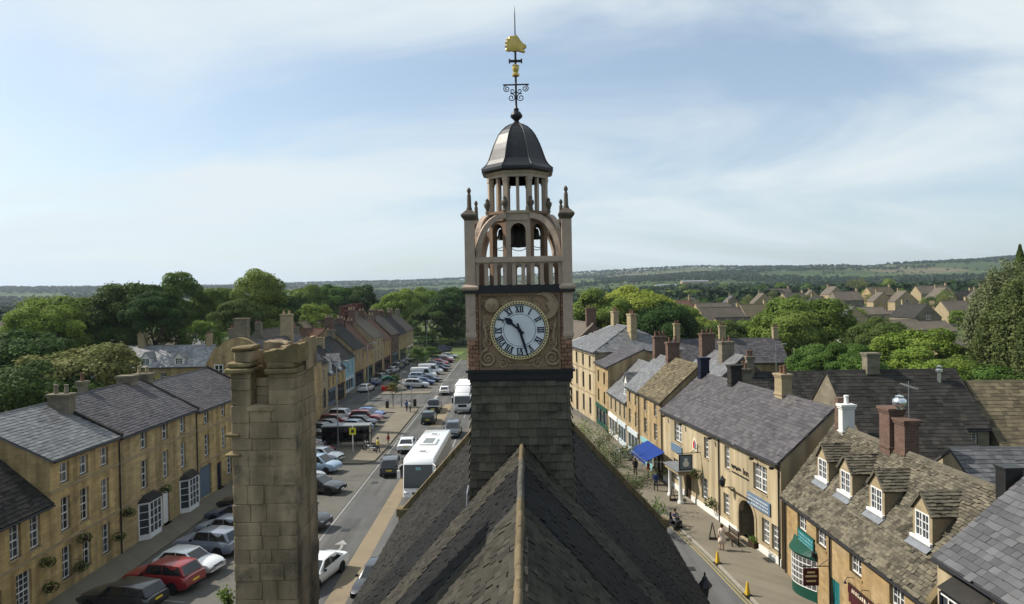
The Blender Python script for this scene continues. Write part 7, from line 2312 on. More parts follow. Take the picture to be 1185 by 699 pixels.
# market stall with green canopy
st = empty('market_stall', (-22.6, 122.8, 0), R(10), 'small stall with green canopy and red goods far down the left side', 'stall')
b = MB(); b.prism([(-1.3, 2.1), (0, 2.7), (1.3, 2.1)], -1.1, 1.1, 'y'); b.build('canopy', 'paint_green', st)
for x in (-1.2, 1.2):
    for y_ in (-1, 1):
        b = MB(); b.tube([(x, y_, 0), (x, y_, 2.1)], .03, 5); b.build('pole', 'metal_grey', st)
b = MB(); b.box(-1.2, 1.2, -.9, .2, .7, .85); b.box(-1.15, 1.15, -.85, .15, .05, .7); b.build('counter', 'paint_red', st)
# awning of the shop next to the inn
aw_ = empty('shop_awning', (12.5, 63.5, .12), along((12.55, 68.0), (13.27, 60.95)), 'bright blue canvas awning over the shop beside the inn', 'awning')
b = MB(); P0 = [(-.2, 0, 2.95), (4.7, 0, 2.95), (4.7, -1.75, 2.2), (-.2, -1.75, 2.2)]
b.face(P0); b.face([(p[0], p[1], p[2] - .03) for p in reversed(P0)]); b.face([P0[3], P0[2], (4.7, -1.77, 1.95), (-.2, -1.77, 1.95)])
b.build('canvas', 'awning_blue', aw_)
for x in (-.15, 4.65):
    b = MB(); b.tube([(x, 0, 2.1), (x, -1.7, 2.2)], .022, 5); b.build('arm', 'metal_bright', aw_)
b = MB(); b.tube([(-.2, -1.75, 2.2), (4.7, -1.75, 2.2)], .03, 6); b.build('front_rail', 'metal_bright', aw_)
# A-boards, chairs and planters
def a_board(loc, rz, label, m='paint_black', w=.6):
    o = empty('a_board', (*loc, .12), rz, label, 'sign board')
    for s in (-1, 1):
        b = MB(); b.box(-w / 2, w / 2, -.02, .02, 0, 1.05); q = b.build('panel', m, o); q.location = (0, s * .22, 0); q.rotation_euler = (R(11 * s), 0, 0)
        b = MB(); b.box(-w / 2 + .06, w / 2 - .06, -.024, .024, .25, .95); b.build('chalk_face', 'slate_dark', q)
a_board((13.35, 46.2), R(75), 'dark A-board standing beside the archway')
a_board((12.7, 55.0), R(80), 'brown menu board in front of the portico', 'wood_dark', .8)
a_board((12.4, 59.3), R(80), 'narrow black board outside the awning shop', 'paint_black', .5)
def bench(loc, rz, label):
    o = empty('bench', (*loc, .12), rz, label, 'bench')
    for k in range(4):
        b = MB(); b.box(-.75, .75, -.22 + k * .12, -.13 + k * .12, .44, .47); b.build('slat', 'wood_dark', o)
    for k in range(3):
        b = MB(); b.box(-.75, .75, .27, .30, .55 + k * .13, .64 + k * .13); b.build('back_slat', 'wood_dark', o)
    for x in (-.68, .68):
        for y_ in (-.2, .26):
            b = MB(); b.box(x - .03, x + .03, y_ - .03, y_ + .03, 0, .44 if y_ < 0 else .95); b.build('leg', 'wood_dark', o)
bench((14.3, 45.4), R(-82), 'dark wooden bench left of the archway entrance')
def cone(loc, label):
    o = empty('no_waiting_cone', (*loc, .13), R(20), label, 'traffic cone', 'yellow cones on the kerb')
    b = MB(); b.box(-.2, .2, -.2, .2, 0, .05); b.build('base', 'paint_black', o)
    b = MB(); b.lathe([(.16, .05), (.06, .7), (.05, .74), (0, .74)], (0, 0, 0), 4, rot=math.pi / 4); b.build('cone_body', 'paint_yellow', o)
cone((12.42, 42.0), 'yellow no-waiting cone on the kerb by the archway')
cone((12.72, 37.5), 'yellow no-waiting cone on the kerb at the bottom of the picture')
# flower baskets along the left terrace
for (yy, z, lb) in [(33.9 + 3.8, 2.6, 'hanging basket above the ground floor of the low corner house'), (37.9, 1.1, 'round wall planter at street level on the low corner house'),
                    (41.0, 2.75, 'large hanging basket over the middle window of the pale-roofed house'), (40.6, 1.2, 'round planter between the pale-roofed house windows'),
                    (44.5, 1.6, 'round planter beside the drainpipe of the pale-roofed house'), (45.8, 2.75, 'hanging basket on the drainpipe between the two tall houses'), (50.7, 2.95, 'hanging basket over the white door')]:
    basket((-26.0, yy, z), lb, 1.05, True)
for (x_, z, lb, fl) in [(10.6, 1.3, 'dark green ball shrub beside the portico', False), (7.9, 2.75, 'hanging basket left of the archway', True), (2.1, 1.5, 'planter beside the inn window by the awning', True)]:
    a = Vector((*a3, 0)); d = (Vector((*b3, 0)) - a).normalized(); n = Vector((d.y, -d.x, 0))
    p = a + d * x_ + n * .35
    basket((p.x, p.y, z), lb, 1.3, fl, 'planters on the inn front')
lp = empty('window_box', (15.0, 42.6, .9), along(a3, b3), 'dark planter under the right ground floor windows of the inn', 'planter')
b = MB(); b.box(-.4, .4, -.3, 0, 0, .35); b.build('box', 'wood_dark', lp)
n_ = 160; pp = np.column_stack([nrng.uniform(-.4, .4, n_), nrng.uniform(-.32, .02, n_), nrng.uniform(.33, .6, n_)]); link('foliage', leaf_quads(pp, nrng.normal(size=(n_, 3)), .08), 'leaf_mid', lp)
# ------------------------------------------------------------------ trees
def unit_dirs(n):
    c = nrng.normal(size=(n, 3)); return c / (np.linalg.norm(c, axis=1)[:, None] + 1e-9)

def crown_mesh(kind, N=20000, seed=0):
    """unit crown, radius about 1, centre at origin; leaf clumps on an uneven envelope"""
    global nrng
    keep = nrng; nrng = np.random.default_rng(100 + seed)
    if kind in ('round', 'oak', 'tall', 'shrub'):
        gap = (1.0, .62, .8)[seed % 3]
        K = int({'round': 95, 'oak': 80, 'tall': 85, 'shrub': 45}[kind] * gap)
        d = unit_dirs(K); d[:, 2] = np.where(d[:, 2] < -.55, -d[:, 2], d[:, 2])
        big = unit_dirs(7)
        bump = 1 + .30 * np.max(np.clip(d @ big.T, 0, 1) ** 4, axis=1) - .16 * nrng.random(K)
        rad = (.55 + .45 * nrng.random(K) ** .6) * bump
        c = d * rad[:, None]
        if kind == 'tall': c *= np.array([.72, .72, 1.25])
        if kind == 'oak': c *= np.array([1.1, 1.1, .82])
        cr = nrng.uniform(.16, .34, K)
        w = cr ** 2; w /= w.sum()
        idx = nrng.choice(K, N, p=w)
        ld = unit_dirs(N)
        # leaves favour the outer, upper shell of a clump
        ld = ld + .55 * d[idx] + np.array([0, 0, .25]); ld /= np.linalg.norm(ld, axis=1)[:, None]
        rr = nrng.uniform(.55, 1.0, N) ** .5
        p = c[idx] + ld * (cr[idx] * rr)[:, None] * np.array([1.15, 1.15, .8])
        stray = nrng.random(N) < .12
        p = p + ld * (stray * nrng.uniform(0, .07, N))[:, None]
        nrm = ld * .8 + d[idx] * .5
        tint = np.clip(.5 + .55 * (nrng.random(K)[idx] - .5) + .35 * (nrng.random(N) - .5), 0, 1)
        me = leaf_quads(p, nrm, .05 if kind != 'shrub' else .075, 'crown', .15, .55, tint)
    elif kind == 'conifer':
        h = nrng.random(N) ** .75
        a = nrng.random(N) * 2 * math.pi
        tier = (np.sin(h * 46 + np.sin(a * 5) * .8) * .12 + 1)
        r = (1 - h) * .62 * tier * nrng.uniform(.6, 1.0, N) + .02
        p = np.column_stack([r * np.cos(a), r * np.sin(a), -1.1 + 2.3 * h - r * .25])
        nrm = np.column_stack([np.cos(a), np.sin(a), np.full(N, .3)])
        me = leaf_quads(p, nrm, .05, 'crown', .0, .5)
    elif kind == 'weeping':
        K = 150
        a = nrng.random(K) * 2 * math.pi; rr = nrng.random(K) ** .5
        z0 = 1.25 * (1 - rr ** 2) + nrng.uniform(-.2, .15, K); L_ = nrng.uniform(.7, 1.9, K)
        idx = nrng.integers(0, K, N); t = nrng.random(N)
        bx = rr[idx] * np.cos(a[idx]); by = rr[idx] * np.sin(a[idx])
        out = 1 + .25 * np.sin(np.clip(t, 0, 1) * 2.2)
        p = np.column_stack([bx * .95 * out, by * .95 * out, np.maximum(z0[idx] - t * L_[idx], -1.3)]) + nrng.normal(size=(N, 3)) * np.array([.055, .055, .03])
        nrm = np.column_stack([bx, by, np.full(N, .25)])
        tint = np.clip(nrng.random(K)[idx] * .7 + .3 * nrng.random(N), 0, 1)
        me = leaf_quads(p, nrm, .045, 'crown', 0, .6, tint)
    nrng = keep
    return me
PROTO = {}
for k, (kd, n) in enumerate([('round', 24000), ('oak', 24000), ('tall', 22000), ('shrub', 5000), ('conifer', 14000), ('weeping', 30000)]):
    PROTO[kd] = [crown_mesh(kd, n, k * 3 + j) for j in range(3 if kd in ('round', 'oak', 'tall') else 1)]
PROTO['light'] = [crown_mesh('round', 5200, 40), crown_mesh('oak', 5200, 41), crown_mesh('tall', 5200, 42)]

_trunk = {}
def trunk_mesh(v):
    if v in _trunk: return _trunk[v]
    r_ = random.Random(v)
    b = MB()
    b.tube([(0, 0, -.5), (0, 0, .15), (.02, .01, .5), (.0, .03, .8), (.02, .02, 1.0)], [.085, .06, .05, .045, .035], 8)
    for k in range(6):
        a = k * 2.4 + r_.uniform(-.4, .4); z0 = r_.uniform(.55, .95); l = r_.uniform(.45, .75)
        p0 = Vector((0, 0, z0)); p1 = p0 + Vector((math.cos(a) * l * .5, math.sin(a) * l * .5, l * .45)); p2 = p1 + Vector((math.cos(a) * l * .45, math.sin(a) * l * .45, l * .5))
        b.tube([p0, p1, p2], [.034, .02, .007], 6)
        b.tube([p1, p1 + Vector((math.cos(a + 1) * .25, math.sin(a + 1) * .25, .3))], [.014, .004], 5)
    me = b.mesh('trunk', True); _trunk[v] = me
    return me

def tree(x, y, h, r, kind='round', leaf='leaf_mid', label='', group=None, base=None, name='tree', proto=None, rz=None, squash=1.0):
    z = terrain(x, y) if base is None else base
    o = empty(name, (x, y, z), rng.uniform(0, 6.28) if rz is None else rz, label, 'tree' if name == 'tree' else 'shrub', group)
    ms = PROTO[proto or kind]
    me = ms[rng.randrange(len(ms))]
    vext = {'tall': 1.35, 'oak': .95, 'round': 1.12, 'shrub': 1.1, 'conifer': 1.2, 'weeping': 1.3, 'light': 1.1}[proto or kind]
    hc = min(h * .92, 2 * r * squash * vext) / 2          # half height of the crown
    cz = h - hc
    t = link('trunk', with_mat(trunk_mesh(rng.randrange(3)), 'bark'), None, o)
    ts = min(h * .42, r * 1.05) if kind not in ('weeping', 'conifer') else r * .4
    zs = min(cz + hc * .1, (cz + hc * .6) / 1.65)
    if kind in ('weeping', 'conifer'): zs *= .6
    t.scale = (ts, ts, max(.3, zs))
    c = link('crown', with_mat(me, leaf), None, o)
    c.location = (0, 0, cz); c.scale = (r, r, hc / vext)
    return o

LT = 'trees behind the left terrace'
RT = 'trees behind the right terrace'
def at_px(x, y_, Y):       # place by bearing: (photo column, top row) at a chosen distance -> X and height of top
    s_, c_ = math.sin(R(1)), math.cos(R(1))
    dx = x - 592.5; dy = y_ - 340
    return (dx * c_ - dy * s_) / 790 * Y, 17 - (dx * s_ + dy * c_) / 790 * Y
T1 = [
 # (column, top row, distance, radius, kind, leaf, label)
 (20, 378, 82, 7.0, 'round', 'leaf_dark', 'dark tree at the left edge above the corner houses'),
 (95, 403, 74, 6.2, 'round', 'leaf_olive', 'olive green rounded tree right behind the pale-roofed terrace'),
 (35, 420, 70, 5.0, 'oak', 'leaf_dark', 'low dark tree just behind the terrace ridge at the far left'),
 (75, 342, 120, 9.5, 'round', 'leaf_mid', 'broad mid-green tree on the left, leftmost of the tall ones'),
 (50, 352, 112, 6.0, 'round', 'leaf_bright', 'bright green tree crown at the left edge of the broad tree'),
 (155, 328, 125, 8.2, 'round', 'leaf_dark', 'tall dark beech in the middle of the left trees'),
 (178, 345, 118, 5.2, 'oak', 'leaf_dark', 'dark companion crown right of the tall beech'),
 (207, 326, 150, 6.6, 'tall', 'leaf_mid', 'upright mid-green tree right of the dark beech'),
 (252, 336, 160, 6.8, 'round', 'leaf_mid', 'rounded tree between the upright tree and the tallest left tree'),
 (297, 317, 150, 8.0, 'tall', 'leaf_mid', 'tallest tree above the foreground stack'),
 (275, 350, 140, 5.0, 'round', 'leaf_dark', 'dark lower crown above the curved gable'),
 (322, 345, 160, 6.5, 'round', 'leaf_dark', 'dark tree right of the tallest left tree'),
 (236, 380, 125, 4.0, 'shrub', 'leaf_bright', 'bright bush above the long dormered roof'),
 (130, 378, 122, 4.5, 'round', 'leaf_mid', 'mid-green tree at the end of the dormered house'),
 (352, 332, 230, 8.5, 'round', 'leaf_mid', 'mid-green tree in the belt behind the far left terrace, left one'),
 (385, 330, 240, 8.5, 'oak', 'leaf_mid', 'mid-green tree in the belt behind the far left terrace, middle one'),
 (412, 332, 240, 8.0, 'round', 'leaf_dark', 'dark tree in the belt behind the far left terrace, right one'),
 (366, 360, 175, 4.5, 'shrub', 'leaf_bright', 'light bush behind the far left terrace roofs'),
 (408, 352, 205, 4.5, 'round', 'leaf_copper', 'copper-leaved tree behind the far left terrace'),
 (465, 332, 235, 9.0, 'round', 'leaf_bright', 'bright green tree left of the tower at the street end'),
 (492, 330, 245, 9.5, 'round', 'leaf_mid', 'broad green tree closing the street left of the tower'),
 (522, 334, 228, 9.0, 'oak', 'leaf_dark', 'dark tree directly left of the tower at the street end'),
 (500, 355, 222, 6.5, 'oak', 'leaf_dark', 'dark low tree at the end of the street'),
 (548, 336, 240, 9.0, 'round', 'leaf_mid', 'tree half hidden by the left side of the tower'),
 # right side
 (735, 334, 140, 8.2, 'round', 'leaf_bright', 'large bright green tree above the hipped roof, right of the tower'),
 (700, 348, 138, 6.5, 'oak', 'leaf_mid', 'green tree between the tower and the large bright tree'),
 (765, 352, 132, 6.5, 'round', 'leaf_dark', 'dark side crown right of the large bright tree'),
 (790, 358, 150, 4.2, 'round', 'leaf_bright', 'small yellow-green tree beside the large bright tree'),
 (928, 345, 120, 7.0, 'round', 'leaf_mid', 'round green tree above the dark rear roofs'),
 (912, 362, 112, 5.0, 'round', 'leaf_mid', 'lower crown of the round green tree above the rear roofs'),
 (948, 395, 92, 3.8, 'round', 'leaf_mid', 'small green tree behind the dark rear ridge'),
 (980, 398, 88, 3.2, 'round', 'leaf_mid', 'narrow green tree behind the dark rear ridge'),
 (1018, 372, 105, 4.2, 'round', 'leaf_dark', 'dark green tree in front of the bungalows'),
 (1058, 384, 88, 5.2, 'round', 'leaf_bright', 'yellow-green tree in front of the bungalows'),
 (1100, 412, 82, 4.0, 'oak', 'leaf_mid', 'mid-green garden tree right of the yellow-green one'),
 (1125, 402, 86, 4.2, 'oak', 'leaf_olive', 'olive garden tree beside the weeping tree'),
 (1172, 300, 84, 5.0, 'weeping', 'leaf_grey', 'tall weeping birch at the right edge'),
 (1195, 312, 78, 5.5, 'weeping', 'leaf_olive', 'second weeping tree cut by the right edge'),
 (1180, 283, 98, 3.4, 'conifer', 'leaf_dark', 'dark conifer tip at the right edge'),
 (838, 375, 128, 4.5, 'round', 'leaf_dark', 'dark tree behind the long stone house ridge'),
 (815, 372, 135, 4.5, 'round', 'leaf_mid', 'green tree behind the left end of the long stone house'),
 (866, 380, 130, 4.0, 'shrub', 'leaf_mid', 'low bush behind the right end of the long stone house'),
 (1000, 415, 78, 3.0, 'shrub', 'leaf_mid', 'hedge bush behind the dark rear wing'),
 (1080, 420, 76, 3.2, 'shrub', 'leaf_bright', 'bright hedge bush behind the steel flue'),
 (1150, 428, 74, 3.5, 'shrub', 'leaf_mid', 'hedge bush below the weeping birch'),
]
for (cx, ty, Y, r, kd, lf, lb) in T1:
    X, top = at_px(cx, ty - (7 if 100 < Y < 200 else 0), Y)
    zb = terrain(X, Y)
    tree(X, Y, max(3.0, top - zb), r * (.86 if X < 0 and Y > 100 else 1), kd, lf, lb, LT if X < 0 else RT, base=zb)
# belts of town trees further out
belt = [(-300, 40, 180, 420, 48, 'broadleaf tree in the wooded gardens left of the street', 'town trees on the left'),
        (25, 330, 180, 430, 125, 'broadleaf tree among the houses on the right', 'town trees on the right'),
        (-330, 330, 430, 760, 90, 'distant broadleaf tree at the edge of town', 'distant trees at the edge of town')]
avoid = []
SUB = []   # filled by the suburb list below
def clear(x, y):
    if -34 < x < 20 and y < 222: return False
    for (hx, hy, rr) in SUB:
        if math.hypot(x - hx, y - hy) < rr: return False
        if x / y - .02 < hx / hy < x / y + .02 and 0 < hy - y < 7: return False
    return True
# ------------------------------------------------------------------ houses of the outer town
far = [
 # X by photo column, base row, distance, rz, L, D, eave, pitch, wall, roof, label
 (1030, 366, 300, 80, 9, 8, 4.6, 44, 'stone_pale', 'tile_brown', 'gabled house with pale end wall, left of the hillside group'),
 (972, 350, 330, 85, 12, 7, 5.2, 46, 'stone_pale', 'tile_brown', 'house with a narrow cream gable left of the suburb group'),
 (1058, 362, 290, 78, 11, 9, 4.8, 44, 'stone_pale', 'tile_brown', 'gabled house in the middle of the suburb group'),
 (1085, 352, 320, 5, 16, 8, 5.0, 42, 'stone_pale', 'tile_brown', 'long roofed house at the back of the suburb group'),
 (1102, 362, 300, 80, 11, 9, 5.0, 45, 'stone_pale', 'tile_brown', 'pale gabled house right of the middle of the suburb group'),
 (1122, 366, 285, 5, 9, 8, 5.0, 42, 'stone_grey', 'slate_dark', 'dark fronted house at the right of the suburb group'),
 (1146, 366, 280, 80, 9, 8, 5.0, 45, 'stone_pale', 'tile_brown', 'pale gable next to the weeping birch'),
 (1000, 372, 240, 4, 19, 8, 2.6, 30, 'stone_pale', 'tile_brown', 'long low bungalow left of the lawn'),
 (1050, 393, 190, 8, 13, 9, 2.6, 30, 'stone_pale', 'tile_brown', 'brown roofed bungalow facing the lawn, left one'),
 (1085, 394, 195, 8, 13, 9, 2.6, 30, 'stone_pale', 'tile_brown', 'brown roofed bungalow facing the lawn, right one'),
 (1060, 376, 240, 6, 16, 8, 2.6, 30, 'stone_pale', 'tile_brown', 'bungalow behind the lawn bungalows'),
 (1012, 408, 150, 10, 12, 7, 2.8, 25, 'render_white', 'slate_dark', 'low building with white band behind the dark green tree'),
 (1120, 420, 130, 10, 9, 7, 2.6, 30, 'stone_pale', 'tile_brown', 'low roof below the blue parked car'),
 (925, 362, 330, 20, 13, 8, 5.2, 45, 'stone_pale', 'tile_brown', 'brown roofed house left of the suburb, front one'),
 (948, 356, 360, 75, 12, 8, 5.2, 45, 'stone_pale', 'tile_brown', 'gabled house left of the suburb, behind'),
 (905, 352, 400, 10, 15, 8, 5.2, 44, 'stone_pale', 'tile_brown', 'far brown roof left of the suburb'),
 (893, 362, 300, 80, 12, 8, 5, 44, 'stone_pale', 'tile_brown', 'gabled house behind the round green tree'),
 (842, 372, 215, 15, 15, 9, 4.4, 44, 'stone_pale', 'tile_brown', 'stone house with brown roof above the long stone house'),
 (870, 388, 175, 5, 16, 8, 4.2, 40, 'stone_gold', 'slate_dark', 'dark roofed house with orange stone gable'),
 (800, 365, 250, 75, 12, 8, 5.0, 44, 'stone_grey', 'tile_brown', 'dark house with pale gable above the awning roofs'),
 (785, 358, 290, 12, 16, 8, 5.0, 44, 'stone_gold', 'tile_red', 'reddish brown roof beyond the large bright tree'),
 (775, 398, 150, 8, 10, 7, 4.6, 36, 'stone_grey', 'slate_dark', 'slate roof right of the large bright tree'),
 (676, 378, 180, 5, 14, 8, 7.0, 40, 'stone_grey', 'slate_purple', 'dark slate roofed house right beside the tower'),
 (672, 400, 150, 80, 12, 8, 6.0, 42, 'stone_pale', 'tile_brown', 'brown roofed house hidden by the tower edge'),
 (640, 372, 210, 80, 12, 8, 6.0, 42, 'stone_pale', 'tile_brown', 'far brown roofed house behind the tower'),
 (20, 385, 200, 10, 16, 8, 5.0, 42, 'stone_pale', 'tile_brown', 'brown roofed house at the far left edge'),
 (8, 368, 260, 10, 16, 8, 5.0, 42, 'stone_pale', 'tile_brown', 'pale house at the far left edge, behind'),
 (225, 366, 230, 10, 14, 8, 5.5, 42, 'stone_pale', 'tile_brown', 'stone house between the left trees'),
 (212, 392, 170, 5, 12, 7, 4.0, 42, 'stone_grey', 'slate_light', 'low grey roof between the left trees'),
 (395, 372, 215, 10, 15, 8, 6.0, 44, 'stone_pale', 'tile_brown', 'pale gabled house behind the far left terrace'),
 (432, 362, 250, 80, 14, 8, 7.0, 44, 'stone_pale', 'tile_brown', 'tall pale house above the far left terrace'),
] + [(px_, py_, Y_, (5, 78, 12, 88)[i % 4], 10 + (i * 7) % 6, 8, (5.0, 4.6, 5.4)[i % 3], 42 + i % 4, ('stone_pale', 'stone_gold', 'stone_grey')[i % 3], ('tile_brown', 'slate_purple', 'stone_slate_brown', 'slate_dark')[i % 4],
          'brown or grey roofed house %s' % lb) for i, (px_, py_, Y_, lb) in enumerate([(700, 372, 230, 'just right of the tower above the hipped roof'), (724, 362, 300, 'beyond the large bright tree, left'), (752, 356, 340, 'beyond the large bright tree, right'),
          (812, 356, 300, 'left of the orange gable, behind'), (830, 364, 260, 'above the long stone house, left'), (858, 358, 290, 'above the long stone house, middle'), (880, 372, 225, 'left behind the round green tree'), (958, 368, 270, 'between the round green tree and the suburb'), (985, 362, 290, 'at the left end of the suburb row'), (1000, 388, 195, 'low on the left of the lawn'), (1024, 352, 340, 'behind the first pale gable of the suburb'), (1074, 386, 215, 'between the two lawn bungalows'), (1115, 378, 230, 'above the blue car')])]
for (cx, by, Y, rz_, L_, D_, ev, pt, wm, rm, lb) in far:
    s_, c_ = math.sin(R(1)), math.cos(R(1))
    dx = cx - 592.5; dy = by - 340
    X = (dx * c_ - dy * s_) / 790 * Y
    zb = 17 - (dx * s_ + dy * c_) / 790 * Y
    zb = terrain(X, Y) - .3 if zb < terrain(X, Y) - .3 or X < 0 else min(zb, terrain(X, Y) + 2.0)
    n = max(2, int(L_ / 4))
    ops = cols([L_ * (k + .5) / n for k in range(n)], ev - 1.8 if ev > 3 else .9, 1.3, 1.2, 'casement', nx=2, nz=1)
    if ev > 4: ops += cols([L_ * (k + .5) / n for k in range(n)], .9, 1.4, 1.3, 'casement', nx=2, nz=1)
    rzr = R(rz_)
    o_ = (X - L_ / 2 * math.cos(rzr), Y - L_ / 2 * math.sin(rzr))
    hh_ = house('house', lb, o_, rzr, L_, D_, ev, pt, wm, rm, ops, None, z0=zb, gutter=False,
          chims=((L_ - .8, D_ / 2, .8, .8, ev + 1.5, ev + math.tan(R(pt)) * D_ / 2 + 1.3, dict(m='stone_pale', pots=1)),) if ev > 3 else ())
    if rz_ > 60:   # window in the gable that looks at the street
        add_window(hh_, -.06, ev - .6, 1.2, 1.2, y=D_ / 2, nx=2, nz=1, style='casement', rz=-math.pi / 2)
        add_window(hh_, -.06, .9, 1.6, 1.2, y=D_ / 2, nx=2, nz=1, style='casement', rz=-math.pi / 2)
    SUB.append((X, Y, max(L_, D_) * .7))
# a scatter of further houses filling the outskirts
rr_ = random.Random(21); placed_h = [(q[0], q[1]) for q in SUB]
kk = 0
while kk < 24:
    Y = rr_.uniform(330, 720); X = rr_.uniform(.42, .74) * Y if kk < 14 else -rr_.uniform(.1, .74) * Y
    if any(math.hypot(X - a_, Y - b_) < 24 for a_, b_ in placed_h): continue
    placed_h.append((X, Y)); kk += 1
    rzr = R(rr_.choice((4, 12, 78, 85, 95)) + rr_.uniform(-6, 6)); L_ = rr_.uniform(9, 15)
    hh_ = house('house', 'small distant house with brown roof on the outskirts', (X, Y), rzr, L_, rr_.uniform(6.5, 9), rr_.uniform(4.2, 5.6), rr_.uniform(36, 48), rr_.choice(('stone_pale', 'stone_pale', 'stone_gold', 'render_white')), rr_.choice(('tile_brown', 'stone_slate_brown', 'slate_dark', 'slate_purple', 'tile_brown')),
          cols([L_ * .25, L_ * .75], 3.2, 1.3, 1.2, 'casement', nx=2, nz=1), None, z0=terrain(X, Y) + .6, gutter=False, group='outskirts houses', chims=((L_ - .8, 4, .8, .8, 7, 10.0, dict(m='stone_pale', pots=0)),))
    SUB.append((X, Y, 10))
# lawn and a blue car among the bungalows
X, Z_ = at_px(1085, 402, 172)
lw = MB(); pts = [(X - 11, 165), (X + 14, 165), (X + 12, 182), (X - 8, 181)]
lw.face([(a, b_, terrain(a, b_) + .08) for a, b_ in pts]); lw.build('lawn', 'grass', kind='structure')
c_ = car('suv', 'bright blue car by the bungalow at the right', (at_px(1127, 390, 175)[0], 175), 5, (.06, .2, .42), 0); c_.location.z = terrain(c_.location.x, 175) + .1

for (x0, x1, y0, y1, n, lb, gp) in belt:
    k = 0; tries = 0
    placed = []
    while k < n and tries < 4000:
        tries += 1
        y = rng.uniform(y0, y1); x = rng.uniform(-.85, .85) * y
        if not (x0 < x < x1) or not clear(x, y): continue
        if any((x - a) ** 2 + (y - b_) ** 2 < 36 for a, b_ in placed): continue
        placed.append((x, y))
        h = rng.uniform(7, 13) if y < 430 else rng.uniform(8, 15)
        if x > 20 and y < 430: h = rng.uniform(3.5, 9)
        elif y < 430: h = rng.uniform(4, 8.5)
        lf = rng.choice(['leaf_mid', 'leaf_mid', 'leaf_dark', 'leaf_olive', 'leaf_bright'])
        tree(x, y, h, h * rng.uniform(.36, .5), 'round', lf, {'leaf_mid': 'mid-green ', 'leaf_dark': 'dark green ', 'leaf_olive': 'olive green ', 'leaf_bright': 'bright green '}[lf] + lb, gp, proto='light' if y > 250 else None)
        k += 1

# street trees, shrubs and planting beside the hall
for k, (x, y, h, r, lf) in enumerate([(-30, 222, 5, 4, 'leaf_dark'), (-24, 226, 6, 4.5, 'leaf_mid'), (-19, 224, 5.5, 4, 'leaf_dark'), (-14.5, 228, 5, 4, 'leaf_mid'), (-10, 232, 5.5, 4.5, 'leaf_dark'), (-5, 230, 6, 4.5, 'leaf_dark'), (-21, 217, 3.2, 2.4, 'leaf_mid'), (-27, 216, 4, 2.8, 'leaf_dark')]):
    tree(x, y, h, r, 'shrub', lf, 'low hedge bush closing the far end of the street', 'bushes at the street end', base=0)
tree(-18.35, 103.6, 3.6, .9, 'shrub', 'leaf_olive', 'small young tree on the tip of the paved island', 'street planting', base=.12)
tree(-22.5, 160, 4.6, 2.0, 'shrub', 'leaf_mid', 'bright round tree among the far parked cars', 'street planting', base=0)
tree(-20.6, 172, 4.0, 2.0, 'shrub', 'leaf_mid', 'dark bush among the far parked cars', 'street planting', base=0)
tree(-21.6, 124, 2.6, 1.0, 'shrub', 'leaf_dark', 'dark bush at the near end of the middle parking row', 'street planting', base=0)

def leafy_branch_tree(x, y, h, r, label, leaf='leaf_grey', n=900, name='shrub'):
    """open, see-through small tree with visible branches"""
    o = empty(name, (x, y, .12), rng.uniform(0, 6), label, 'shrub', 'planting beside the hall')
    b = MB(); tips = []
    b.tube([(0, 0, -.1), (.03, 0, h * .3), (0, .05, h * .5)], [.06, .045, .03], 6)
    for k in range(11):
        a = k * 2.4; z0 = h * rng.uniform(.28, .5); l = r * rng.uniform(.7, 1.1)
        p1 = Vector((math.cos(a) * l * .5, math.sin(a) * l * .5, z0 + h * rng.uniform(.12, .3))); p2 = Vector((math.cos(a) * l, math.sin(a) * l, z0 + h * rng.uniform(.2, .5)))
        b.tube([(0, .02, z0), p1, p2], [.022, .014, .005], 5)
        for f in np.linspace(.25, 1, 7):
            tips.append(Vector((0, 0, z0)).lerp(p1, f) if f < .5 else p1.lerp(p2, (f - .5) * 2))
    b.build('stem', 'bark', o, smooth=True)
    t = np.array([tuple(v) for v in tips]); idx = nrng.integers(0, len(t), n)
    p = t[idx] + nrng.normal(size=(n, 3)) * r * .13
    link('foliage', leaf_quads(p, unit_dirs(n), .11, 'foliage', .2, .8), leaf, o)
    return o
leafy_branch_tree(8.2, 66, 4.4, 2.2, 'tall open grey-green shrub beyond the hall gable', n=1500)
leafy_branch_tree(9.0, 60.5, 4.2, 1.9, 'open young tree in front of the motorcycles', n=1100)
leafy_branch_tree(6.4, 71, 3.6, 2.2, 'pale wispy shrub left of the open young tree', 'leaf_bright', 1200)
leafy_branch_tree(9.3, 52.5, 3.6, 1.6, 'olive branch shrub above the hall kneeler', 'leaf_olive', 900)
leafy_branch_tree(9.3, 47.5, 2.8, 1.2, 'small leafy shrub at the foot of the hall roof', 'leaf_mid', 800)
leafy_branch_tree(7.4, 62, 3.2, 1.7, 'feathery shrub with reddish flowers behind the hall', 'leaf_grey', 900)
for (x, y) in ((5.2, 78), (6.8, 82), (3.6, 74)):
    pass
pl_ = empty('flower_tub', (5.6, 73.5, .12), 0, 'tub of orange-red flowers behind the hall at the tower foot', 'planter')
b = MB(); b.lathe([(.5, 0), (.7, .6), (.74, .62), (.64, .62)], (0, 0, 0), 14); b.build('tub', 'wood_dark', pl_, smooth=True, angle=40)
n_ = 500; d_ = unit_dirs(n_); d_[:, 2] = abs(d_[:, 2]); link('foliage', leaf_quads(d_ * np.array([.8, .8, .6]) + np.array([0, 0, .7]), d_, .13), 'leaf_mid', pl_)
n_ = 160; d_ = unit_dirs(n_); d_[:, 2] = abs(d_[:, 2]); link('flowers', leaf_quads(d_ * np.array([.85, .85, .66]) + np.array([0, 0, .7]), d_, .11), 'flower_red', pl_)
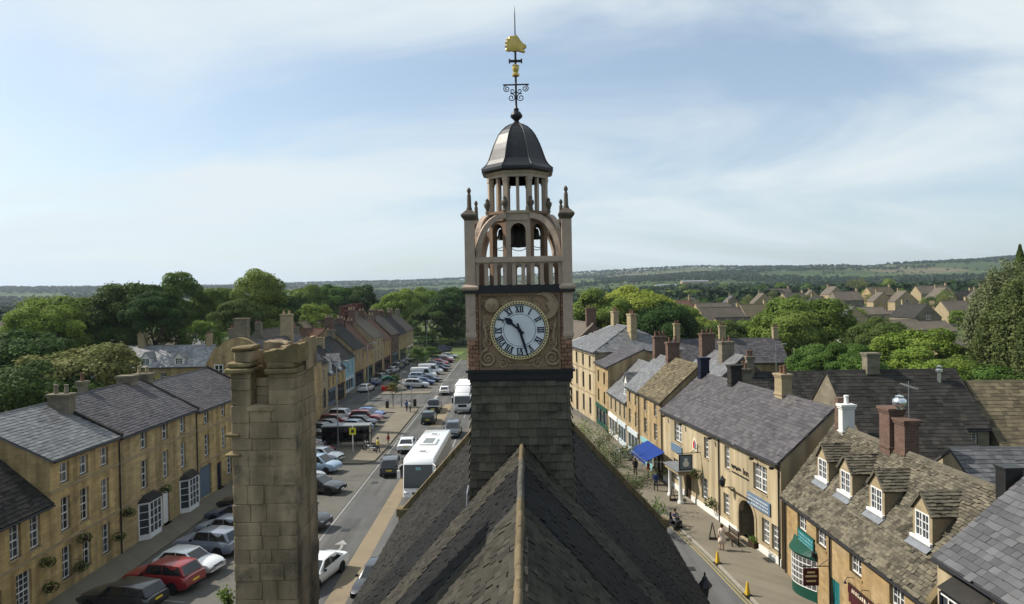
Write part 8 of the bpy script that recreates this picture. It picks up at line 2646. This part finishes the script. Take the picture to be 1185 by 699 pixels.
# weed growing out of the stack
wd = empty('wall_plant', (-6.5, 15.6, 9.7), 0, 'straggly green plant growing at the foot of the stone stack', 'plant')
b = MB(); tips = []
for k in range(9):
    a = rng.uniform(2.2, 4.6); l = rng.uniform(.15, .45)
    p = Vector((math.cos(a) * .22, math.sin(a) * .12 - .1, l + .25)); b.tube([(0, -.05, -.3), p * .6, p], [.014, .01, .004], 5); tips.append(p)
b.build('stem', 'bark', wd)
n_ = 420; t = np.array([tuple(v) for v in tips]); k_ = nrng.integers(0, 9, n_); link('foliage', leaf_quads(t[k_] * nrng.uniform(.3, 1.1, (n_, 1)) + nrng.normal(size=(n_, 3)) * .06, unit_dirs(n_), .05), 'leaf_mid', wd)

# ------------------------------------------------------------------ far woodland: one uncountable mass of tiny crowns
def woodland(name, pts, leaf, q=34, seed=1):
    """pts: (N,4) x,y,z,h -> leaf-card crowns in one mesh"""
    g = np.random.default_rng(seed)
    N = len(pts)
    d = g.normal(size=(N, q, 3)); d /= np.linalg.norm(d, axis=2)[..., None]; d[..., 2] = np.where(d[..., 2] < -.3, -d[..., 2], d[..., 2])
    h = pts[:, 3][:, None, None]
    c = pts[:, None, :3] + d * h * np.array([.55, .55, .42]) * g.uniform(.55, 1.05, (N, q, 1)); c[..., 2] += h[..., 0] * .55
    nn = d + g.normal(size=d.shape) * .35; nn /= np.linalg.norm(nn, axis=2)[..., None]
    a = np.cross(nn, g.normal(size=d.shape)); a /= np.linalg.norm(a, axis=2)[..., None]
    b = np.cross(nn, a)
    s = h * .34 * g.uniform(.6, 1.2, (N, q, 1))
    V_ = np.stack([c - a * s * .5 - b * s * .4, c + a * s * .2 - b * s * .5, c + a * s * .5 + b * s * .3, c - a * s * .2 + b * s * .5], axis=2).reshape(-1, 4, 3)
    tint = np.clip(np.repeat(g.random(N), q) * .6 + g.random(N * q) * .4, 0, 1)
    o = link(name, fast_quads(name, V_, tint), leaf)
    return o
wp = []
g = np.random.default_rng(5)
# hedgerows along field edges and woods by noise, out to the skyline
tries = 0
while len(wp) < 21000 and tries < 200000:
    tries += 1
    r = 620 * (8.4 ** (g.random() ** .8))
    t = g.uniform(-.85, .85)
    y = r / math.sqrt(1 + t * t); x = t * y
    n1 = mnoise.noise(Vector((x / 420, y / 420, 1.7))); n2 = mnoise.noise(Vector((x / 130, y / 260, 7.7)))
    hedge = abs(n2) < .035
    wood = n1 > .10 - .42 * sstep(3000, 4100, r) - .34 * (1 - sstep(620, 1500, r)) - .1 - .2 * sstep(.1, -.3, t)
    if not (hedge or wood or g.random() < .02): continue
    h = g.uniform(7, 13) if (wood) else g.uniform(4, 8)
    wp.append((x, y, terrain(x, y) - .5, h * (1 + .3 * sstep(2500, 4500, r))))
wo = woodland('far_woodland', np.array(wp), 'leaf_far', 26)
tag(wo, 'far hedgerows and woods on the hills along the skyline', 'woodland', None, 'stuff')
wp = []
for k in range(2600):
    r = 430 * (1.9 ** g.random()); t = g.uniform(-.85, .85)
    y = r / math.sqrt(1 + t * t); x = t * y
    if mnoise.noise(Vector((x / 160, y / 160, 4.2))) < -.22: continue
    wp.append((x, y, terrain(x, y) - .5, g.uniform(5, 12)))
wo = woodland('town_edge_wood', np.array(wp), 'leaf_far', 70, 2)
tag(wo, 'mass of dark trees around the edge of town below the hills', 'woodland', None, 'stuff')
# far pale sheds out in the fields
for (cx, by, Y, L_, lb) in ((790, 322, 1500, 60, 'pale farm shed roof far out below the hills'), (760, 326, 1300, 40, 'second pale farm shed further left below the hills')):
    s_, c_ = math.sin(R(1)), math.cos(R(1))
    X = (cx - 592.5) / 790 * Y
    house('farm_shed', lb, (X, Y), R(4), L_, 16, 5, 15, 'stone_pale', 'lead_flash', [], None, cat='shed', z0=terrain(X, Y) + 3, gutter=False)

# ------------------------------------------------------------------ haze: even, pale air round the whole scene
hz = MB(); hz.box(-25000, 25000, -25000, 25000, -40, 420)
hm = bpy.data.materials.new('haze_air'); hm.use_nodes = True
t = hm.node_tree; t.nodes.clear()
ou = t.nodes.new('ShaderNodeOutputMaterial'); pv = t.nodes.new('ShaderNodeVolumePrincipled')
pv.inputs['Color'].default_value = (.72, .85, 1.0, 1); pv.inputs['Density'].default_value = 0.000075; pv.inputs['Anisotropy'].default_value = .2
t.links.new(pv.outputs[0], ou.inputs['Volume'])
ho_ = link('haze', hz.mesh('haze'), hm); ho_['kind'] = 'stuff'; ho_['label'] = 'pale haze over the distant hills'; ho_['category'] = 'haze'
